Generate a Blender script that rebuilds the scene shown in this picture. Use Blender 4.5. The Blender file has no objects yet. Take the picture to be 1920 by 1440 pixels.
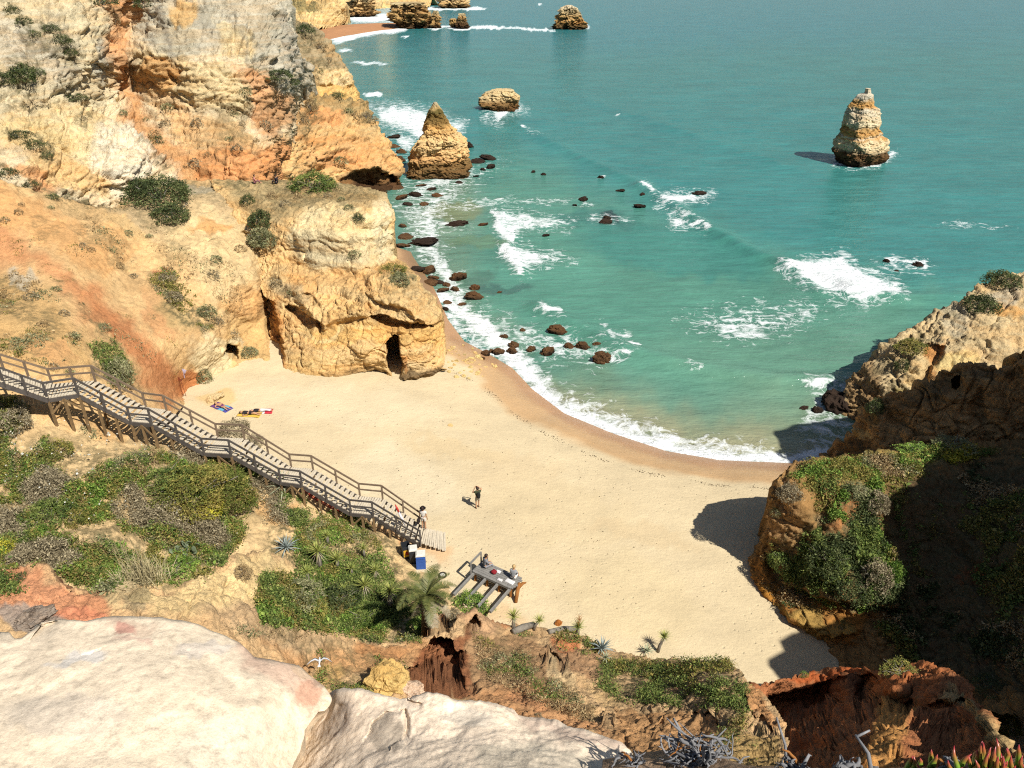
import bpy, math, random
import numpy as np
from mathutils import Vector, Matrix, Euler
random.seed(7); RNG = np.random.default_rng(11)
S = bpy.context.scene
COL = S.collection
R = math.radians

# ------------------------------------------------------------------ camera
H = 35.0; PITCH = R(29.0); F = 1450.0
CP, SP = math.cos(PITCH), math.sin(PITCH)
def ray(px, py):
    u = (np.asarray(px, float) - 960) / F; v = (720 - np.asarray(py, float)) / F
    return u, CP + v * SP, -SP + v * CP
def PY(px, py, Y):
    a, b, c = ray(px, py); t = Y / b
    return float(a * t), float(Y), float(H + c * t)
def PZ(px, py, z):
    a, b, c = ray(px, py); t = (z - H) / c
    return float(a * t), float(b * t), float(z)
def proj(x, y, z):
    d = y * CP + (H - z) * SP
    d = np.maximum(d, 0.3)
    u = x / d; v = (y * SP + (z - H) * CP) / d
    return 960 + F * u, 720 - F * v
cam_d = bpy.data.cameras.new('camera'); cam = bpy.data.objects.new('camera', cam_d); COL.objects.link(cam)
cam.location = (0, 0, H); cam.rotation_euler = (R(90 - 29), 0, 0)
cam_d.sensor_width = 36; cam_d.lens = F / 1920 * 36; cam_d.clip_start = 0.1; cam_d.clip_end = 20000
S.camera = cam

# ------------------------------------------------------------------ light
SUN_ELEV = 50.0; SUN_DIR = Vector((0.70, -0.71, 0)).normalized() * math.cos(R(SUN_ELEV)) + Vector((0, 0, math.sin(R(SUN_ELEV))))
w = bpy.data.worlds.new('World'); S.world = w; w.use_nodes = True
wn = w.node_tree.nodes; bg = wn['Background']
sky = wn.new('ShaderNodeTexSky'); sky.sky_type = 'NISHITA'; sky.sun_disc = False
sky.sun_elevation = R(SUN_ELEV); sky.sun_rotation = math.atan2(SUN_DIR.x, SUN_DIR.y)
w.node_tree.links.new(sky.outputs[0], bg.inputs[0]); bg.inputs[1].default_value = 0.055
sd = bpy.data.lights.new('sun', 'SUN'); sd.energy = 5.0; sd.angle = R(0.5); sd.color = (1.0, 0.95, 0.87)
so = bpy.data.objects.new('sun', sd); COL.objects.link(so); so.location = (30, -30, 80)
so.rotation_euler = (-SUN_DIR).to_track_quat('-Z', 'Y').to_euler()
S.view_settings.view_transform = 'Standard'; S.view_settings.look = 'None'
S.view_settings.exposure = 0.64; S.view_settings.gamma = 1
S.cycles.use_denoising = False; S.cycles.filter_width = 1.15; S.cycles.max_bounces = 5; S.cycles.diffuse_bounces = 3; S.cycles.glossy_bounces = 2; S.cycles.transmission_bounces = 2; S.cycles.use_adaptive_sampling = True; S.cycles.adaptive_threshold = 0.02
ALB = 1.75            # picture value of a sunlit surface divided by its albedo

# ------------------------------------------------------------------ small tools
def lin(c): 
    c = c / 255.0
    return c / 12.92 if c <= 0.04045 else ((c + 0.055) / 1.055) ** 2.4
def A(r, g, b):       # albedo from the colour a sunlit surface of it would show
    return (lin(r) / ALB, lin(g) / ALB, lin(b) / ALB)
def tag(o, label=None, cat=None, group=None, kind=None):
    if label: o['label'] = label
    if cat: o['category'] = cat
    if group: o['group'] = group
    if kind: o['kind'] = kind
    return o
def empty(name, loc=(0, 0, 0), rz=0):
    o = bpy.data.objects.new(name, None); COL.objects.link(o); o.location = loc; o.rotation_euler = (0, 0, rz)
    o.empty_display_size = 0.2
    return o
def mesh_obj(name, verts, faces, mat, parent=None, smooth=False, attrs=None, fattrs=None):
    me = bpy.data.meshes.new(name)
    v = np.asarray(verts, np.float32).reshape(-1, 3)
    if isinstance(faces, np.ndarray):
        n, k = faces.shape
        me.vertices.add(len(v)); me.vertices.foreach_set('co', v.ravel())
        me.loops.add(n * k); me.loops.foreach_set('vertex_index', faces.astype(np.int32).ravel())
        me.polygons.add(n); me.polygons.foreach_set('loop_start', np.arange(0, n * k, k, dtype=np.int32))
        me.polygons.foreach_set('loop_total', np.full(n, k, np.int32))
        me.update(calc_edges=True)
    else:
        me.from_pydata([tuple(map(float, p)) for p in v], [], faces); me.update()
    me.validate()
    for an, dat in (attrs or {}).items():
        dat = np.asarray(dat, np.float32)
        if dat.ndim == 2:
            at = me.attributes.new(an, 'FLOAT_COLOR', 'POINT')
            full = np.ones((len(v), 4), np.float32); full[:, :3] = dat; at.data.foreach_set('color', full.ravel())
        else:
            at = me.attributes.new(an, 'FLOAT', 'POINT'); at.data.foreach_set('value', dat)
    for an, dat in (fattrs or {}).items():
        at = me.attributes.new(an, 'FLOAT_COLOR', 'FACE')
        full = np.ones((len(dat), 4), np.float32); full[:, :3] = dat; at.data.foreach_set('color', full.ravel())
    if smooth: me.polygons.foreach_set('use_smooth', np.ones(len(me.polygons), bool))
    mats = mat if isinstance(mat, (list, tuple)) else [mat]
    for m in mats: me.materials.append(m)
    o = bpy.data.objects.new(name, me); COL.objects.link(o)
    if parent: o.parent = parent
    return o

class MB:                                   # collects simple solids into one mesh
    def __init__(s): s.v = []; s.f = []; s.mi = []
    def add(s, v, f, mi=0):
        n = len(s.v); s.v += [tuple(p) for p in v]; s.f += [tuple(i + n for i in q) for q in f]; s.mi += [mi] * len(f)
        return s
    def box(s, c, size, rot=None, mi=0, taper=1.0):
        x, y, z = [d / 2 for d in size]; M = rot or Matrix.Identity(3)
        vs = []
        for k in (-1, 1):
            t = taper if k > 0 else 1
            for a, b in ((-1, -1), (1, -1), (1, 1), (-1, 1)):
                vs.append(Vector(c) + M @ Vector((a * x * t, b * y * t, k * z)))
        return s.add(vs, [(3, 2, 1, 0), (4, 5, 6, 7), (0, 1, 5, 4), (1, 2, 6, 5), (2, 3, 7, 6), (3, 0, 4, 7)], mi)
    def bar(s, a, b, w, h, mi=0, up=(0, 0, 1)):
        a = Vector(a); b = Vector(b); d = (b - a); L = d.length; d.normalize()
        u = Vector(up)
        if abs(d.dot(u)) > .98: u = Vector((0, 1, 0))
        sx = d.cross(u).normalized(); uz = sx.cross(d)
        M = Matrix((d, sx, uz)).transposed()
        return s.box((a + b) / 2, (L, w, h), M, mi)
    def tube(s, pts, radii, n=8, mi=0, cap=True):
        pts = [Vector(p) for p in pts]; base = len(s.v); rings = []
        if not hasattr(radii, '__len__'): radii = [radii] * len(pts)
        px = None
        for i, p in enumerate(pts):
            d = (pts[min(i + 1, len(pts) - 1)] - pts[max(i - 1, 0)])
            d = d.normalized() if d.length > 1e-9 else Vector((0, 0, 1))
            if px is None:
                px = d.cross(Vector((0, 0, 1)) if abs(d.z) < .9 else Vector((1, 0, 0))).normalized()
            px = (px - d * px.dot(d)).normalized(); py = d.cross(px)
            rings.append([p + (px * math.cos(2 * math.pi * k / n) + py * math.sin(2 * math.pi * k / n)) * radii[i] for k in range(n)])
        vs = [q for r in rings for q in r]; fs = []
        for i in range(len(pts) - 1):
            for k in range(n):
                k2 = (k + 1) % n; fs.append((i * n + k, i * n + k2, (i + 1) * n + k2, (i + 1) * n + k))
        if cap:
            fs.append(tuple(range(n - 1, -1, -1))); m = (len(pts) - 1) * n; fs.append(tuple(m + k for k in range(n)))
        return s.add(vs, fs, mi)
    def sphere(s, c, r, nu=10, nv=7, mi=0, rot=None):
        r = r if hasattr(r, '__len__') else (r, r, r); M = rot or Matrix.Identity(3)
        vs = [Vector(c) + M @ Vector((0, 0, r[2]))]; fs = []
        for j in range(1, nv):
            t = math.pi * j / nv
            for i in range(nu):
                a = 2 * math.pi * i / nu
                vs.append(Vector(c) + M @ Vector((r[0] * math.sin(t) * math.cos(a), r[1] * math.sin(t) * math.sin(a), r[2] * math.cos(t))))
        vs.append(Vector(c) + M @ Vector((0, 0, -r[2]))); last = len(vs) - 1
        for i in range(nu):
            i2 = (i + 1) % nu
            fs.append((0, 1 + i, 1 + i2))
            for j in range(nv - 2):
                fs.append((1 + j * nu + i, 1 + (j + 1) * nu + i, 1 + (j + 1) * nu + i2, 1 + j * nu + i2))
            fs.append((last, 1 + (nv - 2) * nu + i2, 1 + (nv - 2) * nu + i))
        return s.add(vs, fs, mi)
    def build(s, name, mat, parent=None, smooth=False):
        o = mesh_obj(name, s.v, s.f, mat, parent, smooth)
        if isinstance(mat, (list, tuple)): o.data.polygons.foreach_set('material_index', np.array(s.mi, np.int32))
        return o

# ------------------------------------------------------------------ noise (numpy)
def _h(ix, iy, iz, s):
    n = (ix.astype(np.int64) * 374761393 + iy.astype(np.int64) * 668265263 + iz.astype(np.int64) * 2147483647 + s * 1274126177) & 0xffffffff
    n = ((n ^ (n >> 13)) * 1274126177) & 0xffffffff
    n = ((n ^ (n >> 16)) * 2246822519) & 0xffffffff
    return ((n ^ (n >> 15)) & 0xffffff) / float(0xffffff)
def vnoise(p, s=0):
    i = np.floor(p).astype(np.int64); f = p - i; f = f * f * f * (f * (f * 6 - 15) + 10)
    r = 0
    for a in (0, 1):
        wx = f[:, 0] if a else 1 - f[:, 0]
        for b in (0, 1):
            wy = f[:, 1] if b else 1 - f[:, 1]
            for c in (0, 1):
                wz = f[:, 2] if c else 1 - f[:, 2]
                r = r + wx * wy * wz * _h(i[:, 0] + a, i[:, 1] + b, i[:, 2] + c, s)
    return r * 2 - 1
def fbm(p, oct=4, s=0, gain=.5, lac=2.03):
    a = 1.0; r = 0; t = 0
    for o in range(oct):
        r = r + a * vnoise(p + o * 17.3, s + o); t += a; a *= gain; p = p * lac
    return r / t
def ridged(p, oct=4, s=0):
    a = 1.0; r = 0; t = 0
    for o in range(oct):
        r = r + a * (1 - 2 * np.abs(vnoise(p + o * 9.1, s + o))); t += a; a *= .5; p = p * 2.07
    return r / t
def cells(p, s=0):                          # (cell random value, distance to the cell's edge)
    i = np.floor(p).astype(np.int64); d1 = np.full(len(p), 9.); d2 = np.full(len(p), 9.); v = np.zeros(len(p))
    for a in (-1, 0, 1):
        for b in (-1, 0, 1):
            for c in (-1, 0, 1):
                jx, jy, jz = i[:, 0] + a, i[:, 1] + b, i[:, 2] + c
                q = np.stack([jx + _h(jx, jy, jz, s), jy + _h(jx, jy, jz, s + 1), jz + _h(jx, jy, jz, s + 2)], 1)
                d = np.sqrt(((p - q) ** 2).sum(1)); m = d < d1
                d2 = np.where(m, d1, np.minimum(d2, d)); v = np.where(m, _h(jx, jy, jz, s + 3), v); d1 = np.where(m, d, d1)
    return v, d2 - d1
def sstep(a, b, x):
    t = np.clip((x - a) / (b - a), 0, 1); return t * t * (3 - 2 * t)

# ------------------------------------------------------------------ 2-D helpers
def seg_dist(px, py, poly, closed=False):
    d = np.full(px.shape, 1e9); n = len(poly)
    for i in range(n if closed else n - 1):
        x0, y0 = poly[i]; x1, y1 = poly[(i + 1) % n]; dx, dy = x1 - x0, y1 - y0; L = dx * dx + dy * dy + 1e-9
        t = np.clip(((px - x0) * dx + (py - y0) * dy) / L, 0, 1)
        d = np.minimum(d, np.hypot(px - x0 - t * dx, py - y0 - t * dy))
    return d
def in_poly(px, py, poly):
    r = np.zeros(px.shape, bool); n = len(poly)
    for i in range(n):
        x0, y0 = poly[i]; x1, y1 = poly[(i + 1) % n]
        if y0 == y1: continue
        c = ((y0 > py) != (y1 > py)) & (px < (x1 - x0) * (py - y0) / (y1 - y0) + x0); r ^= c
    return r
def sdist(px, py, poly):                    # negative inside
    d = seg_dist(px, py, poly, True); return np.where(in_poly(px, py, poly), -d, d)
class TPS:
    def __init__(s, pts, vals, lam=1e-4):
        s.p = np.asarray(pts, float) / 500.; n = len(s.p); v = np.asarray(vals, float)
        K = s.k(s.p, s.p) + lam * np.eye(n); Pm = np.c_[np.ones(n), s.p]
        M = np.block([[K, Pm], [Pm.T, np.zeros((3, 3))]]); sol = np.linalg.solve(M, np.r_[v, np.zeros(3)])
        s.w, s.a = sol[:n], sol[n:]
    def k(s, a, b):
        r2 = ((a[:, None, :] - b[None]) ** 2).sum(2); return r2 * np.log(r2 + 1e-12) * .5
    def __call__(s, px, py):
        q = np.stack([px, py], 1) / 500.; out = np.empty(len(q))
        for i in range(0, len(q), 20000):
            b = q[i:i + 20000]; out[i:i + 20000] = s.k(b, s.p) @ s.w + np.c_[np.ones(len(b)), b] @ s.a
        return out
def resample(c, n):
    c = np.asarray(c, float); L = np.r_[0, np.cumsum(np.hypot(*np.diff(c, axis=0).T))]; t = np.linspace(0, L[-1], n)
    return np.stack([np.interp(t, L, c[:, 0]), np.interp(t, L, c[:, 1])], 1)

# paint: ('p', polygon, colour, opacity, softness) / ('l', polyline, colour, opacity, width) / ('e', cx, cy, rx, ry, angle, colour, opacity)
def paint(base, items, px, py, warp=9, seed=3):
    q = np.stack([px / 38, py / 38, np.zeros_like(px)], 1)
    wx = px + warp * fbm(q, 4, seed, .62) * 2; wy = py + warp * fbm(q + 51, 4, seed + 9, .62) * 2
    c = np.tile(np.asarray(base, float), (len(px), 1)) if np.ndim(base) == 1 else np.array(base, float)
    for it in items:
        if it[0] == 'p': m = sstep(it[4], -it[4], sdist(wx, wy, it[1])); col, op = it[2], it[3]
        elif it[0] == 'l': m = sstep(it[4], it[4] * .35, seg_dist(wx, wy, it[1])); col, op = it[2], it[3]
        else:
            _, cx, cy, rx, ry, an, col, op = it; a = R(an); dx, dy = wx - cx, wy - cy
            e = np.hypot((dx * math.cos(a) + dy * math.sin(a)) / rx, (-dx * math.sin(a) + dy * math.cos(a)) / ry); m = sstep(1.15, .7, e)
        m = (m * op)[:, None] if np.ndim(col) == 1 or isinstance(col, tuple) else m * op
        if m.ndim == 2: c = c * (1 - m) + np.asarray(col) * m
        else: c = c * (1 - m) + col * m
    return c
def paint1(items, px, py, warp=9, seed=3):
    out = []
    for it in items:
        if it[0] in 'pl': out.append(it[:2] + ((it[2],) * 3, 1.0, it[3]))
        else: out.append(it[:6] + ((it[6],) * 3, 1.0))
    return paint((0., 0., 0.), out, px, py, warp, seed)[:, 0]

PATCHES = {}
EDGE0 = {}
def away(e, off):                            # an edge folded back over the rock's far side: (sideways, backwards, up)
    d = e[:, :2] / np.linalg.norm(e[:, :2], axis=1)[:, None]
    return np.c_[d[:, 1] * off[0] + d[:, 0] * off[1], -d[:, 0] * off[0] + d[:, 1] * off[1], np.full(len(e), off[2])]
def patch(name, mat, A_, B_, pts, res=2.4, disp=None, dents=(), holes=(), base=(.3, .25, .18), items=(), skirt=None, warp=9, minn=6, rough=(), veg=(), seed=1):
    """A rocky surface: two edge curves, control points of known distance or height, relief along the normal."""
    nu = int(max(np.hypot(*np.diff(np.asarray(A_, float), axis=0).T).sum(), np.hypot(*np.diff(np.asarray(B_, float), axis=0).T).sum()) / res) + 2
    a = resample(A_, nu); b = resample(B_, nu); nv = max(minn, int(np.hypot(*(a - b).T).max() / res) + 2)
    v = np.linspace(0, 1, nv)[:, None, None]; g = (a[None] * (1 - v) + b[None] * v)
    px, py = g[..., 0].ravel(), g[..., 1].ravel()
    P2 = []; V = []
    for q in pts:
        rx, ry, rz = ray(q[0], q[1])
        t = q[2] / ry if len(q) == 3 else (q[3] - H) / rz          # (px,py,Y) or (px,py,None,z)
        P2.append(q[:2]); V.append(1. / t)
    inv = np.clip(TPS(P2, V)(px, py), 1 / 3000., 1 / 1.5); t = 1 / inv
    rx, ry, rz = ray(px, py)
    p = np.stack([rx * t, ry * t, H + rz * t], 1)
    G = p.reshape(nv, nu, 3)
    if skirt:
        rows = [G]
        for side in ('top', 'bot'):
            g0, g1 = G[0], G[-1]
            for off in skirt.get(side, ()):
                e0 = g0 if side == 'top' else g1; e = e0 + away(e0, off)
                rows = [e[None]] + rows if side == 'top' else rows + [e[None]]
        G = np.concatenate(rows, 0)
        cols = [G]
        for side in ('left', 'right'):
            for off in skirt.get(side, ()):
                e0 = G[:, 0] if side == 'left' else G[:, -1]; e = e0 + away(e0, off)
                cols = [e[:, None]] + cols if side == 'left' else cols + [e[:, None]]
        G = np.concatenate(cols, 1)
    nv, nu = G.shape[:2]
    gu = np.gradient(G, axis=1); gv = np.gradient(G, axis=0)
    N = np.cross(gv.reshape(-1, 3), gu.reshape(-1, 3)); N /= np.linalg.norm(N, axis=1)[:, None] + 1e-9
    p = G.reshape(-1, 3)
    view = p - np.array([0, 0, H]); 
    flip = ((N * view).sum(1) > 0); 
    if flip.mean() > .5: N = -N; rev = True
    else: rev = False
    # smooth the normals a little so relief does not fold
    Ng = N.reshape(nv, nu, 3)
    for _ in range(6):
        Ng[1:-1] = (Ng[:-2] + Ng[2:] + 2 * Ng[1:-1]) / 4; Ng[:, 1:-1] = (Ng[:, :-2] + Ng[:, 2:] + 2 * Ng[:, 1:-1]) / 4
    N = Ng.reshape(-1, 3); N /= np.linalg.norm(N, axis=1)[:, None] + 1e-9
    qx, qy = proj(p[:, 0], p[:, 1], p[:, 2])
    rg = np.ones(len(p))
    for it in rough: rg = paint(np.stack([rg] * 3, 1), [it[:2] + ((it[2],) * 3,) + it[3:] if it[0] in 'pl' else it[:6] + ((it[6],) * 3,) + it[7:]], qx, qy, warp, seed)[:, 0]
    if disp is not None: p = p + N * (disp(p) * rg)[:, None]
    horiz = view.copy(); horiz[:, 2] *= .55; horiz /= np.linalg.norm(horiz, axis=1)[:, None]
    wq = np.stack([qx / 14, qy / 14, np.zeros_like(qx)], 1); wv = 4.5 * fbm(wq, 3, seed + 5); wv2 = 4.5 * fbm(wq + 77, 3, seed + 8)
    for dn in dents:                         # (polygon, depth away from the viewer in m, softness)
        m = sstep(dn[2], -dn[2], sdist(qx + wv, qy + wv2, dn[0])); p = p + horiz * (m * dn[1])[:, None]
        if abs(dn[1]) > 1: k_ = m > .02; p[k_] += N[k_] * (m[k_] * (.55 * fbm(p[k_] * .9, 4, seed + 50, .6) + .3 * (cells(p[k_] * 1.1, seed)[0] - .5)))[:, None]
    c = paint(base, items, qx, qy, warp, seed)
    vg = paint1(veg, qx, qy, warp, seed) if veg else np.zeros(len(p))
    idx = np.arange(nv * nu).reshape(nv, nu)
    f = np.stack([idx[:-1, :-1], idx[1:, :-1], idx[1:, 1:], idx[:-1, 1:]], -1).reshape(-1, 4)
    if not rev: f = f[:, ::-1]
    f = f[:, ::-1] if False else f
    for hp in holes:
        fx = qx[f].mean(1); fy = qy[f].mean(1); f = f[~in_poly(fx, fy, hp)]
    o = mesh_obj(name, p, f, mat, smooth=(mat is M['pale']), attrs={'col': c, 'veg': vg})
    PATCHES[name] = (p.reshape(nv, nu, 3), qx.reshape(nv, nu), qy.reshape(nv, nu), o)
    return o

from mathutils.bvhtree import BVHTree
BVH = {}
def bvh(o):
    if o.name not in BVH:
        me = o.data; n = len(me.vertices); v = np.empty(n * 3, np.float32); me.vertices.foreach_get('co', v)
        BVH[o.name] = BVHTree.FromPolygons([Vector(q) for q in v.reshape(-1, 3)], [tuple(p.vertices) for p in me.polygons])
    return BVH[o.name]
def hit(px, py, objs):                       # where the line of sight through a point of the photo meets the terrain
    a, b, c = ray(px, py); d = Vector((float(a), float(b), float(c))).normalized(); best = None
    for o in objs:
        r = bvh(o).ray_cast(Vector((0, 0, H)), d)
        if r[0] is not None and (best is None or r[3] < best[2]): best = (r[0], r[1], r[3])
    return best
def drop(x, y, objs, z0=60):
    best = None
    for o in objs:
        r = bvh(o).ray_cast(Vector((x, y, z0)), Vector((0, 0, -1)))
        if r[0] is not None and (best is None or r[0].z > best[0].z): best = r
    return best
# ------------------------------------------------------------------ materials
class NT:
    def __init__(s, name):
        s.m = bpy.data.materials.new(name); s.m.use_nodes = True; s.t = s.m.node_tree; s.n = s.t.nodes
        s.b = s.n['Principled BSDF']
    def new(s, t, **kw):
        n = s.n.new(t)
        for k, v in kw.items():
            if k.startswith('i_'): n.inputs[k[2:].replace('_', ' ')].default_value = v
            else: setattr(n, k, v)
        return n
    def link(s, a, b): s.t.links.new(a, b)
    def pos(s): return s.new('ShaderNodeNewGeometry').outputs['Position']
    def obj(s): return s.new('ShaderNodeTexCoord').outputs['Object']
    def noise(s, vec, scale, detail=4, rough=.55, stretch=None):
        if stretch:
            mp = s.new('ShaderNodeMapping'); mp.inputs['Scale'].default_value = stretch; s.link(vec, mp.inputs['Vector']); vec = mp.outputs[0]
        n = s.new('ShaderNodeTexNoise'); n.inputs['Scale'].default_value = scale; n.inputs['Detail'].default_value = detail; n.inputs['Roughness'].default_value = rough
        s.link(vec, n.inputs['Vector']); return n.outputs['Fac']
    def ramp(s, fac, stops):
        r = s.new('ShaderNodeValToRGB'); e = r.color_ramp.elements
        while len(e) < len(stops): e.new(.5)
        for i, (p, c) in enumerate(stops):
            e[i].position = p; e[i].color = (*c, 1) if hasattr(c, '__len__') else (c, c, c, 1)
        s.link(fac, r.inputs[0]); return r.outputs[0]
    def mix(s, fac, a, b, mode='MIX'):
        n = s.new('ShaderNodeMix', data_type='RGBA', blend_type=mode)
        for sock, val in ((n.inputs['Factor'], fac), (n.inputs['A'], a), (n.inputs['B'], b)):
            if hasattr(val, 'is_linked'): s.link(val, sock)
            elif hasattr(val, '__len__'): sock.default_value = (*val[:3], 1)
            else: sock.default_value = val
        return n.outputs['Result']
    def math(s, op, a, b=0., c=0.):
        n = s.new('ShaderNodeMath', operation=op)
        for i, val in enumerate((a, b, c)):
            if hasattr(val, 'is_linked'): s.link(val, n.inputs[i])
            else: n.inputs[i].default_value = val
        return n.outputs[0]
    def attr(s, name, fac=False):
        n = s.new('ShaderNodeAttribute', attribute_name=name); return n.outputs['Fac' if fac else 'Color']
    def bump(s, height, strength, dist, prev=None):
        n = s.new('ShaderNodeBump'); n.inputs['Strength'].default_value = strength; n.inputs['Distance'].default_value = dist
        s.link(height, n.inputs['Height'])
        if prev: s.link(prev, n.inputs['Normal'])
        return n.outputs[0]
    def out(s, color=None, rough=.9, normal=None, spec=.2):
        if color is not None:
            if hasattr(color, 'is_linked'): s.link(color, s.b.inputs['Base Color'])
            else: s.b.inputs['Base Color'].default_value = (*color, 1)
        if hasattr(rough, 'is_linked'): s.link(rough, s.b.inputs['Roughness'])
        else: s.b.inputs['Roughness'].default_value = rough
        s.b.inputs['Specular IOR Level'].default_value = spec
        if normal: s.link(normal, s.b.inputs['Normal'])
        return s.m

def rock_mat(name, scale=1.0, strata=.5, grit=.5, bump=1.0, pits=.5, cracks=.7):
    n = NT(name); p = n.pos(); col = n.attr('col')
    big = n.noise(p, .35 * scale, 5, .6); mid = n.noise(p, 1.6 * scale, 6, .68); fine = n.noise(p, 9 * scale, 5, .7)
    v1 = n.ramp(big, [(.25, .78), (.75, 1.18)]); v2 = n.ramp(mid, [(.28, .58), (.48, 1.0), (.75, 1.2)]); v3 = n.ramp(fine, [(.25, .62), (.5, 1.0), (.75, 1.25)])
    c = n.mix(1., col, v1, 'MULTIPLY'); c = n.mix(.85, c, v2, 'MULTIPLY'); c = n.mix(grit, c, v3, 'MULTIPLY')
    # strata: thin beds of warmer and paler stone
    st = n.noise(p, 1.0, 5, .62, (.16 * scale, .16 * scale, 1.9 * scale))
    warm = n.mix(1., c, (1.12, .90, .66), 'MULTIPLY'); pale = n.mix(1., c, (1.07, 1.06, 1.02), 'MULTIPLY')
    sf = n.ramp(st, [(.40, 0.), (.56, 1.)]); band = n.mix(sf, warm, pale); c = n.mix(strata, c, band)
    # weathering pits and dry lichen
    vo = n.new('ShaderNodeTexVoronoi'); vo.inputs['Scale'].default_value = 2.6 * scale; 
    wv = n.new('ShaderNodeVectorMath', operation='ADD'); n.link(p, wv.inputs[0])
    nz = n.new('ShaderNodeTexNoise'); nz.inputs['Scale'].default_value = 2.2 * scale; nz.inputs['Detail'].default_value = 4; n.link(p, nz.inputs['Vector']); n.link(nz.outputs['Color'], wv.inputs[1]); n.link(wv.outputs[0], vo.inputs['Vector'])
    pm = n.ramp(vo.outputs['Distance'], [(.05, 1.), (.28, 0.)]); pk = n.math('MULTIPLY', pm, n.ramp(n.noise(p, .8 * scale, 3), [(.5, 0.), (.62, 1.)]))
    ve = n.new('ShaderNodeTexVoronoi', feature='DISTANCE_TO_EDGE'); ve.inputs['Scale'].default_value = .85 * scale; mp = n.new('ShaderNodeMapping'); mp.inputs['Scale'].default_value = (1, 1, 1.7); n.link(wv.outputs[0], mp.inputs['Vector']); n.link(mp.outputs[0], ve.inputs['Vector'])
    ck = n.math('MULTIPLY', n.ramp(ve.outputs['Distance'], [(.0, 1.), (.035, 0.)]), n.ramp(n.noise(p, .55 * scale, 3), [(.46, 0.), (.58, 1.)])); c = n.mix(n.math('MULTIPLY', ck, cracks), c, n.mix(1., c, (.30, .25, .20), 'MULTIPLY'))
    c = n.mix(n.math('MULTIPLY', pk, pits), c, n.mix(1., c, (.42, .36, .30), 'MULTIPLY'))
    vg = n.attr('veg', True)
    vm = n.math('MULTIPLY', vg, n.ramp(n.noise(p, 1.3 * scale, 6, .72), [(.42, 0.), (.56, 1.)]))
    scrub = n.ramp(n.noise(p, 5 * scale, 4, .7), [(.3, (.030, .032, .014)), (.5, (.085, .075, .035)), (.72, (.17, .13, .07))])
    c = n.mix(vm, c, scrub)
    b = n.bump(mid, .55 * bump, .35 / scale); b = n.bump(st, .4 * bump * strata, .25 / scale, b); b = n.bump(fine, .6 * bump, .10 / scale, b)
    return n.out(c, .95, b, .1)
M = {}
M['rock'] = rock_mat('limestone', 1.0, .55, .8, 1.1, .65, .8)
M['soil'] = rock_mat('hillside_soil', 1.6, .15, .85, 1.1, .6, .25)
M['pale'] = rock_mat('pale_limestone', 5.0, .0, .6, .4, .45, .35)
M['far'] = rock_mat('far_limestone', .55, .6, .5, 1.0, .6)

def sand_mat():
    n = NT('beach_sand'); p = n.pos(); col = n.attr('col'); wet = n.attr('veg', True)
    a = n.ramp(n.noise(p, .22, 6, .66, (1, 1.6, 1)), [(.3, .86), (.7, 1.08)]); f = n.ramp(n.noise(p, 14, 4, .7), [(.25, .90), (.75, 1.07)])
    c = n.mix(1., col, a, 'MULTIPLY'); c = n.mix(1., c, f, 'MULTIPLY')
    # dry footprints, only up the beach
    vo = n.new('ShaderNodeTexVoronoi'); vo.inputs['Scale'].default_value = 2.1; n.link(p, vo.inputs['Vector'])
    fm = n.ramp(vo.outputs['Distance'], [(.04, 1.), (.17, 0.)]); tr = n.ramp(n.noise(p, .16, 3), [(.40, 0.), (.56, 1.)])
    ft = n.math('MULTIPLY', n.math('MULTIPLY', fm, tr), n.math('SUBTRACT', 1., wet))
    # bits of seaweed and shell
    v2 = n.new('ShaderNodeTexVoronoi'); v2.inputs['Scale'].default_value = 1.7; n.link(p, v2.inputs['Vector'])
    bit = n.math('MULTIPLY', n.ramp(v2.outputs['Distance'], [(.035, 1.), (.06, 0.)]), n.ramp(n.noise(p, .5, 2), [(.56, 0.), (.64, 1.)]))
    c = n.mix(n.math('MULTIPLY', bit, .6), c, (.10, .07, .04))
    b = n.bump(n.noise(p, 2.6, 6, .74, (1, 1.4, 1)), .5, .16); b = n.bump(n.math('MULTIPLY', ft, -1.), .7, .06, b)
    ro = n.ramp(wet, [(0., .95), (.6, .6), (1., .32)])
    return n.out(c, ro, b, .25)
M['sand'] = sand_mat()

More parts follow.
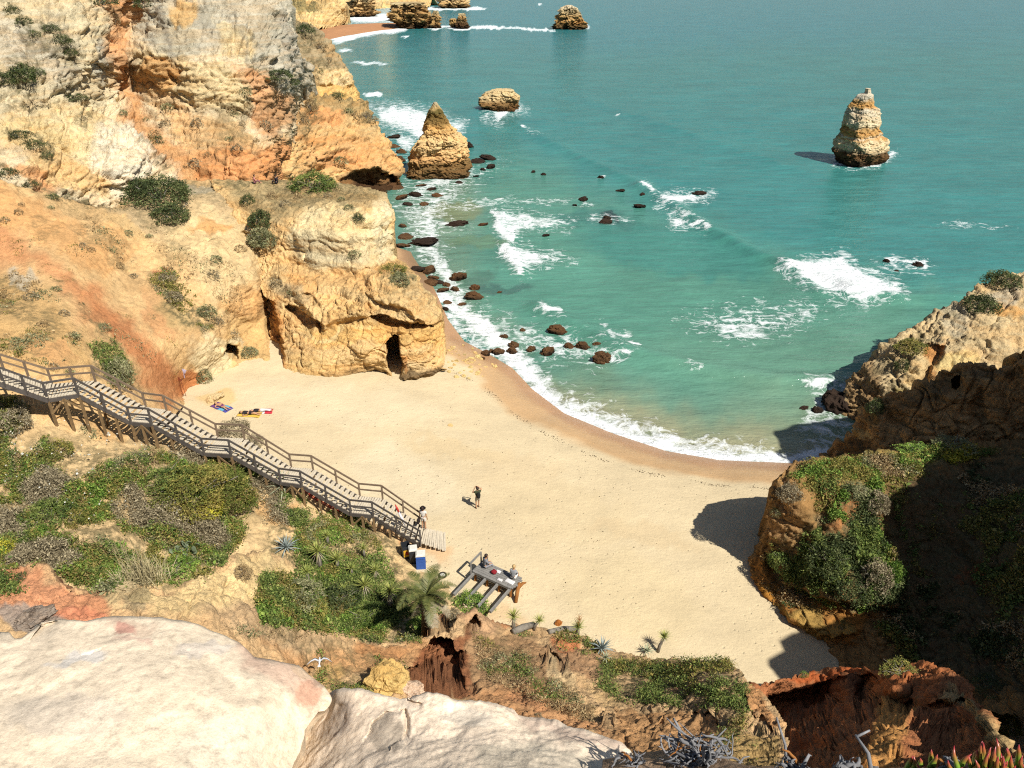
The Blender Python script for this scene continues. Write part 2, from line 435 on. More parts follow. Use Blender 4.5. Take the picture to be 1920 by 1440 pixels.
def sea_mat():
    n = NT('sea_water'); p = n.pos(); col = n.attr('col'); foam = n.attr('veg', True)
    s1 = n.noise(p, .05, 4, .6, (1, 1.7, 1)); c = n.mix(1., col, n.ramp(s1, [(.3, .86), (.7, 1.12)]), 'MULTIPLY')
    s2 = n.noise(p, .34, 5, .7, (.5, 2.0, 1)); c = n.mix(1., c, n.ramp(s2, [(.3, .80), (.7, 1.16)]), 'MULTIPLY')
    # foam: lace of warped cells, closing up to solid white where the mask is high
    wv = n.new('ShaderNodeVectorMath', operation='ADD'); nz = n.new('ShaderNodeTexNoise'); nz.inputs['Scale'].default_value = .45; nz.inputs['Detail'].default_value = 5
    n.link(p, nz.inputs['Vector']); sc = n.new('ShaderNodeVectorMath', operation='SCALE'); sc.inputs['Scale'].default_value = 2.6; n.link(nz.outputs['Color'], sc.inputs[0])
    n.link(p, wv.inputs[0]); n.link(sc.outputs[0], wv.inputs[1])
    def lace(scale):
        mp = n.new('ShaderNodeMapping'); mp.inputs['Scale'].default_value = (1, .75, 0.01); n.link(wv.outputs[0], mp.inputs['Vector'])
        vo = n.new('ShaderNodeTexVoronoi', feature='DISTANCE_TO_EDGE'); vo.inputs['Scale'].default_value = scale; n.link(mp.outputs[0], vo.inputs['Vector'])
        return n.ramp(vo.outputs['Distance'], [(0.0, 1.), (.16, 0.)])
    L = n.math('MAXIMUM', lace(.62), n.math('MULTIPLY', lace(1.7), .8))
    br = n.math('MULTIPLY', n.math('SUBTRACT', n.noise(wv.outputs[0], .8, 7, .70, (.6, 1.5, 0.01)), .5), 2.6)
    y = n.math('ADD', n.math('ADD', n.math('MULTIPLY', foam, 1.45), -.78), n.math('ADD', br, n.math('MULTIPLY', L, .42)))
    fm = n.math('MULTIPLY', n.ramp(y, [(0.0, 0.), (.16, .34), (.7, 1.)]), n.ramp(foam, [(.03, 0.), (.16, 1.)]))
    caps = n.math('MULTIPLY', n.ramp(n.noise(p, .55, 6, .7, (.5, 1.6, 1)), [(.735, 0.), (.78, .6)]), n.ramp(n.noise(p, .03, 3), [(.5, 0.), (.65, 1.)]))
    fm = n.math('MAXIMUM', fm, caps)
    c = n.mix(fm, c, (.66, .69, .69))
    h1 = n.noise(p, .38, 5, .62, (.55, 1.5, 1)); h2 = n.noise(p, 1.7, 5, .65, (.6, 1.5, 1))
    b = n.bump(h1, .5, .8); b = n.bump(h2, .5, .2, b); b = n.bump(n.math('MULTIPLY', foam, br), .6, .5, b)
    m = n.out(c, n.ramp(fm, [(0., .13), (.5, .8)]), b, .18)
    return m
M['sea'] = sea_mat()

def wood_mat(name, c1, c2):
    n = NT(name); p = n.obj(); g = n.noise(p, 3, 6, .7, (1, 1, 1)); f = n.noise(p, 22, 4, .7, (1, .25, 1))
    c = n.ramp(g, [(.25, c1), (.75, c2)]); c = n.mix(.7, c, n.ramp(f, [(.25, .6), (.75, 1.25)]), 'MULTIPLY')
    return n.out(c, .85, n.bump(f, .4, .01), .2)
M['deckwood'] = wood_mat('weathered_boards', A(214, 200, 174), A(246, 232, 206))
M['railwood'] = wood_mat('dark_rail_wood', A(84, 78, 74), A(122, 114, 106))
M['railfar'] = wood_mat('worn_rail_wood', A(126, 108, 90), A(164, 142, 118))
M['postwood'] = wood_mat('post_wood', A(120, 96, 66), A(176, 146, 104))
M['greywood'] = wood_mat('grey_timber', A(130, 128, 124), A(172, 168, 160))
M['brownwood'] = wood_mat('brown_timber', A(150, 96, 48), A(196, 134, 72))
M['drift'] = wood_mat('bleached_driftwood', A(96, 96, 98), A(184, 184, 186))
M['bark'] = wood_mat('grey_bark', A(120, 112, 100), A(172, 164, 150))

def leaf_mat(name):
    n = NT(name); c = n.attr('col'); v = n.ramp(n.noise(n.pos(), 2.4, 3), [(.3, .75), (.7, 1.25)])
    c = n.mix(1., c, v, 'MULTIPLY'); n.out(c, .7, None, .25)
    tr = n.new('ShaderNodeBsdfTranslucent'); n.link(c, tr.inputs['Color']); ms = n.new('ShaderNodeMixShader'); ms.inputs[0].default_value = .25
    n.link(n.b.outputs[0], ms.inputs[1]); n.link(tr.outputs[0], ms.inputs[2]); n.link(ms.outputs[0], n.n['Material Output'].inputs['Surface'])
    return n.m
M['leaf'] = leaf_mat('foliage')
def plain(name, c, rough=.6, spec=.3, var=.12):
    n = NT(name); p = n.obj(); k = n.ramp(n.noise(p, 9, 4), [(.3, 1 - var), (.7, 1 + var)]); return n.out(n.mix(1., c, k, 'MULTIPLY'), rough, None, spec)
# ------------------------------------------------------------------ terrain
CREAM = A(238, 214, 168); PALE = A(244, 230, 198); OCHRE = A(228, 188, 128); ORANGE = A(226, 160, 98); RED = A(214, 142, 98); RUST = A(196, 112, 66)
GREY = A(196, 186, 160); DGREY = A(150, 142, 124); WHITEG = A(226, 220, 204); YELL = A(232, 196, 120); TAN = A(214, 182, 136); DARKB = A(78, 56, 38); MOSS = A(104, 104, 52); DRY = A(150, 128, 88); SCRUB = A(120, 108, 76)

def rock_disp(a=1.0, blk=1.0, s=1.0, sd=0, vj=.45, hz=.55):
    def f(p):
        q = p * np.array([1, 1, 1.35]) * s
        wq = q + .5 * np.stack([vnoise(q * .7, sd + 1), vnoise(q * .7, sd + 2), vnoise(q * .7, sd + 3)], 1)
        c1, e1 = cells(wq * .30, sd); c2, e2 = cells(wq * .85 + 5, sd + 20); c3, e3 = cells(wq * 2.3 + 9, sd + 30)
        r = ridged(q * .33, 5, sd + 40)
        zz = p[:, 2] * s + .9 * vnoise(p * .22 * s, sd + 60) + .25 * vnoise(p * .9 * s, sd + 64)
        saw = lambda k: (lambda w_: np.where(w_ < .82, w_ / .82, (1 - w_) / .18))((zz * k) % 1.0) - .5
        amp = .5 + .9 * sstep(-.35, .45, vnoise(p * .3 * s + 31, sd + 65))
        st = amp * (.42 * saw(.42) + .24 * saw(1.15)) + .22 * vnoise(np.stack([zz * 3.1, p[:, 0] * .12, p[:, 1] * .12], 1), sd + 62)
        jo = np.abs(vnoise(p * np.array([.55, .55, .10]) * s + 3, sd + 66)); cr = sstep(.07, .0, jo) * sstep(-.2, .3, vnoise(p * .2 * s, sd + 67))
        d = .5 * r + blk * (.7 * (c1 - .5) - .40 * sstep(.10, 0, e1) + .40 * (c2 - .5) - .22 * sstep(.12, 0, e2) + .18 * (c3 - .5)) + hz * st - vj * cr
        d = d + .22 * fbm(q * 2.6, 4, sd + 70, .66)
        return a * d / s
    return f
def soil_disp(a=1.0, sd=0):
    def f(p):
        run = np.stack([p[:, 0] * .9 + p[:, 1] * .9, (p[:, 0] - p[:, 1]) * .18, p[:, 2] * .3], 1)
        return a * (.35 * fbm(p * .35, 4, sd) + .16 * ridged(run, 4, sd + 5) + .13 * fbm(p * 2.2, 4, sd + 9, .68))
    return f
SK = [(0, .6, -.4), (0, 2.0, -2.5), (0, 3.5, -9), (0, 4, -20)]

# --- upper cliffs on the left, behind the hillside
patch('upper_cliff', M['rock'],
      [(-520, -80), (200, -90), (420, -90), (520, -60), (545, 30), (562, 100), (590, 145), (584, 185)],
      [(-520, 420), (60, 430), (200, 430), (330, 380), (440, 370), (500, 365), (524, 340), (535, 320)],
      [(-520, 300, 70), (-520, 0, 88), (-520, -80, 94), (-520, 430, 64), (-100, 300, 74), (0, 300, 76), (0, 150, 86), (0, 0, 95), (-100, 0, 92), (100, 350, 78), (200, 380, 82), (250, 290, 88), (200, 250, 90), (200, 100, 100), (130, 200, 90), (130, 50, 97), (250, 60, 112), (225, 150, 105), (265, 240, 99), (330, 330, 92),
       (300, 100, 104), (300, 20, 110), (260, 90, 106), (400, 330, 93), (400, 150, 103), (400, 40, 110), (400, -60, 118), (520, 100, 112), (545, 160, 115), (586, 185, 136), (520, 30, 118), (470, 335, 93), (470, 230, 103), (515, 320, 101), (520, 250, 106), (562, 250, 124), (540, 320, 113), (0, -80, 102), (250, -80, 116), (120, 430, 76)],
      disp=rock_disp(.95, .8, .72, 3, .85, .32), seed=2, warp=13, base=A(234, 216, 180),
      skirt={'top': [(0, 1, -.5), (0, 5, -4), (0, 9, -14), (0, 12, -35)]},
      dents=[([(243, 90), (252, 60), (262, 95), (250, 135), (262, 172), (248, 176), (240, 130)], 1.6, 5), ([(318, 130), (332, 150), (335, 165), (322, 150)], 1.0, 4),
             ([(196, 40), (240, 60), (245, 100), (262, 175), (300, 260), (360, 330), (300, 330), (250, 260), (210, 150)], 1.2, 16),
             ([(80, 270), (120, 276), (135, 285), (100, 292)], .7, 5), ([(160, 262), (215, 272), (240, 285), (245, 310), (215, 296), (180, 282)], .4, 4)],
      items=[('p', [(-520, -90), (240, -90), (200, 60), (230, 180), (240, 240), (150, 250), (-520, 180)], A(222, 208, 172), .8, 18),
             ('e', 60, 110, 90, 45, 25, A(200, 194, 176), .7), ('e', 20, 60, 60, 30, 20, A(208, 200, 180), .6), ('e', 110, 70, 60, 26, 40, A(196, 186, 160), .6),
             ('e', 150, 250, 110, 60, 20, A(238, 214, 162), .7), ('e', 235, 290, 70, 70, 50, A(246, 236, 210), .9), ('e', 215, 190, 30, 30, 30, A(244, 228, 190), .9), ('e', 60, 250, 90, 40, 20, A(232, 206, 150), .8),
             ('e', 190, 120, 18, 40, 0, A(190, 186, 170), .8), ('e', 130, 330, 90, 30, 20, A(236, 200, 142), .9), ('e', 60, 335, 60, 18, 25, A(228, 168, 112), .8),
             ('p', [(170, -90), (262, -90), (248, 60), (246, 120), (262, 190), (320, 270), (400, 335), (350, 345), (285, 290), (235, 200), (205, 110)], A(224, 168, 116), .85, 14),
             ('p', [(230, 150), (300, 240), (370, 330), (340, 335), (270, 250)], A(214, 166, 112), .6, 14),
             ('p', [(262, -90), (560, -90), (575, 90), (602, 190), (540, 190), (470, 110), (420, 90), (340, 110), (262, 90)], A(204, 197, 176), .95, 14),
             ('e', 330, 60, 36, 60, 20, A(192, 184, 160), .8), ('e', 385, 40, 20, 40, 0, A(176, 170, 152), .7), ('e', 500, 60, 40, 50, 20, A(190, 184, 164), .7), ('e', 545, 110, 30, 40, 30, A(196, 190, 172), .8), ('e', 440, 80, 40, 30, 10, A(228, 208, 160), .7),
             ('e', 345, 20, 26, 24, 0, A(228, 186, 118), .7),
             ('p', [(255, 100), (330, 115), (420, 125), (470, 160), (450, 210), (380, 200), (330, 180), (262, 170)], A(230, 208, 160), .85, 12),
             ('e', 300, 140, 40, 22, 10, A(222, 168, 104), .7), ('e', 310, 185, 50, 24, 25, A(230, 186, 130), .6), ('l', [(300, 10), (310, 70), (325, 120)], A(158, 152, 138), .6, 9), ('l', [(430, 20), (450, 80), (470, 130)], A(160, 154, 138), .5, 8), ('l', [(520, 20), (535, 80), (560, 130)], A(166, 160, 146), .6, 9), ('l', [(40, 90), (90, 100), (130, 130)], A(160, 152, 134), .5, 10),
             ('p', [(440, 130), (475, 120), (520, 170), (540, 185), (520, 260), (500, 250), (470, 200)], A(222, 170, 122), .85, 10),
             ('p', [(300, 200), (440, 230), (500, 260), (560, 260), (600, 240), (640, 330), (560, 365), (440, 370), (360, 330)], A(232, 190, 134), .75, 16),
             ('p', [(340, 290), (420, 290), (520, 270), (600, 285), (640, 340), (470, 350), (370, 330)], A(228, 158, 100), .75, 12),
             ('e', 430, 240, 40, 36, 30, A(196, 164, 116), .6), ('e', 520, 210, 30, 40, 30, A(190, 150, 108), .6)],
      veg=[('l', [(0, 10), (40, 40), (66, 72)], .9, 12), ('l', [(82, 45), (115, 75), (140, 105)], .9, 14), ('e', 45, 140, 36, 40, 0, .9), ('e', 80, 85, 44, 14, 30, .6), ('e', 8, 150, 20, 24, 0, .9), ('l', [(110, 165), (160, 190)], .8, 10), ('e', 50, 190, 60, 8, 10, .7),
           ('l', [(10, 238), (60, 270), (95, 295)], .9, 13), ('l', [(0, 310), (70, 352), (190, 395)], .85, 9), ('e', 155, 225, 18, 20, 0, .7), ('l', [(250, 250), (290, 290), (310, 320)], .6, 8),
           ('l', [(475, 120), (520, 150), (560, 165)], .9, 13), ('e', 215, 35, 16, 30, 0, .5), ('e', 310, 235, 30, 10, 30, .35), ('e', 380, 290, 40, 40, 0, .35), ('e', 440, 210, 30, 40, 20, .42), ('e', 430, 270, 30, 40, 20, .42), ('e', 470, 270, 22, 30, 0, .35)])

# --- the second promontory and the one beyond it
patch('second_promontory', M['rock'],
      [(440, 240), (490, 200), (540, 180), (585, 176), (640, 182), (672, 190), (690, 205), (705, 226), (728, 262), (742, 288), (748, 318), (748, 345)],
      [(420, 380), (500, 390), (560, 390), (600, 385), (640, 378), (670, 374), (690, 370), (705, 368), (720, 366), (735, 364), (745, 362), (752, 360)],
      [(480, 330, 104), (480, 250, 108), (540, 200, 122), (540, 330, 108), (585, 180, 131), (585, 330, 119), (640, 185, 138), (640, 250, 130), (640, 320, 125), (690, 210, 140), (690, 290, 131), (690, 345, 128), (740, 290, 137), (740, 345, 132), (620, 290, 125), (700, 330, 128), (740, 370, 130)],
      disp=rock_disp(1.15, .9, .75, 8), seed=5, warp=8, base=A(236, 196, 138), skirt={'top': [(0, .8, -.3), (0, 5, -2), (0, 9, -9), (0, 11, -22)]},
      dents=[([(655, 336), (665, 322), (690, 324), (712, 320), (738, 330), (748, 352), (700, 358), (660, 352)], 4.5, 6), ([(600, 262), (640, 258), (700, 272), (690, 280), (640, 272)], .5, 5)],
      items=[('p', [(470, 180), (600, 170), (640, 200), (560, 250), (520, 270), (480, 300)], A(206, 166, 118), .8, 12), ('p', [(560, 175), (640, 180), (700, 205), (700, 235), (650, 215), (590, 205)], A(186, 160, 112), .85, 10),
             ('e', 610, 220, 40, 14, 5, A(232, 168, 110), .8), ('e', 600, 260, 60, 10, 8, A(218, 158, 98), .7), ('p', [(560, 280), (680, 250), (740, 290), (745, 320), (660, 325), (570, 330)], A(232, 184, 126), .8, 10),
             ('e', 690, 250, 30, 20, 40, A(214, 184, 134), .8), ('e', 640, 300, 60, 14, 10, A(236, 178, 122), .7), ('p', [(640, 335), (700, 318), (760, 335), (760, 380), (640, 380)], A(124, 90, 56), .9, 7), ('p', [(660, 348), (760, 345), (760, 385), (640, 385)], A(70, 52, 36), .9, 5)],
      veg=[('l', [(570, 250), (585, 200), (600, 180)], .8, 16), ('e', 632, 178, 18, 8, 10, .9), ('e', 645, 215, 18, 14, 0, .7), ('e', 690, 220, 16, 14, 30, .75), ('l', [(600, 182), (680, 200)], .7, 8), ('e', 555, 210, 20, 30, 0, .45)])
patch('third_promontory', M['rock'],
      [(490, 120), (520, 60), (550, 38), (580, 44), (600, 58), (615, 70), (628, 92), (640, 112), (652, 130), (664, 150), (670, 172), (674, 196)],
      [(490, 240), (520, 240), (550, 240), (580, 240), (600, 238), (615, 236), (628, 234), (640, 232), (652, 230), (662, 228), (670, 226), (676, 222)],
      [(500, 200, 150), (500, 90, 170), (560, 45, 185), (560, 200, 165), (610, 70, 190), (610, 200, 170), (650, 130, 190), (650, 210, 172), (670, 200, 182), (580, 120, 178)],
      disp=rock_disp(1.1, .8, .75, 12), seed=7, warp=6, base=A(222, 190, 138), skirt={'top': [(0, .8, -.3), (0, 5, -2), (0, 10, -12), (0, 14, -26)]},
      dents=[([(596, 160), (630, 163), (668, 156), (672, 163), (636, 170), (600, 168)], 1.6, 4)],
      items=[('p', [(490, 20), (600, 40), (640, 110), (655, 135), (600, 125), (540, 130)], A(176, 160, 128), .9, 8), ('p', [(580, 132), (660, 130), (672, 155), (600, 160)], A(240, 214, 164), .85, 5), ('p', [(590, 162), (672, 158), (676, 200), (600, 200)], A(236, 196, 124), .85, 4), ('e', 620, 100, 20, 14, 20, A(196, 168, 124), .7)],
      veg=[('e', 575, 75, 24, 30, 20, .75), ('e', 600, 120, 30, 12, 10, .6), ('e', 625, 120, 16, 10, 30, .6), ('e', 585, 145, 20, 20, 0, .6), ('e', 570, 48, 22, 10, 10, .9), ('e', 540, 100, 30, 40, 0, .5)])

# --- hillside above the staircase: ochre and red slope down to the beach
patch('red_hillside', M['soil'],
      [(-520, 268), (-40, 316), (0, 335), (70, 356), (150, 384), (200, 392), (250, 378), (300, 352), (350, 338), (430, 337), (480, 341), (540, 341), (590, 350)],
      [(-520, 800), (0, 800), (90, 798), (170, 800), (250, 800), (320, 785), (345, 760), (385, 725), (425, 705), (470, 690), (520, 690), (545, 690), (560, 690)],
      [(-520, 300, 68), (-520, 500, 50), (-520, 790, None, 12.6), (-120, 320, 74), (0, 338, 70), (150, 386, 75), (200, 394, 76), (300, 355, 82), (350, 340, 86), (450, 340, 88), (560, 345, 92), (0, 400, 65), (100, 420, 66), (0, 480, 60), (0, 560, 52), (0, 650, 43.5), (100, 500, 58), (100, 670, 43), (200, 400, 73), (230, 500, 65), (200, 600, 54), (300, 680, 54), (200, 680, 47), (300, 740, 51.5),
       (345, 745, None, 2.4), (385, 715, None, 2.4), (420, 690, None, 2.6), (500, 668, None, 2.6), (540, 675, None, 2.0), (400, 640, 60.5), (470, 640, 66), (430, 640, 63), (430, 560, 66), (400, 480, 70), (330, 440, 72.5), (300, 390, 77), (500, 560, 70.5), (500, 450, 76), (550, 560, 73), (550, 450, 78), (450, 400, 80), (380, 400, 78), (-120, 700, 39), (-120, 500, 56),
       (0, 790, None, 11.3), (150, 780, None, 9.6), (250, 790, None, 8.0), (310, 780, None, 5.4), (330, 640, 57), (440, 480, 72), (460, 600, 67.5)],
      disp=lambda p: soil_disp(.9, 4)(p) + .40 * rock_disp(1, .8, 1.5, 6)(p), rough=[('p', [(-520, 330), (0, 350), (150, 440), (280, 540), (400, 640), (330, 770), (-520, 800)], .42, 1, 24)], seed=11, warp=15, base=A(236, 198, 142),
      skirt={'top': [(0, .8, -.6), (0, 3, -3), (0, 6, -10), (0, 8, -20)]},
      dents=[([(417, 668), (418, 652), (428, 646), (440, 650), (446, 664), (448, 672)], 5.0, 2.5), ([(470, 445), (455, 440), (480, 490), (500, 560), (515, 690), (560, 690), (540, 500)], 3.0, 14),
             ([(424, 540), (440, 510), (470, 500), (490, 530), (495, 590), (470, 606), (440, 590), (425, 570)], -.7, 10), ([(428, 490), (480, 480), (490, 530), (430, 540)], -.5, 12), ([(355, 430), (395, 425), (402, 437), (360, 440)], .5, 4)],
      items=[('p', [(-520, 420), (0, 420), (60, 455), (130, 510), (200, 560), (260, 610), (320, 680), (345, 745), (300, 745), (240, 690), (150, 590), (60, 500), (-520, 400)], A(222, 158, 108), .85, 22),
             ('p', [(130, 520), (230, 590), (300, 660), (345, 745), (320, 760), (280, 700), (200, 620)], A(212, 144, 96), .8, 18), ('e', 350, 715, 34, 26, -20, A(210, 136, 84), .9), ('e', 300, 590, 30, 60, -40, A(222, 160, 110), .6),
             ('p', [(-520, 320), (0, 345), (110, 410), (230, 500), (200, 520), (60, 440), (-520, 390)], A(230, 176, 116), .8, 14),
             ('p', [(-520, 480), (0, 500), (90, 560), (170, 640), (180, 700), (-520, 700)], A(224, 184, 124), .85, 16), ('e', 40, 520, 40, 14, 30, A(206, 198, 176), .7), ('e', 90, 660, 60, 16, 20, A(232, 176, 120), .6), ('p', [(170, 600), (215, 640), (260, 690), (240, 700), (190, 650)], A(228, 192, 136), .8, 8),
             ('p', [(200, 395), (320, 360), (440, 345), (570, 345), (570, 460), (420, 430), (330, 440), (240, 430)], A(208, 184, 142), .85, 14), ('p', [(300, 410), (380, 395), (440, 410), (470, 470), (480, 540), (430, 620), (395, 560), (360, 500), (310, 470)], A(238, 210, 158), .9, 14),
             ('e', 400, 430, 40, 12, 5, A(226, 166, 100), .7), ('e', 245, 430, 50, 20, 30, A(232, 196, 138), .8), ('e', 220, 455, 40, 30, 30, A(222, 170, 110), .5), ('e', 370, 360, 40, 14, 0, A(176, 172, 152), .6), ('p', [(425, 540), (490, 530), (496, 600), (430, 600)], A(230, 170, 100), .6, 14), ('p', [(410, 600), (500, 590), (520, 690), (420, 690)], A(236, 196, 132), .8, 12),
             ('p', [(345, 650), (400, 630), (425, 640), (425, 690), (395, 720), (372, 680)], A(242, 222, 176), .95, 8), ('e', 440, 640, 20, 8, 0, A(242, 222, 176), .8), ('p', [(240, 500), (320, 560), (380, 640), (360, 670), (300, 600), (240, 540)], A(206, 168, 118), .6, 12), ('e', 330, 590, 50, 30, 45, A(190, 170, 118), .55), ('e', 297, 505, 14, 10, 0, A(200, 110, 66), .6)],
      veg=[('e', 175, 450, 40, 20, 25, .55), ('e', 200, 470, 60, 20, 35, .45), ('e', 300, 525, 26, 24, 20, .8), ('e', 330, 570, 30, 40, -30, .8), ('e', 370, 600, 30, 34, -30, .85), ('l', [(250, 350), (350, 345), (480, 345)], .6, 14), ('e', 400, 490, 14, 30, 0, .4), ('e', 290, 400, 60, 20, 20, .5), ('e', 400, 370, 80, 18, 0, .45), ('e', 30, 580, 50, 34, 20, .7), ('e', 80, 610, 50, 30, 20, .6), ('e', 40, 650, 60, 20, 10, .6), ('e', 20, 530, 40, 12, 20, .6), ('e', 200, 690, 34, 30, 30, .95), ('l', [(100, 540), (170, 600), (220, 660), (260, 720)], .6, 7), ('l', [(0, 330), (190, 398), (240, 385)], .8, 8), ('e', 140, 400, 60, 14, 20, .4), ('e', 90, 430, 40, 12, 30, .4), ('e', 320, 470, 30, 30, 30, .4)])

# --- the headland with the sea cave
patch('headland', M['rock'],
      [(395, 338), (440, 341), (520, 341), (600, 344), (660, 348), (700, 356), (724, 366), (738, 392), (736, 440), (736, 480), (760, 496), (785, 520), (812, 552), (830, 585), (826, 610), (830, 640), (834, 665), (832, 690)],
      [(500, 560), (517, 660), (522, 690), (545, 704), (590, 712), (615, 716), (640, 714), (665, 706), (700, 700), (720, 700), (740, 716), (752, 718), (765, 716), (785, 712), (805, 706), (822, 702), (830, 700), (833, 698)],
      [(440, 342, 86), (520, 342, 88), (600, 345, 88), (690, 354, 88), (730, 370, 86), (470, 400, 79), (560, 395, 77), (640, 400, 75), (700, 385, 77), (735, 400, 79), (735, 470, 77), (640, 420, 73.2), (560, 420, 74.5), (500, 440, 75.5), (640, 490, 71.5), (700, 490, 71.5), (560, 480, 73), (736, 490, 74), (540, 520, 70.5), (620, 520, 69.5), (700, 515, 68.8), (760, 520, 69.5),
       (540, 560, 67.5), (620, 570, 65.6), (700, 570, 64), (790, 560, 66), (828, 590, 67), (560, 610, 64.6), (640, 610, 63.4), (720, 620, 62), (800, 610, 62.5), (828, 640, 65), (530, 640, 64.3), (600, 660, 61.5), (680, 660, 60.6), (780, 660, 60.5), (830, 680, 62.8), (540, 700, None, 2.2), (620, 712, None, 2.1), (700, 700, None, 2.1), (752, 716, None, 2.0), (800, 706, None, 2.0), (832, 694, None, 1.7), (515, 600, 66.5), (515, 500, 73), (470, 440, 77)],
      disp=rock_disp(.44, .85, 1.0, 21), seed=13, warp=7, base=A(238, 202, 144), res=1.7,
      skirt={'top': [(0, .35, -.1), (0, 2, -.8), (0, 5, -4), (0, 8, -12), (0, 8, -20)], 'bot': [(0, .3, -1), (0, 1, -4)], 'left': [(0, 1.5, -.5), (0, 5, -3)]},
      dents=[([(724, 696), (728, 665), (724, 650), (736, 630), (744, 634), (750, 660), (757, 690), (745, 710), (738, 716), (730, 700)], 6.5, 2.5),
             ([(694, 593), (720, 592), (760, 606), (790, 612), (805, 612), (780, 618), (740, 619), (715, 610)], 2.2, 4), ([(690, 545), (700, 560), (760, 580), (800, 607), (830, 598), (832, 560), (790, 520), (730, 500), (690, 515)], -1.5, 7),
             ([(537, 580), (545, 575), (590, 600), (606, 612), (588, 616), (584, 628), (560, 606)], 2.2, 4), ([(540, 540), (580, 530), (690, 540), (695, 590), (640, 600), (608, 615), (580, 590)], -1.1, 8),
             ([(566, 548), (580, 546), (594, 565), (585, 575), (570, 562)], .9, 4), ([(685, 548), (694, 560), (698, 590), (690, 588), (683, 560)], .7, 4),
             ([(540, 487), (600, 512), (680, 512), (736, 488), (738, 496), (690, 520), (600, 526), (545, 510)], .5, 6), ([(560, 440), (640, 430), (700, 440), (736, 440), (736, 486), (690, 505), (600, 500), (556, 485)], -.8, 8),
             ([(690, 432), (696, 460), (700, 500), (692, 500), (688, 460)], .5, 4), ([(590, 376), (606, 385), (614, 398), (600, 396)], .6, 4), ([(670, 705), (700, 696), (722, 702), (720, 712), (690, 716)], .8, 3), ([(752, 712), (790, 694), (834, 680), (834, 694), (790, 705), (760, 716)], -.5, 4),
             ([(496, 560), (512, 570), (526, 640), (530, 692), (505, 692)], 3.5, 4), ([(517, 690), (545, 704), (590, 712), (640, 714), (640, 718), (580, 722), (510, 700)], .6, 4)],
      items=[('p', [(395, 330), (740, 330), (738, 370), (700, 385), (620, 380), (560, 400), (500, 430), (440, 380)], A(190, 168, 124), .9, 12), ('p', [(570, 395), (640, 385), (690, 400), (736, 380), (738, 486), (690, 508), (640, 500), (590, 505), (555, 480), (540, 440)], A(242, 222, 174), .95, 8),
             ('e', 640, 390, 40, 14, 10, A(240, 214, 160), .8), ('e', 715, 430, 20, 60, 0, A(246, 230, 188), .9), ('e', 600, 470, 60, 30, 20, A(214, 200, 164), .65), ('e', 670, 470, 30, 30, 0, A(232, 212, 170), .6),
             ('p', [(540, 500), (600, 515), (690, 510), (740, 495), (740, 530), (690, 540), (600, 540), (545, 545)], A(236, 190, 128), .8, 8), ('e', 545, 545, 40, 22, 20, A(206, 182, 140), .8),
             ('p', [(690, 520), (760, 500), (830, 580), (830, 600), (800, 610), (730, 590), (690, 560)], A(232, 198, 142), .8, 8), ('e', 780, 540, 40, 22, 45, A(214, 188, 140), .8), ('e', 640, 575, 50, 24, 10, A(240, 206, 146), .8), ('e', 740, 585, 50, 8, 20, A(238, 210, 156), .8),
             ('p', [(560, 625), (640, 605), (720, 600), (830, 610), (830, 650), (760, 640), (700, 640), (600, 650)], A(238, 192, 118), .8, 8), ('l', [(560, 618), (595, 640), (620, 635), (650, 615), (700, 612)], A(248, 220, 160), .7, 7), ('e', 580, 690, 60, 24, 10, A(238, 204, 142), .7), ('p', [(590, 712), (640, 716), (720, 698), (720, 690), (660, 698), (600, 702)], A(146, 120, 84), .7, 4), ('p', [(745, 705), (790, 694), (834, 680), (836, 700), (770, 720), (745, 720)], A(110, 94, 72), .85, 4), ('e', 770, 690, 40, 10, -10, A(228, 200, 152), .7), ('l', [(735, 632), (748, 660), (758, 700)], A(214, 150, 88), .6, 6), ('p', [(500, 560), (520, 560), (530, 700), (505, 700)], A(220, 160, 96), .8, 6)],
      veg=[('l', [(400, 345), (500, 345), (600, 350), (690, 358)], .75, 22), ('e', 560, 375, 60, 26, 10, .6), ('e', 640, 375, 40, 10, 20, .6), ('e', 655, 385, 20, 14, 20, .6), ('e', 745, 520, 34, 34, 30, .55), ('e', 545, 545, 26, 16, 30, .5), ('e', 520, 525, 14, 20, 0, .5), ('e', 665, 480, 16, 8, 0, .6), ('e', 600, 350, 50, 14, 0, .6), ('e', 500, 380, 50, 30, 20, .5)])

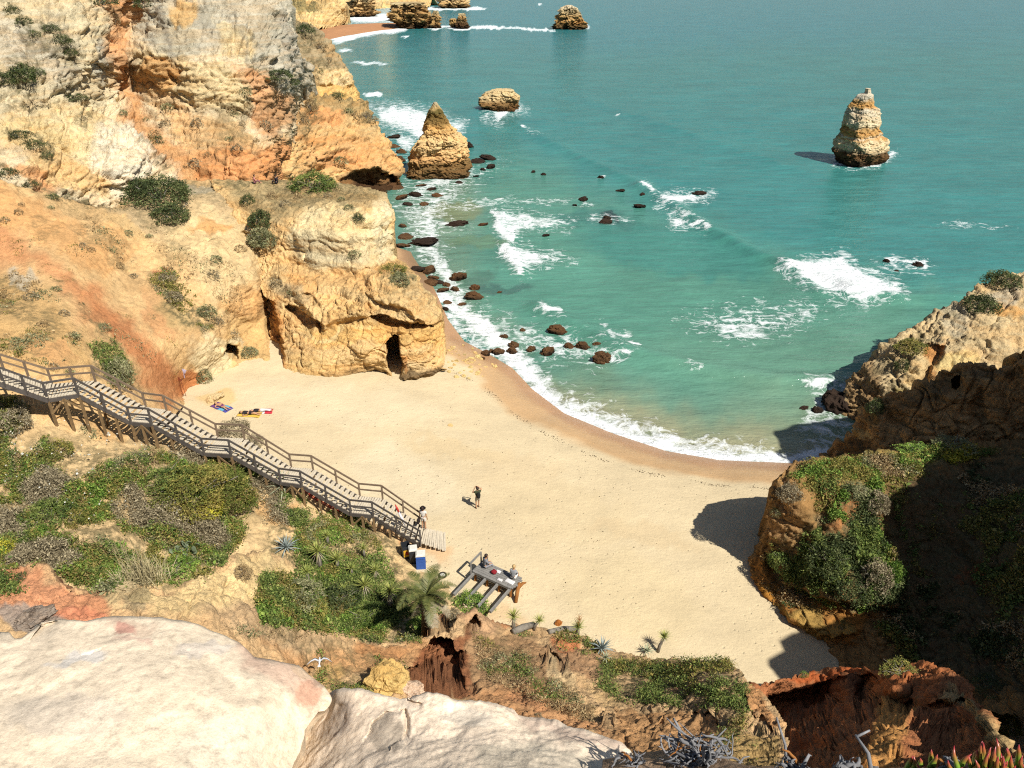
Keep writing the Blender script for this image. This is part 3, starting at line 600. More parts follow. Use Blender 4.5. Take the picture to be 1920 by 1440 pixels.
# --- slope below the staircase
patch('lower_hillside', M['soil'],
      [(-520, 690), (0, 720), (80, 750), (140, 772), (230, 790), (330, 805), (400, 830), (450, 850), (520, 890), (560, 912), (630, 945), (690, 975), (750, 1000), (790, 1020), (830, 1045), (870, 1090), (930, 1140)],
      [(-520, 1260), (0, 1260), (100, 1260), (200, 1260), (260, 1260), (330, 1260), (400, 1260), (450, 1260), (520, 1260), (580, 1260), (640, 1260), (700, 1260), (760, 1260), (800, 1260), (850, 1260), (920, 1260), (1000, 1260)],
      [(-520, 720, None, 14), (-520, 950, None, 11.4), (-520, 1250, None, 10.5), (-120, 720, None, 13.2), (0, 735, None, 12.4), (100, 770, None, 11.3), (100, 850, None, 10.6), (100, 950, None, 10.1), (100, 1050, None, 9.9), (100, 1130, None, 9.6), (-120, 950, None, 10.8), (-120, 1130, None, 10), (200, 795, None, 9.8), (300, 815, None, 8.6), (300, 870, None, 9.3), (300, 950, None, 8.3), (300, 1050, None, 7.6), (300, 1130, None, 7.2), (400, 840, None, 7.3), (450, 860, None, 6.8), (400, 900, None, 8.0), (450, 950, None, 6.4), (450, 1050, None, 5.9), (450, 1130, None, 5.6),
       (540, 905, None, 5.2), (600, 950, None, 4.4), (560, 950, None, 5.2), (600, 1050, None, 4.4), (600, 1150, None, 3.9), (690, 985, None, 3.0), (740, 1010, None, 2.6), (750, 1060, None, 2.7), (700, 1050, None, 3.6), (700, 1150, None, 3.6), (800, 1180, None, 3.3), (800, 1100, None, 2.7), (880, 1160, None, 2.7), (840, 1080, None, 1.9), (900, 1130, None, 1.9), (930, 1160, None, 1.8), (800, 1250, None, 3.6), (600, 1250, None, 4.5), (300, 1250, None, 7), (0, 1250, None, 9), (1000, 1250, None, 2)],
      disp=lambda p: soil_disp(.8, 14)(p) + .15 * rock_disp(1, .8, 2., 16)(p), seed=17, warp=14, base=A(236, 204, 152),
      skirt={'top': [(0, .5, -.3), (0, 1.5, -1.5), (0, 2.5, -6)], 'right': [(0, 0, -.5), (0, 0, -3)]},
      items=[('p', [(-520, 700), (60, 745), (250, 800), (230, 830), (120, 810), (0, 750)], A(232, 186, 126), .8, 10), ('e', 235, 950, 26, 40, -20, A(236, 204, 150), .9), ('e', 470, 960, 30, 40, 20, A(216, 188, 138), .8), ('e', 520, 960, 50, 30, 40, A(222, 176, 118), .7), ('e', 750, 1000, 60, 14, 25, A(236, 186, 134), .8)],
      veg=[('p', [(-520, 790), (120, 830), (300, 840), (480, 870), (480, 960), (440, 1000), (380, 1100), (-520, 1120)], .75, 24), ('p', [(500, 1000), (650, 960), (730, 1020), (760, 1060), (800, 1200), (650, 1260), (480, 1180), (470, 1080)], .9, 16), ('e', 700, 1010, 50, 20, 30, .8)])
# --- foreground: orange hill, pale cliff-edge rocks, red gully
patch('near_hill', M['soil'],
      [(-520, 1070), (0, 1078), (40, 1064), (90, 1068), (120, 1092), (180, 1112), (235, 1092), (262, 1082), (278, 1096), (320, 1108), (355, 1094), (400, 1066), (450, 1040), (500, 1034), (540, 1052), (575, 1090), (610, 1140), (640, 1186), (690, 1206), (750, 1200), (800, 1196), (840, 1186), (862, 1160), (890, 1150), (912, 1164), (940, 1176), (1000, 1178), (1050, 1185), (1100, 1194), (1160, 1226), (1200, 1236), (1250, 1246), (1300, 1238), (1368, 1240), (1385, 1262), (1402, 1288), (1420, 1300), (1440, 1320), (1462, 1352), (1470, 1400), (1470, 1480)],
      [(-520, 1540), (0, 1540), (90, 1540), (250, 1540), (400, 1540), (575, 1540), (690, 1540), (800, 1540), (900, 1540), (1000, 1540), (1100, 1540), (1200, 1540), (1250, 1540), (1300, 1540), (1400, 1540)],
      [(-520, 1080, 18.5), (-520, 1540, 9), (-520, 1250, 15), (-120, 1080, 19.5), (0, 1080, 20), (100, 1095, 19.5), (250, 1092, 20), (400, 1068, 22), (500, 1038, 25), (560, 1080, 25), (640, 1186, 24.2), (750, 1202, 25.4), (890, 1155, 28.5), (950, 1180, 28.5), (1050, 1187, 29), (1160, 1228, 27.6), (1250, 1248, 25.2), (1370, 1242, 22.9), (1425, 1305, 19.8), (1465, 1370, 17.2), (0, 1200, 17), (300, 1200, 17), (450, 1130, 21), (560, 1200, 21.5), (640, 1250, 22.2), (720, 1290, 21), (850, 1250, 24), (900, 1300, 21.8), (1000, 1260, 24.2), (1100, 1300, 22), (1200, 1330, 20.4), (1300, 1350, 19), (1390, 1400, 16), (900, 1400, 17.4), (600, 1400, 16.4), (0, 1440, 12), (1100, 1400, 16.8), (1200, 1440, 14.8), (1400, 1520, 11), (700, 1540, 13), (0, 1540, 10), (1080, 1240, 25.3), (1300, 1300, 20.8)],
      disp=lambda p: soil_disp(.62, 33)(p) + .42 * rock_disp(1, .9, 2.0, 31)(p), seed=23, warp=12, res=2.3, base=A(232, 194, 144),
      skirt={'top': [(0, .25, -.15), (0, .9, -1.2), (0, 1.4, -4), (0, 1.6, -12)], 'right': [(0, .2, -.5), (0, .4, -4), (0, .5, -10)]},
      dents=[([(780, 1268), (796, 1245), (806, 1210), (826, 1196), (846, 1205), (852, 1228), (872, 1222), (862, 1260), (870, 1290), (845, 1308), (815, 1296), (788, 1296)], 5.0, 5), ([(752, 1258), (790, 1250), (790, 1285), (760, 1280)], 2.0, 4), ([(868, 1180), (888, 1158), (900, 1175), (886, 1190), (872, 1192)], 2.0, 3),
             ([(1012, 1238), (1030, 1222), (1045, 1232), (1060, 1248), (1066, 1262), (1045, 1258), (1030, 1262)], 2.4, 3), ([(1045, 1200), (1054, 1192), (1058, 1204), (1050, 1210)], .8, 2), ([(1130, 1345), (1158, 1346), (1150, 1366), (1134, 1368)], 1.2, 3), ([(1380, 1300), (1396, 1312), (1400, 1340), (1420, 1360), (1400, 1352), (1385, 1325)], 1.4, 3), ([(1300, 1340), (1330, 1342), (1352, 1370), (1330, 1372), (1308, 1362)], 1.0, 3), ([(1400, 1360), (1430, 1352), (1450, 1376), (1420, 1384)], 1.0, 3), ([(1226, 1364), (1248, 1350), (1238, 1374), (1228, 1376)], .6, 2), ([(1200, 1322), (1216, 1322), (1220, 1336), (1206, 1334)], .6, 2), ([(700, 1240), (712, 1236), (718, 1246), (704, 1250)], .6, 2)],
      items=[('p', [(-520, 1060), (60, 1060), (130, 1092), (200, 1120), (190, 1160), (-520, 1170)], A(226, 158, 116), .9, 12), ('e', 140, 1150, 60, 14, 5, A(226, 148, 112), .8), ('e', 60, 1160, 66, 22, 5, A(170, 156, 142), .9), ('e', 225, 1108, 40, 22, -15, A(216, 192, 144), .9), ('e', 255, 1120, 26, 24, -20, A(176, 160, 124), .8), ('p', [(270, 1080), (300, 1110), (400, 1066), (500, 1034), (570, 1080), (560, 1130), (400, 1150), (280, 1150)], A(246, 216, 158), .95, 10),
             ('p', [(360, 1140), (480, 1130), (580, 1170), (640, 1230), (560, 1240), (470, 1200)], A(214, 182, 140), .8, 12), ('e', 530, 1190, 44, 18, 20, A(196, 170, 130), .6), ('p', [(480, 1200), (560, 1230), (700, 1210), (800, 1200), (800, 1250), (640, 1260), (560, 1260)], A(216, 164, 112), .8, 12), ('e', 720, 1215, 50, 18, 5, A(206, 152, 102), .9), ('e', 620, 1270, 22, 20, 0, A(222, 182, 118), .8),
             ('p', [(770, 1240), (880, 1180), (885, 1300), (830, 1330), (770, 1300)], A(150, 88, 56), .85, 8), ('p', [(860, 1150), (910, 1150), (950, 1180), (900, 1200), (870, 1190)], A(206, 166, 126), .9, 6), ('e', 945, 1165, 30, 12, 15, A(222, 160, 112), .9),  # first polygon: red earth of the hole, darkened to carry its shade
             ('p', [(880, 1190), (1000, 1190), (1060, 1260), (1020, 1300), (960, 1290), (880, 1290)], A(186, 148, 108), .9, 10), ('p', [(1040, 1200), (1080, 1190), (1090, 1220), (1050, 1225)], A(222, 140, 92), .9, 5), ('p', [(1020, 1220), (1110, 1216), (1150, 1250), (1140, 1270), (1070, 1262)], A(190, 150, 112), .9, 6), ('e', 1060, 1275, 26, 20, 40, A(240, 210, 160), .85), ('e', 1130, 1240, 34, 18, 20, A(214, 172, 128), .8), ('p', [(880, 1290), (1000, 1290), (1080, 1320), (1150, 1390), (1000, 1370), (880, 1330)], A(210, 156, 108), .85, 10), ('e', 980, 1320, 50, 14, 10, A(226, 164, 116), .6), ('p', [(1100, 1280), (1160, 1290), (1180, 1330), (1140, 1330)], A(226, 190, 136), .8, 8), ('e', 1262, 1296, 14, 12, 0, A(214, 162, 120), .9), ('p', [(1160, 1330), (1280, 1330), (1350, 1370), (1330, 1430), (1200, 1440), (1140, 1380)], A(200, 150, 100), .8, 12), ('p', [(1395, 1290), (1425, 1298), (1445, 1330), (1460, 1370), (1430, 1360), (1400, 1330)], A(222, 166, 112), .95, 6), ('p', [(1350, 1370), (1460, 1390), (1460, 1480), (1350, 1460)], A(200, 168, 106), .8, 10)],
      veg=[('e', 200, 1045, 100, 24, 5, .9), ('p', [(560, 1210), (640, 1200), (760, 1230), (740, 1300), (640, 1310), (600, 1290)], .6, 12), ('p', [(890, 1190), (960, 1200), (1010, 1270), (960, 1290), (900, 1250)], .55, 14), ('p', [(960, 1280), (1060, 1280), (1130, 1350), (1060, 1330)], .4, 10), ('p', [(1130, 1240), (1250, 1246), (1370, 1240), (1400, 1300), (1390, 1360), (1300, 1330), (1230, 1310), (1160, 1310)], .95, 10), ('e', 1360, 1360, 40, 14, 45, .7), ('e', 530, 1185, 50, 10, 25, .5), ('e', 470, 1110, 30, 20, 0, .2)])
patch('left_foreground_rock', M['pale'],
      [(-520, 1185), (0, 1196), (40, 1196), (70, 1176), (110, 1166), (160, 1172), (220, 1164), (300, 1160), (345, 1166), (380, 1176), (420, 1192), (450, 1212), (475, 1240), (520, 1250), (560, 1258), (585, 1280), (604, 1300), (612, 1314), (606, 1322), (590, 1328), (570, 1342), (564, 1362), (566, 1380), (560, 1410), (546, 1440), (536, 1480)],
      [(-520, 1600), (0, 1600), (60, 1600), (130, 1600), (220, 1600), (300, 1600), (340, 1600), (390, 1600), (440, 1600), (480, 1600), (510, 1600), (530, 1600)],
      [(-520, 1190, None, 27.9), (-520, 1400, None, 28.4), (-520, 1590, None, 29), (-120, 1190, None, 27.7), (0, 1196, None, 27.7), (110, 1168, None, 27.6), (300, 1162, None, 27.6), (420, 1194, None, 27.5), (475, 1242, None, 27.5), (560, 1260, None, 27.2), (610, 1312, None, 27.0), (570, 1345, None, 27.2), (0, 1440, None, 28.3), (300, 1440, None, 28.2), (545, 1440, None, 27.2), (300, 1300, None, 27.95), (100, 1300, None, 28.0), (480, 1330, None, 27.7), (0, 1250, None, 27.85), (0, 1590, None, 28.8), (300, 1590, None, 28.7), (530, 1590, None, 27.8), (200, 1220, None, 27.75), (400, 1250, None, 27.7)],
      disp=lambda p: .15 * fbm(p * .5, 5, 41, .5) + .016 * fbm(p * 3.8, 6, 45, .7) + .012 * ridged(p * 1.3, 3, 49), seed=29, warp=12, res=2.6, base=tuple(1.10 * np.array(A(254, 234, 204))),
      skirt={'top': [(0, .15, -.1), (0, .5, -.8), (0, .8, -3), (0, 1, -9)], 'bot': [(0, -.5, .15), (0, -2, .5), (0, -5, .8), (0, -10, .9)]},
      dents=[([(375, 1236), (400, 1236), (450, 1290), (470, 1320), (440, 1316), (400, 1280)], .12, 18), ([(80, 1175), (110, 1170), (112, 1176), (86, 1196), (60, 1200)], .3, 5), ([(0, 1188), (30, 1184), (24, 1198), (0, 1198)], .35, 3), ([(70, 1186), (86, 1186), (84, 1191), (72, 1191)], .2, 2), ([(150, 1228), (192, 1222), (192, 1225), (152, 1231)], .08, 2), ([(-520, 1310), (90, 1290), (140, 1280), (150, 1320), (60, 1330), (-520, 1345)], .10, 16), ([(300, 1160), (330, 1190), (360, 1230), (350, 1232), (318, 1196)], .07, 6)],
      items=[('e', 240, 1180, 60, 14, 5, A(236, 206, 178), .6), ('e', 225, 1185, 20, 10, 0, A(230, 170, 150), .8), ('e', 250, 1205, 40, 8, 0, A(236, 196, 174), .6), ('p', [(440, 1210), (560, 1256), (612, 1314), (585, 1330), (520, 1290), (440, 1240)], A(236, 200, 174), .8, 14), ('e', 575, 1300, 30, 24, 45, A(232, 180, 150), .8), ('e', 560, 1262, 30, 10, 20, A(228, 196, 160), .6), ('e', 130, 1350, 130, 40, 0, A(242, 226, 204), .6), ('e', 60, 1180, 60, 10, 0, A(182, 170, 152), .7), ('e', 150, 1240, 60, 14, -5, A(236, 234, 230), .6), ('e', 380, 1225, 60, 14, -5, A(240, 228, 214), .6), ('e', 420, 1400, 110, 50, -10, A(248, 236, 212), .5)])
patch('middle_foreground_rock', M['pale'],
      [(500, 1500), (545, 1452), (568, 1410), (576, 1370), (590, 1335), (606, 1312), (632, 1298), (670, 1299), (700, 1305), (735, 1312), (760, 1322), (780, 1308), (800, 1298), (820, 1300), (850, 1314), (900, 1314), (935, 1316), (965, 1324), (978, 1338), (1005, 1350), (1040, 1352), (1064, 1366), (1100, 1378), (1130, 1390), (1160, 1402), (1172, 1422), (1176, 1450), (1180, 1500)],
      [(500, 1620), (560, 1620), (620, 1620), (680, 1620), (740, 1620), (800, 1620), (900, 1620), (1000, 1620), (1100, 1620), (1180, 1620)],
      [(540, 1440, None, 26.5), (575, 1380, None, 26.2), (606, 1314, None, 26.2), (640, 1300, None, 26.8), (700, 1308, None, 27.1), (762, 1324, None, 27.2), (800, 1300, None, 27.3), (900, 1316, None, 27.35), (965, 1326, None, 27.3), (1064, 1368, None, 27.4), (1160, 1404, None, 27.4), (1176, 1450, None, 27.6), (700, 1440, None, 27.9), (850, 1440, None, 28.3), (1000, 1440, None, 28.3), (850, 1370, None, 27.6), (700, 1370, None, 27.3), (1000, 1390, None, 27.6), (800, 1600, None, 29), (550, 1600, None, 27.6), (1100, 1600, None, 29)],
      disp=lambda p: .11 * fbm(p * .8, 5, 61, .5) + .03 * fbm(p * 4.2, 5, 65, .7) + .022 * ridged(p * np.array([1.4, .7, 1.]) * 1.2, 4, 69), seed=31, warp=10, res=2.4, base=tuple(1.36 * np.array(A(252, 230, 202))),
      skirt={'top': [(0, .12, -.1), (0, .4, -.8), (0, .7, -3), (0, 1, -9)], 'bot': [(0, -.5, .15), (0, -2, .5), (0, -5, .8), (0, -10, .9)]},
      dents=[([(752, 1335), (760, 1334), (769, 1350), (768, 1368), (758, 1392), (735, 1408), (728, 1406), (750, 1388), (760, 1366)], .22, 3), ([(722, 1338), (745, 1342), (736, 1350), (720, 1362), (696, 1376), (682, 1384), (700, 1362)], .16, 4), ([(760, 1318), (790, 1326), (770, 1330), (745, 1316)], .2, 4), ([(600, 1380), (625, 1350), (645, 1325), (635, 1322), (608, 1350), (596, 1376)], .14, 7)],
      items=[('e', 620, 1340, 40, 50, 30, A(222, 206, 190), .6), ('e', 730, 1375, 36, 30, 20, A(214, 196, 172), .8), ('p', [(960, 1320), (1160, 1400), (1150, 1420), (1000, 1370)], A(232, 202, 180), .6, 8), ('e', 1000, 1430, 120, 40, 5, A(240, 226, 200), .7), ('e', 880, 1340, 60, 16, 5, A(238, 226, 206), .6)])

# --- right side: bushy spur lit by the sun, shaded bowl behind it
patch('right_spur', M['soil'],
      [(1502, 866), (1480, 874), (1462, 886), (1448, 905), (1440, 940), (1436, 985), (1428, 1010), (1412, 1035), (1404, 1056), (1410, 1080), (1428, 1110), (1446, 1130), (1460, 1148), (1500, 1168), (1530, 1184), (1552, 1198), (1565, 1225), (1580, 1260), (1590, 1340)],
      [(2250, 800), (2250, 860), (2250, 920), (2250, 980), (2250, 1040), (2250, 1100), (2250, 1160), (2250, 1220), (2250, 1280), (2250, 1340)],
      [(1440, 945, 36.3), (1450, 900, 36.8), (1480, 876, 38), (1430, 1010, 36), (1404, 1056, 35.8), (1428, 1110, 33.6), (1500, 1168, 31.2), (1552, 1198, 30), (1600, 860, 39.5), (1700, 845, 40.5), (1800, 835, 41), (1920, 840, 41), (2100, 830, 38), (1500, 1000, 34.6), (1500, 900, 36.6), (1550, 1080, 32), (1480, 1080, 33.8), (1520, 1140, 31.6), (1600, 920, 36), (1620, 1000, 34.2), (1640, 1080, 31.6), (1600, 1150, 30.2), (1750, 920, 36.4), (1750, 1050, 33), (1700, 1180, 29.4), (1650, 1280, 27), (1900, 950, 34), (1900, 1100, 29), (1900, 1250, 25.5), (2100, 950, 29), (2100, 1100, 25), (2200, 1280, 20), (2200, 850, 34), (1600, 1320, 26)],
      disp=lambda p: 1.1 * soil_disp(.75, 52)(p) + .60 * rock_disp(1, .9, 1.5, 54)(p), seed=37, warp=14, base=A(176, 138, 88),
      skirt={'left': [(0, .5, -.2), (0, 1.5, -1.5), (0, 2, -4), (0, 2.2, -9)], 'top': [(0, .5, -.2), (0, 2, -2), (0, 3, -5), (0, 4, -12)]},
      dents=[([(1436, 1030), (1450, 1060), (1470, 1100), (1560, 1130), (1640, 1140), (1700, 1150), (1640, 1180), (1560, 1170), (1500, 1140), (1450, 1120)], .8, 8), ([(1500, 890), (1530, 900), (1560, 960), (1540, 1010), (1520, 960)], .5, 9), ([(1450, 1100), (1480, 1120), (1560, 1160), (1640, 1176), (1560, 1195), (1480, 1160)], -.6, 6)],
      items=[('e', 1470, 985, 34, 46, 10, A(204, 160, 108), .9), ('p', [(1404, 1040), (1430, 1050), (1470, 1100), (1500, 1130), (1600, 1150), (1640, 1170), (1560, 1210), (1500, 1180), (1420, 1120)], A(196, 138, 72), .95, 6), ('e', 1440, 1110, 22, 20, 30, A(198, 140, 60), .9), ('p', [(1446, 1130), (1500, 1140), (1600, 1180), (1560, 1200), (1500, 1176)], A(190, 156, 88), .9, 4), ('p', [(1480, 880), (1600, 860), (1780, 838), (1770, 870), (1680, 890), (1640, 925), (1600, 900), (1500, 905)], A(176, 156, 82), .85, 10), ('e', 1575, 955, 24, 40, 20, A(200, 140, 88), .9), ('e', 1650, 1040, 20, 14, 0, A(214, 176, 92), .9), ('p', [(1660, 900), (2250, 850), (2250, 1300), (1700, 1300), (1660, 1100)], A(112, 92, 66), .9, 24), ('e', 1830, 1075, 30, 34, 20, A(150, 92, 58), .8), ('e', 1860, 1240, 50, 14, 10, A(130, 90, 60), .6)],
      veg=[('p', [(1440, 1020), (1500, 1000), (1560, 900), (1640, 880), (1700, 1000), (1700, 1150), (1560, 1150), (1470, 1100)], .8, 14), ('p', [(1460, 880), (1600, 862), (1780, 838), (1700, 880), (1560, 900)], .7, 8), ('p', [(1700, 850), (2250, 830), (2250, 1300), (1650, 1300), (1700, 1100)], .85, 20)])
patch('pale_right_cliff', M['rock'],
      [(1590, 716), (1600, 702), (1618, 688), (1640, 662), (1680, 632), (1720, 608), (1755, 584), (1782, 572), (1806, 566), (1835, 536), (1858, 522), (1890, 516), (1920, 512), (2000, 490), (2120, 470)],
      [(1575, 840), (1600, 860), (1640, 870), (1700, 870), (1760, 870), (1800, 870), (1850, 870), (1920, 870), (2000, 870), (2120, 870)],
      [(1600, 705, 60), (1600, 800, None, -.6), (1640, 662, 61.5), (1640, 740, 57), (1700, 622, 62.5), (1700, 700, 57), (1780, 574, 64), (1780, 650, 59), (1850, 528, 66), (1850, 620, 60), (1920, 514, 67), (1920, 620, 60), (2100, 480, 69), (2100, 600, 60), (1700, 800, 54.5), (1850, 760, 55), (2100, 760, 54), (1600, 860, None, -2), (1850, 870, None, -1), (2100, 870, None, 0)],
      disp=rock_disp(.75, .9, 1.1, 71), seed=41, warp=9, base=A(222, 200, 156), skirt={'top': [(0, .5, -.2), (0, 2.5, -1.5), (0, 5, -6), (0, 7, -16)], 'left': [(0, .6, -.2), (0, 2, -1), (0, 4, -4)]},
      dents=[([(1730, 655), (1745, 640), (1768, 655), (1760, 680), (1745, 690), (1738, 720), (1730, 716)], 1.2, 5), ([(1800, 670), (1820, 640), (1850, 640), (1856, 668)], .5, 5)],
      items=[('p', [(1590, 700), (1640, 660), (1660, 720), (1650, 790), (1590, 830)], A(166, 136, 96), .85, 8), ('p', [(1730, 640), (1770, 640), (1770, 690), (1735, 720)], A(214, 150, 86), .9, 6), ('e', 1790, 680, 44, 18, -20, A(240, 214, 150), .9), ('e', 1870, 560, 60, 20, -20, A(200, 190, 168), .7), ('e', 1790, 600, 30, 30, 0, A(214, 200, 168), .8), ('e', 1890, 580, 30, 12, 10, A(228, 178, 110), .8), ('e', 1720, 700, 30, 24, 30, A(226, 200, 148), .8), ('e', 1700, 740, 20, 10, 0, A(180, 160, 90), .8)],
      veg=[('e', 1710, 650, 40, 24, -40, .9), ('e', 1660, 690, 20, 20, 0, .5), ('e', 1785, 585, 20, 14, 0, .6), ('e', 1690, 730, 20, 14, 0, .6)])
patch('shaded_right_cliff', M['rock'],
      [(1540, 866), (1556, 846), (1580, 826), (1602, 800), (1620, 772), (1640, 752), (1668, 736), (1700, 726), (1724, 718), (1745, 722), (1762, 706), (1790, 694), (1815, 684), (1840, 680), (1870, 688), (1890, 684), (1906, 662), (1930, 650), (2000, 640), (2120, 620)],
      [(1530, 905), (1560, 930), (1600, 940), (1660, 940), (1720, 940), (1760, 940), (1800, 940), (1840, 940), (1900, 940), (2000, 940), (2120, 940)],
      [(1545, 862, 50.5), (1602, 802, 49), (1668, 738, 48), (1724, 720, 47.5), (1790, 696, 47), (1840, 682, 47), (1906, 664, 46), (2100, 630, 44), (1545, 890, 47.5), (1620, 850, 46), (1620, 800, 47.5), (1700, 800, 45.5), (1780, 780, 45), (1850, 780, 44.2), (1920, 780, 43.4), (1700, 860, 43.6), (1850, 860, 42.6), (2100, 780, 41), (2100, 900, 39), (1560, 930, 45), (1800, 930, 41)],
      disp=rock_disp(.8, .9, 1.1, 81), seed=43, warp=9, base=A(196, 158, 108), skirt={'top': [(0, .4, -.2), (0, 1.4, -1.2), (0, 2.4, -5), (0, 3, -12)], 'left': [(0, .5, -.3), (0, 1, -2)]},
      holes=[[(1783, 716), (1789, 709), (1797, 708), (1799, 718), (1798, 730), (1790, 735), (1783, 731)]],
      dents=[([(1765, 705), (1800, 698), (1808, 735), (1790, 745), (1770, 735)], .5, 5), ([(1660, 770), (1700, 780), (1690, 830), (1650, 830)], .8, 9), ([(1820, 760), (1840, 730), (1850, 790), (1820, 800)], .8, 7)],
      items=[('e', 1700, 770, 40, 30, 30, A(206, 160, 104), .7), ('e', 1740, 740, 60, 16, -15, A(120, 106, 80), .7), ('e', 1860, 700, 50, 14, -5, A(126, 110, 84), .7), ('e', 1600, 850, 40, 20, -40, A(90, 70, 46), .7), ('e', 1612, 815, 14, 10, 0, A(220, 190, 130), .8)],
      veg=[('e', 1640, 770, 22, 34, 20, .7), ('e', 1790, 840, 120, 12, 0, .8), ('e', 1760, 720, 60, 10, -15, .5)])
patch('red_gully_ridge', M['soil'],
      [(1405, 1290), (1430, 1282), (1470, 1272), (1500, 1264), (1540, 1256), (1580, 1250), (1612, 1254), (1632, 1270), (1650, 1264), (1680, 1254), (1710, 1250), (1735, 1246), (1765, 1256), (1790, 1266), (1812, 1280), (1830, 1312), (1850, 1345), (1870, 1382), (1900, 1412), (1930, 1430), (1980, 1450)],
      [(1380, 1560), (1450, 1560), (1550, 1560), (1650, 1560), (1750, 1560), (1850, 1560), (1980, 1560)],
      [(1430, 1284, 23.6), (1500, 1266, 24.3), (1580, 1252, 24.6), (1640, 1268, 22.6), (1735, 1248, 21.5), (1790, 1268, 19.6), (1830, 1314, 17), (1870, 1384, 13), (1930, 1430, 10), (1450, 1330, 23), (1500, 1340, 22.4), (1600, 1320, 21.6), (1500, 1400, 18), (1560, 1330, 22), (1590, 1322, 20), (1680, 1296, 19), (1760, 1300, 18), (1700, 1340, 18.2), (1560, 1400, 16.5), (1640, 1400, 14.2), (1700, 1360, 16), (1780, 1400, 15), (1640, 1440, 12.4), (1500, 1450, 15), (1850, 1440, 11.5), (1550, 1540, 9.5), (1750, 1540, 9), (1950, 1540, 7.5)],
      disp=lambda p: .9 * soil_disp(.7, 91)(p) + .60 * rock_disp(1, .9, 1.8, 93)(p), seed=47, warp=10, base=A(190, 126, 84),
      skirt={'top': [(0, .25, -.2), (0, .9, -1.4), (0, 1.5, -5), (0, 1.8, -14)]},
      dents=[([(1440, 1310), (1490, 1300), (1560, 1282), (1640, 1276), (1640, 1310), (1560, 1350), (1490, 1380), (1450, 1350)], 1.8, 7), ([(1470, 1370), (1540, 1345), (1640, 1330), (1720, 1320), (1700, 1345), (1620, 1350), (1560, 1380), (1500, 1400)], 1.2, 7), ([(1720, 1340), (1800, 1310), (1830, 1340), (1850, 1380), (1800, 1400), (1740, 1390), (1700, 1370)], 1.4, 7), ([(1480, 1380), (1560, 1380), (1560, 1430), (1490, 1440)], 1.4, 8)],
      items=[('e', 1560, 1268, 80, 14, -6, A(206, 112, 62), .9), ('p', [(1620, 1260), (1740, 1244), (1800, 1264), (1760, 1290), (1700, 1300), (1620, 1310)], A(206, 128, 78), .9, 8), ('p', [(1640, 1330), (1720, 1330), (1700, 1400), (1680, 1460), (1610, 1460), (1630, 1390)], A(228, 168, 98), .95, 9), ('p', [(1760, 1300), (1800, 1300), (1850, 1350), (1920, 1420), (1890, 1420), (1820, 1370), (1770, 1330)], A(214, 184, 128), .9, 6), ('p', [(1460, 1300), (1640, 1280), (1640, 1330), (1480, 1400)], A(158, 102, 68), .7, 8)],
      veg=[('e', 1690, 1266, 50, 10, 0, .8), ('e', 1510, 1266, 8, 8, 0, .8), ('e', 1690, 1312, 50, 10, 10, .8), ('l', [(1840, 1310), (1880, 1370), (1930, 1410)], .8, 10)])
# rim of the viewpoint's own cliff, curving round to the right out of the picture; its shade fills the bowl
def rim():
    K = [(42, -6, 24), (30, 2, 25), (22, 6, 24.5), (19, 8.5, 24.5), (19.5, 10.3, 24.5), (21.5, 12, 24.5), (24.4, 12.7, 24.5), (26.5, 13.8, 24.5), (26.4, 15.6, 24), (27.5, 17.3, 24), (30.9, 18.6, 24.5), (32.1, 19.8, 25), (31.4, 23, 25), (31.3, 25.8, 24.5), (34, 28, 24.5), (36.2, 31, 25), (36.6, 36, 25.5), (37, 39.5, 25.5), (42, 42.3, 25), (60, 46, 24), (75, 50, 24)]  # unseen nose near the start of the plan, added to shade the red gully
    plan = resample([k[:2] for k in K], 200); top = np.interp(plan[:, 0] * 0 + np.linspace(0, 1, 200), np.linspace(0, 1, 200), np.zeros(200))
    kd = np.r_[0, np.cumsum([math.hypot(K[i + 1][0] - K[i][0], K[i + 1][1] - K[i][1]) for i in range(len(K) - 1)])]; top = np.interp(np.linspace(0, kd[-1], 200), kd, [k[2] for k in K])
    back = np.stack([np.full(200, .8), np.full(200, -.6)], 1); rows = []
    for k, (off, zz) in enumerate([(-.6, -1), (-.3, .35), (-.15, .6), (-.05, .8), (0, .97), (.3, 1.0), (2, 1.01), (7, 1.02), (14, 1.0), (16, -1)]):
        z = top * zz if zz > 0 else np.full(200, -2.0)
        rows.append(np.c_[plan + back * off, z])
    G = np.stack(rows); up = np.linspace(0, len(rows) - 1, 70); lo = np.clip(np.floor(up).astype(int), 0, len(rows) - 2); fr = (up - lo)[:, None, None]
    G = G[lo] * (1 - fr) + G[lo + 1] * fr; p = G.reshape(-1, 3); d = rock_disp(.6, .9, .8, 99)(p)
    p = p + np.c_[-.75 * d, .66 * d, .3 * d]
    nv, nu = G.shape[:2]; idx = np.arange(nv * nu).reshape(nv, nu); f = np.stack([idx[:-1, :-1], idx[:-1, 1:], idx[1:, 1:], idx[1:, :-1]], -1).reshape(-1, 4)
    return mesh_obj('viewpoint_cliff', p, f, M['rock'], smooth=True, attrs={'col': np.tile(np.array(A(206, 170, 118)), (len(p), 1)), 'veg': np.full(len(p), .3)})
rim()
for o in list(COL.objects):
    if o.type == 'MESH': o['kind'] = 'structure'
TERR = [o for o in COL.objects if o.type == 'MESH']
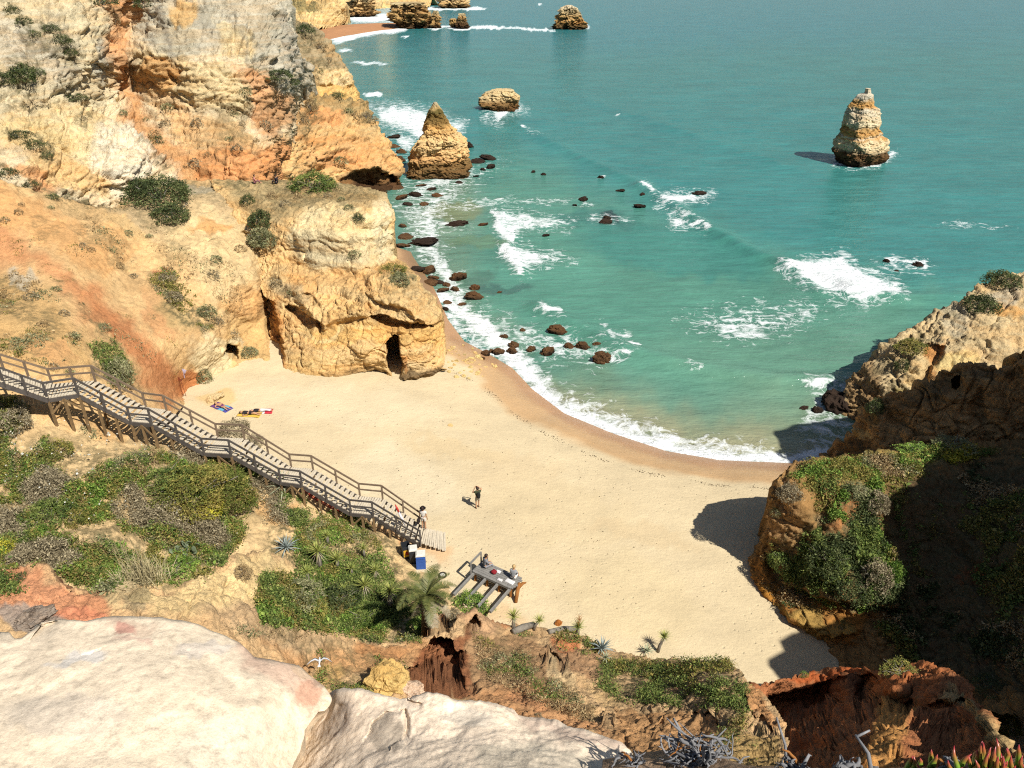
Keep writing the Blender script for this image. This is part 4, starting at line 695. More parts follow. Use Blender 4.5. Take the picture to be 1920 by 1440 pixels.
# ------------------------------------------------------------------ beach and sea
WL = [PZ(x, y, 0)[:2] for x, y in [(690, 300), (735, 360), (750, 420), (775, 480), (815, 540), (842, 600), (872, 640), (915, 662), (962, 690), (1000, 730), (1060, 775), (1150, 812), (1250, 845), (1350, 862), (1500, 868), (1620, 872)]] + [(34, 49), (60, 46)]
WPOLY = WL + [(60, 10), (-70, 10), (-70, 160), (-40, 160)]
def shore(x, y):                              # + on the beach, - in the water (metres)
    return -sdist(x, y, WPOLY)
def sand_z(x, y):
    d = shore(x, y); return np.where(d > 0, 2.45 * (1 - np.exp(-np.maximum(d, 0) * .17)) + .004 * np.maximum(d, 0), d * .10)
def sheet(xs, ys):
    gx, gy = np.meshgrid(xs, ys); idx = np.arange(gx.size).reshape(gx.shape)
    return gx.ravel(), gy.ravel(), np.stack([idx[:-1, :-1], idx[:-1, 1:], idx[1:, 1:], idx[1:, :-1]], -1).reshape(-1, 4)
x, y, f = sheet(np.arange(-48, 40, .22), np.arange(18, 100, .22))
d = shore(x, y); z = sand_z(x, y); q = np.stack([x, y, z], 1)
z = z + np.where(d > 0, sstep(0, 6, d), 0) * (.10 * fbm(q * .22, 4, 5) + .02 * fbm(q * 1.6, 4, 6)) - .02
dw = d + 1.1 * fbm(q * .35, 4, 8)
wet = sstep(5.2, 3.6, dw)
px, py = proj(x, y, z)
c = paint(A(241, 220, 178), [('e', 640, 760, 200, 40, 5, A(245, 226, 186), .8), ('e', 760, 900, 120, 60, 20, A(246, 228, 190), .7), ('e', 1050, 960, 160, 60, 10, A(238, 216, 172), .8), ('e', 1180, 1120, 150, 80, 20, A(240, 218, 172), .7), ('e', 860, 840, 100, 20, 10, A(238, 212, 164), .6), ('e', 1200, 1000, 120, 20, 10, A(235, 210, 165), .6), ('e', 970, 880, 90, 30, 0, A(236, 212, 168), .6), ('e', 480, 700, 60, 14, 0, A(246, 226, 182), .7), ('e', 400, 745, 40, 12, -10, A(238, 206, 146), .9), ('e', 420, 680, 30, 12, 0, A(240, 212, 150), .7), ('e', 950, 1160, 60, 20, 10, A(238, 200, 150), .6), ('e', 800, 1030, 50, 18, 20, A(240, 196, 146), .7)], px, py, 14, 4)
wl1 = sstep(5.6, 4.2, dw)[:, None]; wl2 = sstep(2.9, 1.2, dw)[:, None]
c = c * (1 - wl1) + np.array(A(226, 186, 136)) * wl1; c = c * (1 - wl2) + np.array(A(206, 160, 116)) * wl2
rk = sstep(30, 0, seg_dist(px, py, [(740, 370), (760, 450), (800, 540)]))[:, None] * .7; c = c * (1 - rk) + np.array(A(150, 124, 92)) * rk
SAND = mesh_obj('beach', np.stack([x, y, z], 1), f, M['sand'], smooth=True, attrs={'col': c, 'veg': wet}); SAND['kind'] = 'structure'
def sz(x, y):
    r = bvh(SAND).ray_cast(Vector((x, y, 30)), Vector((0, 0, -1))); return r[0].z if r[0] else 0.

wk = [PZ(a, b, 1.9)[:2] for a, b in [(850, 692), (910, 720), (960, 762), (1000, 792), (1060, 825), (1130, 856), (1220, 882), (1330, 900), (1440, 908)]]
kk = resample(wk, 900) + RNG.normal(0, .16, (900, 2)); kk = np.r_[kk, np.stack([RNG.uniform(-22, 14, 500), RNG.uniform(32, 56, 500)], 1)]; kk = kk[[i for i in range(len(kk)) if (i < 900 and RNG.random() < .5 + .5 * math.sin(i * .05)) or (i >= 900 and shore(kk[i:i + 1, 0], kk[i:i + 1, 1])[0] > 6)]]
vv, ffx = [], []
for a, b in kk:
    r_ = RNG.uniform(.02, .07); an = RNG.uniform(0, 6.28); z_ = sz(a, b) + .012; n_ = len(vv); vv += [(a + r_ * math.cos(an), b + r_ * math.sin(an), z_), (a + .4 * r_ * math.cos(an + 1.6), b + .4 * r_ * math.sin(an + 1.6), z_ + .03), (a - r_ * math.cos(an), b - r_ * math.sin(an), z_), (a + .4 * r_ * math.cos(an - 1.6), b + .4 * r_ * math.sin(an - 1.6), z_ + .01)]; ffx.append((n_, n_ + 1, n_ + 2, n_ + 3))
o = mesh_obj('seaweed_bits', vv, ffx, plain('dry_seaweed', A(96, 76, 52), .9)); tag(o, 'dark flecks of seaweed and litter along the wrack line and over the sand', 'seaweed', None, 'stuff')

# sea: graded sheet, fine near the camera
xs = np.concatenate([np.arange(-60, 75, .35), 75 + np.cumsum(np.geomspace(.5, 300, 60))]); xs = np.concatenate([-60 - np.cumsum(np.geomspace(.5, 300, 50))[::-1], xs])
ys = np.concatenate([np.arange(30, 190, .35), 190 + np.cumsum(np.geomspace(.4, 260, 170))])
x, y, f = sheet(xs, ys); px, py = proj(x, y, np.zeros_like(x)); q = np.stack([x, y, np.zeros_like(x)], 1)
def crest(pts, amp, wd):
    w = [PZ(a, b, 0)[:2] for a, b in pts]; return amp * np.exp(-(seg_dist(x, y, w) / wd) ** 2)
z = .12 * fbm(q * np.array([.08, .20, 1]), 3, 31) + .06 * fbm(q * np.array([.3, .7, 1]), 3, 34)
z = z + crest([(1200, 352), (1260, 384), (1330, 430), (1420, 480), (1500, 505), (1600, 540)], .75, 1.6) + crest([(1010, 575), (1080, 612), (1180, 660), (1300, 690), (1450, 715), (1560, 715)], .55, 1.4) + crest([(1600, 545), (1700, 560), (1800, 555)], .4, 1.5) + crest([(900, 205), (1000, 250), (1100, 300), (1200, 345)], .5, 1.8) + crest([(940, 400), (935, 430), (960, 445)], .3, 1) + crest([(945, 455), (965, 490), (980, 512)], .35, 1) + crest([(1470, 500), (1540, 550), (1680, 562)], .35, 1.2) + crest([(1080, 180), (1300, 250), (1500, 320)], .25, 3) + crest([(1000, 735), (1060, 780), (1150, 815), (1250, 848), (1350, 864), (1480, 866)], .18, .8)
z = z * sstep(-.4, 3.5, -shore(x, y)) + .02
z = np.where(py > 1200, 0.02, z)
TEAL = A(72, 146, 140)
wi = [('p', [(560, -60), (2500, -60), (2500, 60), (1200, 90), (560, 60)], A(60, 144, 152), .8, 50), ('p', [(700, 330), (1000, 300), (1300, 420), (1600, 520), (1920, 560), (1920, 760), (1300, 760), (900, 660), (760, 500)], A(104, 160, 134), .75, 60),
      ('p', [(1200, 640), (1700, 600), (1700, 760), (1560, 820), (1300, 720)], A(118, 162, 136), .6, 60), ('p', [(980, 700), (1100, 690), (1300, 760), (1620, 740), (1620, 880), (1350, 866), (1150, 815), (1050, 772)], A(146, 166, 132), .8, 60), ('p', [(980, 720), (1100, 745), (1300, 800), (1580, 820), (1600, 880), (1350, 868), (1150, 818), (1000, 740)], A(180, 172, 134), .8, 36),
      ('p', [(740, 380), (870, 330), (900, 420), (860, 480), (900, 590), (1000, 640), (960, 690), (850, 610), (770, 500)], A(138, 162, 138), .7, 50), ('e', 850, 400, 60, 16, 0, A(146, 156, 112), .7), ('e', 900, 455, 60, 12, 0, A(120, 150, 112), .6),
      ('e', 1270, 470, 200, 50, 10, A(66, 142, 132), .6), ('e', 1120, 410, 90, 20, 0, A(66, 124, 116), .5), ('e', 900, 520, 40, 20, 0, A(84, 116, 100), .6), ('e', 1145, 412, 24, 8, 0, A(40, 50, 52), .8), ('e', 940, 545, 60, 10, 0, A(66, 92, 88), .6)]
c = paint(TEAL, wi, px, py, 12, 6)
fo = [('p', [(1466, 502), (1490, 490), (1540, 488), (1580, 480), (1600, 500), (1640, 515), (1680, 532), (1702, 552), (1660, 558), (1620, 565), (1580, 558), (1540, 545), (1500, 528)], .98, 1, 5), ('p', [(1240, 600), (1300, 572), (1380, 562), (1470, 560), (1545, 545), (1565, 590), (1500, 632), (1400, 655), (1330, 640)], .50, 1, 22), ('e', 1395, 620, 60, 26, 0, .60, 1), ('p', [(1500, 545), (1620, 560), (1600, 590), (1500, 580)], .38, 1, 16), ('p', [(1640, 490), (1730, 486), (1745, 506), (1700, 522), (1650, 510)], .55, 1, 8), ('l', [(1660, 488), (1735, 490), (1735, 502)], .8, 1, 6),
      ('p', [(925, 402), (950, 392), (1000, 405), (1072, 412), (1060, 428), (990, 430), (955, 448), (930, 440)], .72, 1, 6), ('l', [(935, 398), (930, 430), (955, 445)], .9, 1, 11), ('p', [(942, 462), (965, 458), (1010, 470), (1076, 488), (1020, 495), (978, 512), (960, 495)], .82, 1, 6), ('l', [(946, 458), (965, 490), (978, 510)], .92, 1, 10), ('p', [(1235, 372), (1270, 362), (1330, 365), (1315, 373), (1280, 382), (1258, 388), (1244, 386)], .85, 1, 4), ('l', [(1204, 348), (1228, 362)], .85, 1, 6), ('p', [(1265, 406), (1285, 408), (1292, 418), (1272, 425)], .95, 1, 3), ('l', [(1300, 420), (1330, 433)], .8, 1, 4), ('p', [(915, 208), (950, 200), (988, 203), (970, 209), (945, 215), (932, 228), (918, 220)], .9, 1, 3), ('e', 982, 240, 10, 4, 0, .8, 1),
      ('p', [(692, 200), (740, 196), (800, 206), (868, 232), (860, 250), (790, 268), (740, 240), (706, 222)], .85, 1, 8), ('p', [(730, 250), (790, 258), (770, 290), (745, 280)], .7, 1, 6), ('e', 698, 178, 14, 6, 0, .95, 1),
      ('l', [(832, 560), (862, 585), (905, 612), (950, 650), (980, 690), (1005, 728), (1060, 772), (1140, 805), (1230, 836), (1340, 858), (1450, 862), (1560, 852)], .97, 1, 17), ('l', [(985, 690), (1030, 735), (1090, 770), (1180, 800), (1300, 838), (1420, 850)], .62, 1, 26), ('p', [(1000, 690), (1100, 720), (1200, 780), (1400, 830), (1350, 850), (1150, 800), (1040, 750)], .38, 1, 20), ('p', [(830, 590), (880, 600), (950, 640), (985, 690), (940, 680), (880, 640)], .68, 1, 12),
      ('p', [(745, 385), (830, 335), (900, 300), (950, 300), (880, 360), (830, 420), (850, 500), (900, 560), (960, 600), (1130, 640), (1190, 655), (1120, 690), (980, 670), (900, 610), (820, 540), (765, 470)], .52, 1, 16), ('l', [(800, 400), (815, 470), (850, 540), (880, 580)], .66, 1, 16), ('p', [(770, 345), (830, 320), (880, 330), (800, 372), (750, 390)], .72, 1, 10), ('p', [(800, 410), (850, 415), (880, 425), (820, 432)], .7, 1, 6), ('e', 900, 380, 90, 12, -5, .45, 1), ('e', 1010, 378, 90, 8, -5, .42, 1), ('e', 1140, 412, 60, 14, 0, .40, 1), ('e', 1100, 384, 40, 6, 0, .45, 1), ('e', 1130, 333, 16, 4, 0, .6, 1), ('l', [(1012, 575), (1030, 588), (1046, 588)], .9, 1, 7), ('l', [(1135, 610), (1150, 628), (1175, 632)], .72, 1, 7), ('e', 1185, 648, 20, 6, 10, .8, 1), ('e', 1140, 672, 40, 12, 0, .66, 1), ('e', 1050, 655, 60, 16, 10, .62, 1), ('e', 1300, 690, 30, 14, 0, .38, 1),
      ('p', [(1500, 700), (1600, 700), (1600, 860), (1530, 860), (1480, 800), (1520, 760)], .50, 1, 14), ('e', 1530, 725, 26, 12, 10, .66, 1), ('e', 1590, 730, 30, 16, 0, .66, 1), ('e', 1540, 790, 40, 20, 20, .55, 1), ('l', [(1570, 306), (1600, 312), (1640, 308), (1668, 296), (1680, 290)], .85, 1, 4), ('e', 1800, 422, 60, 10, 0, .42, 1), ('e', 1860, 424, 60, 4, 0, .4, 1),
      ('l', [(622, 76), (660, 64), (720, 58), (760, 50)], .9, 1, 9), ('e', 690, 118, 40, 4, 0, .75, 1), ('e', 640, 92, 18, 4, 0, .8, 1), ('e', 755, 68, 12, 3, 0, .8, 1), ('p', [(640, 34), (700, 22), (740, 22), (740, 42), (650, 44)], .95, 1, 4), ('l', [(810, 50), (840, 54), (880, 50), (910, 52), (980, 52), (1040, 54)], .9, 1, 3.5), ('e', 925, 51, 20, 4, 0, .9, 1), ('l', [(800, 18), (860, 16), (900, 16)], .85, 1, 4), ('e', 890, 16, 30, 4, 0, .9, 1), ('e', 1100, 50, 14, 5, 0, .85, 1), ('e', 1010, 7, 6, 2, 0, .8, 1), ('e', 1160, 216, 10, 3, 0, .55, 1), ('e', 1000, 250, 20, 8, 20, .35, 1)]
foam = np.zeros(len(x)); qq = np.stack([px / 30, py / 30, np.zeros_like(px)], 1); w1 = px + 22 * fbm(qq, 5, 61, .66); w2 = py + 11 * fbm(qq + 40, 5, 66, .66)
for it in fo:
    if it[0] == 'p': m = sstep(it[4] * 1.6, -it[4] * 2.2, sdist(w1, w2, it[1]))
    elif it[0] == 'l': m = sstep(it[4] * 1.25, it[4] * .2, seg_dist(w1, w2, it[1]))
    else:
        _, cx, cy, rx, ry, an, v, op = it; a = R(an); dx, dy = w1 - cx, w2 - cy; m = sstep(1.3, .4, np.hypot((dx * math.cos(a) + dy * math.sin(a)) / rx, (-dx * math.sin(a) + dy * math.cos(a)) / ry)); it = (0, 0, v)
    if it[0] == 'p': m = np.maximum(m, .46 * sstep(26, 2, sdist(w1, w2 * 1.0, it[1])) * (it[2] > .5))
    elif it[0] == 'l': m = np.maximum(m, .46 * sstep(it[4] + 18, it[4] * .6, seg_dist(w1, w2, it[1])) * (py > 130))
    foam = np.maximum(foam, m * it[2])
foam = np.where((py > 900) | (py < -20), 0, foam)
# the far waterline recedes under the beach: drop the sheet where the sand is well above it
dsh = shore(x, y); keep = (dsh[f].min(1) < 3.0) | (y[f].min(1) > 165)
foam = np.maximum(foam, sstep(1.1, .0, np.abs(dsh + .25)) * .7 * (y < 80) * (py < 900) * (x < 24))
SEA = mesh_obj('sea', np.stack([x, y, z], 1), f[keep], M['sea'], smooth=True, attrs={'col': c, 'veg': foam}); SEA['kind'] = 'structure'
# sea floor under the shallows, so nothing floats over a void
# ------------------------------------------------------------------ sea stacks, boulders, far coast
def zsand(px, py):                            # where a line of sight meets the sand or the water
    r = hit(px, py, [SAND])
    p = PZ(px, py, 0.0)
    if r is not None and r[0].z > -.02: return tuple(r[0])
    return p
def stack(name, label, rows, Y0, bands, cat='sea stack', group=None, disp=None, squash=.8, ex=.8, skew=0., seed=0, nseg=150, rstep=.12, mat='rock'):
    rows = sorted(rows); ys = np.array([r[0] for r in rows], float); L = np.array([r[1] for r in rows], float); Rr = np.array([r[2] for r in rows], float)
    _, b, c = ray(960, ys); t = Y0 / b; z = H + c * t; xl = (L - 960) / F * t; xr = (Rr - 960) / F * t
    o = np.argsort(z); z, xl, xr, ysr = z[o], xl[o], xr[o], ys[o]
    z = np.r_[min(-1.5, z[0] - 1.5), z]; xl = np.r_[xl[0], xl]; xr = np.r_[xr[0], xr]; ysr = np.r_[ysr[0], ysr]
    n = max(10, int((z[-1] - z[0]) / rstep)); zz = np.linspace(z[0], z[-1], n)
    cx = np.interp(zz, z, (xl + xr) / 2); hw = np.interp(zz, z, (xr - xl) / 2); yy = np.interp(zz, z, ysr)
    base = (np.interp(0, z, (xl + xr) / 2), Y0, 0.0)
    a = np.linspace(0, 2 * np.pi, nseg, endpoint=False); ca = np.sign(np.cos(a)) * np.abs(np.cos(a)) ** ex; sa = np.sign(np.sin(a)) * np.abs(np.sin(a)) ** ex; ca = ca + skew * np.maximum(-sa, 0) * (1 - np.abs(ca))
    X = cx[:, None] + hw[:, None] * ca; Yq = Y0 + (hw * squash + .25)[:, None] * sa; Z = np.repeat(zz[:, None], nseg, 1)
    p = np.stack([X, Yq, Z], -1).reshape(-1, 3); N = np.stack([np.tile(ca, (n, 1)), np.tile(sa, (n, 1)), np.zeros((n, nseg))], -1).reshape(-1, 3)
    sc = np.clip(np.repeat(hw, nseg) / hw.max() * 1.6, .2, 1)
    d = (disp or rock_disp(.5, .9, 1.2, seed))(p); p = p + N * (2.1 * d * sc)[:, None]
    p = p + N * (np.repeat(hw, nseg) * .26 * fbm(np.c_[N[:, :2] * 1.5, (p[:, 2] / (zz[-1] - zz[0]) * 4.5)] + seed, 3, seed + 2))[:, None]
    top = np.array([[cx[-1], Y0, zz[-1] + .05]])
    idx = np.arange(n * nseg).reshape(n, nseg); nx = np.roll(idx, -1, 1)
    f = np.stack([idx[:-1], nx[:-1], nx[1:], idx[1:]], -1).reshape(-1, 4)
    V = np.r_[p, top]; faces = [tuple(q) for q in f] + [(int(idx[-1, i]), int(nx[-1, i]), n * nseg) for i in range(nseg)]
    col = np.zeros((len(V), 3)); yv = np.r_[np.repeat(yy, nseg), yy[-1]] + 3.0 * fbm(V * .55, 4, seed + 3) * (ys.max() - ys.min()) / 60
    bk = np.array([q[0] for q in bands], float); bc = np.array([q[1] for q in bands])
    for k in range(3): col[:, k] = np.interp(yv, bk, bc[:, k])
    V = V - np.array(base)
    o = mesh_obj(name, V, faces, M[mat], smooth=False, attrs={'col': col, 'veg': np.zeros(len(V))}); o.location = base
    return tag(o, label, cat, group)
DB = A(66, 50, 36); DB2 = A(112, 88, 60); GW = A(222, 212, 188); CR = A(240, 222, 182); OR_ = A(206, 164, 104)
s5 = lambda rows, x0, y0, k: [(y0 + y / k, x0 + l / k, x0 + r / k) for y, l, r in rows]
stack('sea_stack', 'tall layered sea stack with pointed top standing alone in the open bay', s5([(275, 1100, 1155), (330, 1085, 1160), (342, 1025, 1188), (420, 965, 1196), (470, 935, 1200), (500, 922, 1262), (560, 885, 1272), (620, 855, 1262), (690, 835, 1240), (738, 806, 1245), (775, 812, 1285), (800, 800, 1272), (830, 788, 1330), (880, 770, 1370), (960, 745, 1368), (1000, 738, 1362), (1060, 750, 1345), (1120, 760, 1280), (1150, 790, 1230)], 1440, 120, 6), 151.5,
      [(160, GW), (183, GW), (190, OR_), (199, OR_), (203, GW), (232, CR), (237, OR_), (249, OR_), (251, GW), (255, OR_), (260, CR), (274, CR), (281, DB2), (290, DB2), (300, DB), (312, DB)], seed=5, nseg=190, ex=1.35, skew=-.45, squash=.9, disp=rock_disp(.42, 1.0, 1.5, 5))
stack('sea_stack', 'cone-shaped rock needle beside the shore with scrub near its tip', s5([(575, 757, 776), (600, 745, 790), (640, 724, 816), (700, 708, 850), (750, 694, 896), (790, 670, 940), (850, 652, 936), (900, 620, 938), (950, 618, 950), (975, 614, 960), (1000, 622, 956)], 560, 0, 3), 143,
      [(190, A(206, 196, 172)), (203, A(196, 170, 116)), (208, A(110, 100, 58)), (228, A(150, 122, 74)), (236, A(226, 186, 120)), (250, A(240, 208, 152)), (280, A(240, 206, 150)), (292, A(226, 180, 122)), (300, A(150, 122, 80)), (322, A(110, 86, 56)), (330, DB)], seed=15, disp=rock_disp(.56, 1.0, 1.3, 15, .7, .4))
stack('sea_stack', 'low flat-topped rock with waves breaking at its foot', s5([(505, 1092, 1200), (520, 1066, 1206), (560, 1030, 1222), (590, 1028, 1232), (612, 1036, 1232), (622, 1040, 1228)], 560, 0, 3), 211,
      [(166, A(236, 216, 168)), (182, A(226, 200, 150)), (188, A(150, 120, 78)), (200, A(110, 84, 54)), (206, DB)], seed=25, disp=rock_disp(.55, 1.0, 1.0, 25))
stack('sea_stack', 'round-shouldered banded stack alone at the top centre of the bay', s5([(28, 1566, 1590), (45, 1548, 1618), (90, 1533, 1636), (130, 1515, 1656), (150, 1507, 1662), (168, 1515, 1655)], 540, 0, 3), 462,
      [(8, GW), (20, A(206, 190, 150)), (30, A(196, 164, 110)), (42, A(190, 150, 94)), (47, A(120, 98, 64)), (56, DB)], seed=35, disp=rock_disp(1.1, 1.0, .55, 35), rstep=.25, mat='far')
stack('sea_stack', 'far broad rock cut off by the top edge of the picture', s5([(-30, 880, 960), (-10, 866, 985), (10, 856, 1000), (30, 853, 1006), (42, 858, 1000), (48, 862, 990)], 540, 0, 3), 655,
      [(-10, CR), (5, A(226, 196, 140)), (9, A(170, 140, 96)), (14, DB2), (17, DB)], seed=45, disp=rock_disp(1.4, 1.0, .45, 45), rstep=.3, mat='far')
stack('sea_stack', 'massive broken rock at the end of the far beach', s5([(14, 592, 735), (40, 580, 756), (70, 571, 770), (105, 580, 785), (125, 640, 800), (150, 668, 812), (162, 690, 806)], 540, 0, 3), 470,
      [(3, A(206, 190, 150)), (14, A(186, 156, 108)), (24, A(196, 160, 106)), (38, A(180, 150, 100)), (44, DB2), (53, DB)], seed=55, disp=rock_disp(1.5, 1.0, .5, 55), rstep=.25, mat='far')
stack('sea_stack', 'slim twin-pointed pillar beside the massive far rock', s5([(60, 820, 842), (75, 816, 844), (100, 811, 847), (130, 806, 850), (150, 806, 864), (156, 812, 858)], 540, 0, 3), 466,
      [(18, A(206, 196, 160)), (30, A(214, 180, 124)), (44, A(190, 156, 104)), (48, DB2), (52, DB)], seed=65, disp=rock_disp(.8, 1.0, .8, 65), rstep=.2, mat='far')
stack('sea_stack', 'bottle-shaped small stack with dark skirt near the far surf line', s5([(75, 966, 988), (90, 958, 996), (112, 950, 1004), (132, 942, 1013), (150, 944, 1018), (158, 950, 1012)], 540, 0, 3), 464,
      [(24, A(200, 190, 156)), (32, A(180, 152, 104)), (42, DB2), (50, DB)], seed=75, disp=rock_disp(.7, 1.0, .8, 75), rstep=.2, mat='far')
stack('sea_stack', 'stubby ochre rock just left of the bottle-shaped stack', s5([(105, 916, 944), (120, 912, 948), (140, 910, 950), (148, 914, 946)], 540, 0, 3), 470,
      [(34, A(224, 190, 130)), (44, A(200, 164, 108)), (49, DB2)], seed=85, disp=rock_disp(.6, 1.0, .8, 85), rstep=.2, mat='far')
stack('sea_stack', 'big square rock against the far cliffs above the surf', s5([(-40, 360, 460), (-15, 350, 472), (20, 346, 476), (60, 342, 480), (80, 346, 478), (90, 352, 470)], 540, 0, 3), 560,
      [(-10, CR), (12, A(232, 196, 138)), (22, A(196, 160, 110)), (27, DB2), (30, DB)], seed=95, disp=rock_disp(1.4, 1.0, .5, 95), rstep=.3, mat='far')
for nm, T_, B_, pp, sd_, it_, vg_ in [
    ('far_cliff', [(440, -50), (540, -40), (590, -36), (615, -20), (636, 0), (646, 22), (648, 34)], [(440, 90), (520, 76), (560, 66), (596, 56), (620, 52), (636, 49), (646, 44)], [(480, 60, 430), (480, -20, 480), (560, 60, 440), (560, 10, 470), (590, -20, 500), (620, 50, 462), (620, 10, 480), (644, 40, 480), (644, 10, 490)], 105, [('e', 560, 10, 40, 16, 0, A(150, 140, 90), .7)], [('e', 560, 8, 50, 14, 0, .9), ('e', 610, -6, 24, 8, 20, .9), ('e', 540, 30, 30, 10, 10, .6)]),
    ('farthest_cliff', [(640, -60), (700, -70), (760, -60), (800, -40), (812, -10)], [(630, 34), (680, 26), (720, 18), (770, 15), (806, 14)], [(640, 30, 600), (700, 18, 640), (800, 12, 665), (640, -40, 640), (800, -30, 690), (720, -40, 670)], 115, [], [])]:
    o = patch(nm, M['far'], T_, B_, pp, res=1.8, disp=rock_disp(2.2, .9, .35, sd_), seed=sd_, warp=4, base=A(236, 208, 152), items=it_, veg=vg_, skirt={'top': [(0, 4, -2), (0, 10, -10), (0, 14, -40)]}, minn=20)
    o['kind'] = 'structure'; TERR.append(o)
# far beach
fb = [PZ(a, b, .3)[:2] for a, b in [(560, 78), (598, 50), (640, 46), (690, 44), (745, 42), (768, 48), (752, 51), (700, 58), (650, 65), (610, 74), (575, 86)]]
gx, gy, ff = sheet(np.linspace(min(p[0] for p in fb) - 2, max(p[0] for p in fb) + 2, 120), np.linspace(min(p[1] for p in fb) - 2, max(p[1] for p in fb) + 2, 160))
dd = -sdist(gx, gy, fb); zz_ = np.clip(dd * .09, -1.2, 1.5) + .05; ok = dd[ff].max(1) > -12
o = mesh_obj('far_beach', np.stack([gx, gy, zz_], 1), ff[ok], M['sand'], smooth=True, attrs={'col': np.array(A(206, 150, 104))[None] * (1 + .1 * fbm(np.stack([gx, gy, gx * 0], 1) * .05, 3, 9))[:, None], 'veg': np.full(len(gx), .4)}); o['kind'] = 'structure'

def rock_mesh(name, size, seed, col, col2=None, sub=26, rough=1.0, mat='rock'):
    n = sub; a = np.linspace(0, 2 * np.pi, 2 * n, endpoint=False); b = np.linspace(.02, np.pi - .02, n)
    B, Aa = np.meshgrid(b, a, indexing='ij'); N = np.stack([np.sin(B) * np.cos(Aa), np.sin(B) * np.sin(Aa), np.cos(B)], -1).reshape(-1, 3)
    s = np.array(size); m = float(np.mean(s)); q = N * 1.0 + seed * 13.7
    r = 1 + rough * (.34 * fbm(q * 1.1, 3, seed) + .34 * (cells(q * 1.5, seed)[0] - .5) + .16 * (cells(q * 3.4, seed + 6)[0] - .5) + .10 * fbm(q * 4, 3, seed + 4))
    p = N * r[:, None] * s
    idx = np.arange(n * 2 * n).reshape(n, 2 * n); nx = np.roll(idx, -1, 1)
    f = np.stack([idx[:-1], idx[1:], nx[1:], nx[:-1]], -1).reshape(-1, 4)
    f = [tuple(t) for t in f] + [tuple(idx[0]), tuple(idx[-1][::-1])]
    k = sstep(-.2, .5, N[:, 2] + .6 * fbm(q * 2, 3, seed + 8))[:, None]; c = np.array(col2 or col) * (1 - k) + np.array(col) * k
    me = mesh_obj(name, p, f, M[mat], smooth=False, attrs={'col': c, 'veg': np.zeros(len(p))})
    return me
BR = A(104, 78, 54); BR2 = A(56, 44, 34); BK = A(62, 50, 42); BK2 = A(40, 34, 30)
PROT = {}
def boulder(px, py, rx, ry, label, k=0, dark=False, group=None, cat='boulder', name='boulder', on=None, col=None):
    p = Vector(zsand(px, py + ry * .5)) if on is None else on; dep = p.y * CP + (H - p.z) * SP; r = rx * dep / F
    key = (k % 5, dark, col)
    if key not in PROT:
        PROT[key] = rock_mesh(name, (1, .85, .8), 3 + k % 5 * 7, col or (BK if dark else BR), None if col else (BK2 if dark else BR2))
        o = PROT[key]
    else:
        o = PROT[key].copy(); o.name = name; COL.objects.link(o)
        for kk in list(o.keys()): del o[kk]
    hgt = max(ry * dep / F / .75, r * .35)
    hgt *= (.8, 1.1, .65, .95, 1.25)[k * 3 % 5]; r *= (.9, 1.05, .8, 1.0)[k % 4]; o.scale = (r, r * (.7, 1.0, .85)[k % 3], hgt); o.location = (p.x, p.y + r * .3, p.z + hgt * .15); o.rotation_euler = (.25 * math.sin(k * 2.1), .25 * math.cos(k * 1.7), .5 * math.sin(k * 1.3))
    return tag(o, label, cat, group)
G1 = 'brown boulders at the water line'
for i, (x_, y_, a_, b_, lb) in enumerate([
    (1050, 620, 22, 11, 'large brown boulder farthest out of the boulder row in the surf'), (1128, 672, 17, 14, 'pointed brown boulder at the right end of the boulder row'), (1026, 660, 18, 9, 'wide low boulder with a rounded top in the middle of the surf row'), (1092, 650, 15, 8, 'sloping flat boulder left of the short one in the surf'), (1068, 648, 11, 8, 'round boulder touching the sloping flat boulder in the surf'), (1122, 645, 11, 6, 'short squat boulder above the pointed one in the surf'),
    (996, 655, 11, 7, 'egg-shaped boulder between the foam edge and the wide low boulder'), (963, 647, 10, 6, 'upper of two touching boulders at the wet sand edge'), (960, 658, 12, 6, 'lower of two touching boulders at the wet sand edge'), (945, 630, 9, 7, 'small upright boulder standing in white foam'), (981, 619, 7, 4, 'tiny low boulder in the foam above the row'), (935, 660, 12, 7, 'brown boulder on wet sand beside the leftmost pair'), (921, 659, 7, 5, 'little boulder wedged second from the left end of the row'), (909, 663, 9, 5, 'leftmost brown boulder of the row on the sand'), (905, 671, 7, 4, 'small dark boulder sunk in sand below the row'),
    (893, 556, 19, 9, 'broad dark boulder alone in the foam off the headland corner'), (890, 540, 11, 6, 'half-covered boulder just above the broad dark one'), (857, 520, 17, 8, 'brown wave-washed boulder off the headland scrub'), (853, 543, 12, 5, 'flat boulder awash left of the broad dark one'), (838, 533, 8, 6, 'knobbly rock beside the awash flat boulder'), (937, 548, 6, 3, 'tiny rock poking from green water off the headland'), (866, 571, 8, 3, 'low rock in white foam below the flat boulder')]):
    boulder(x_, y_, a_, b_, lb, i, False, G1)
G2 = 'dark reef rocks awash in the bay'
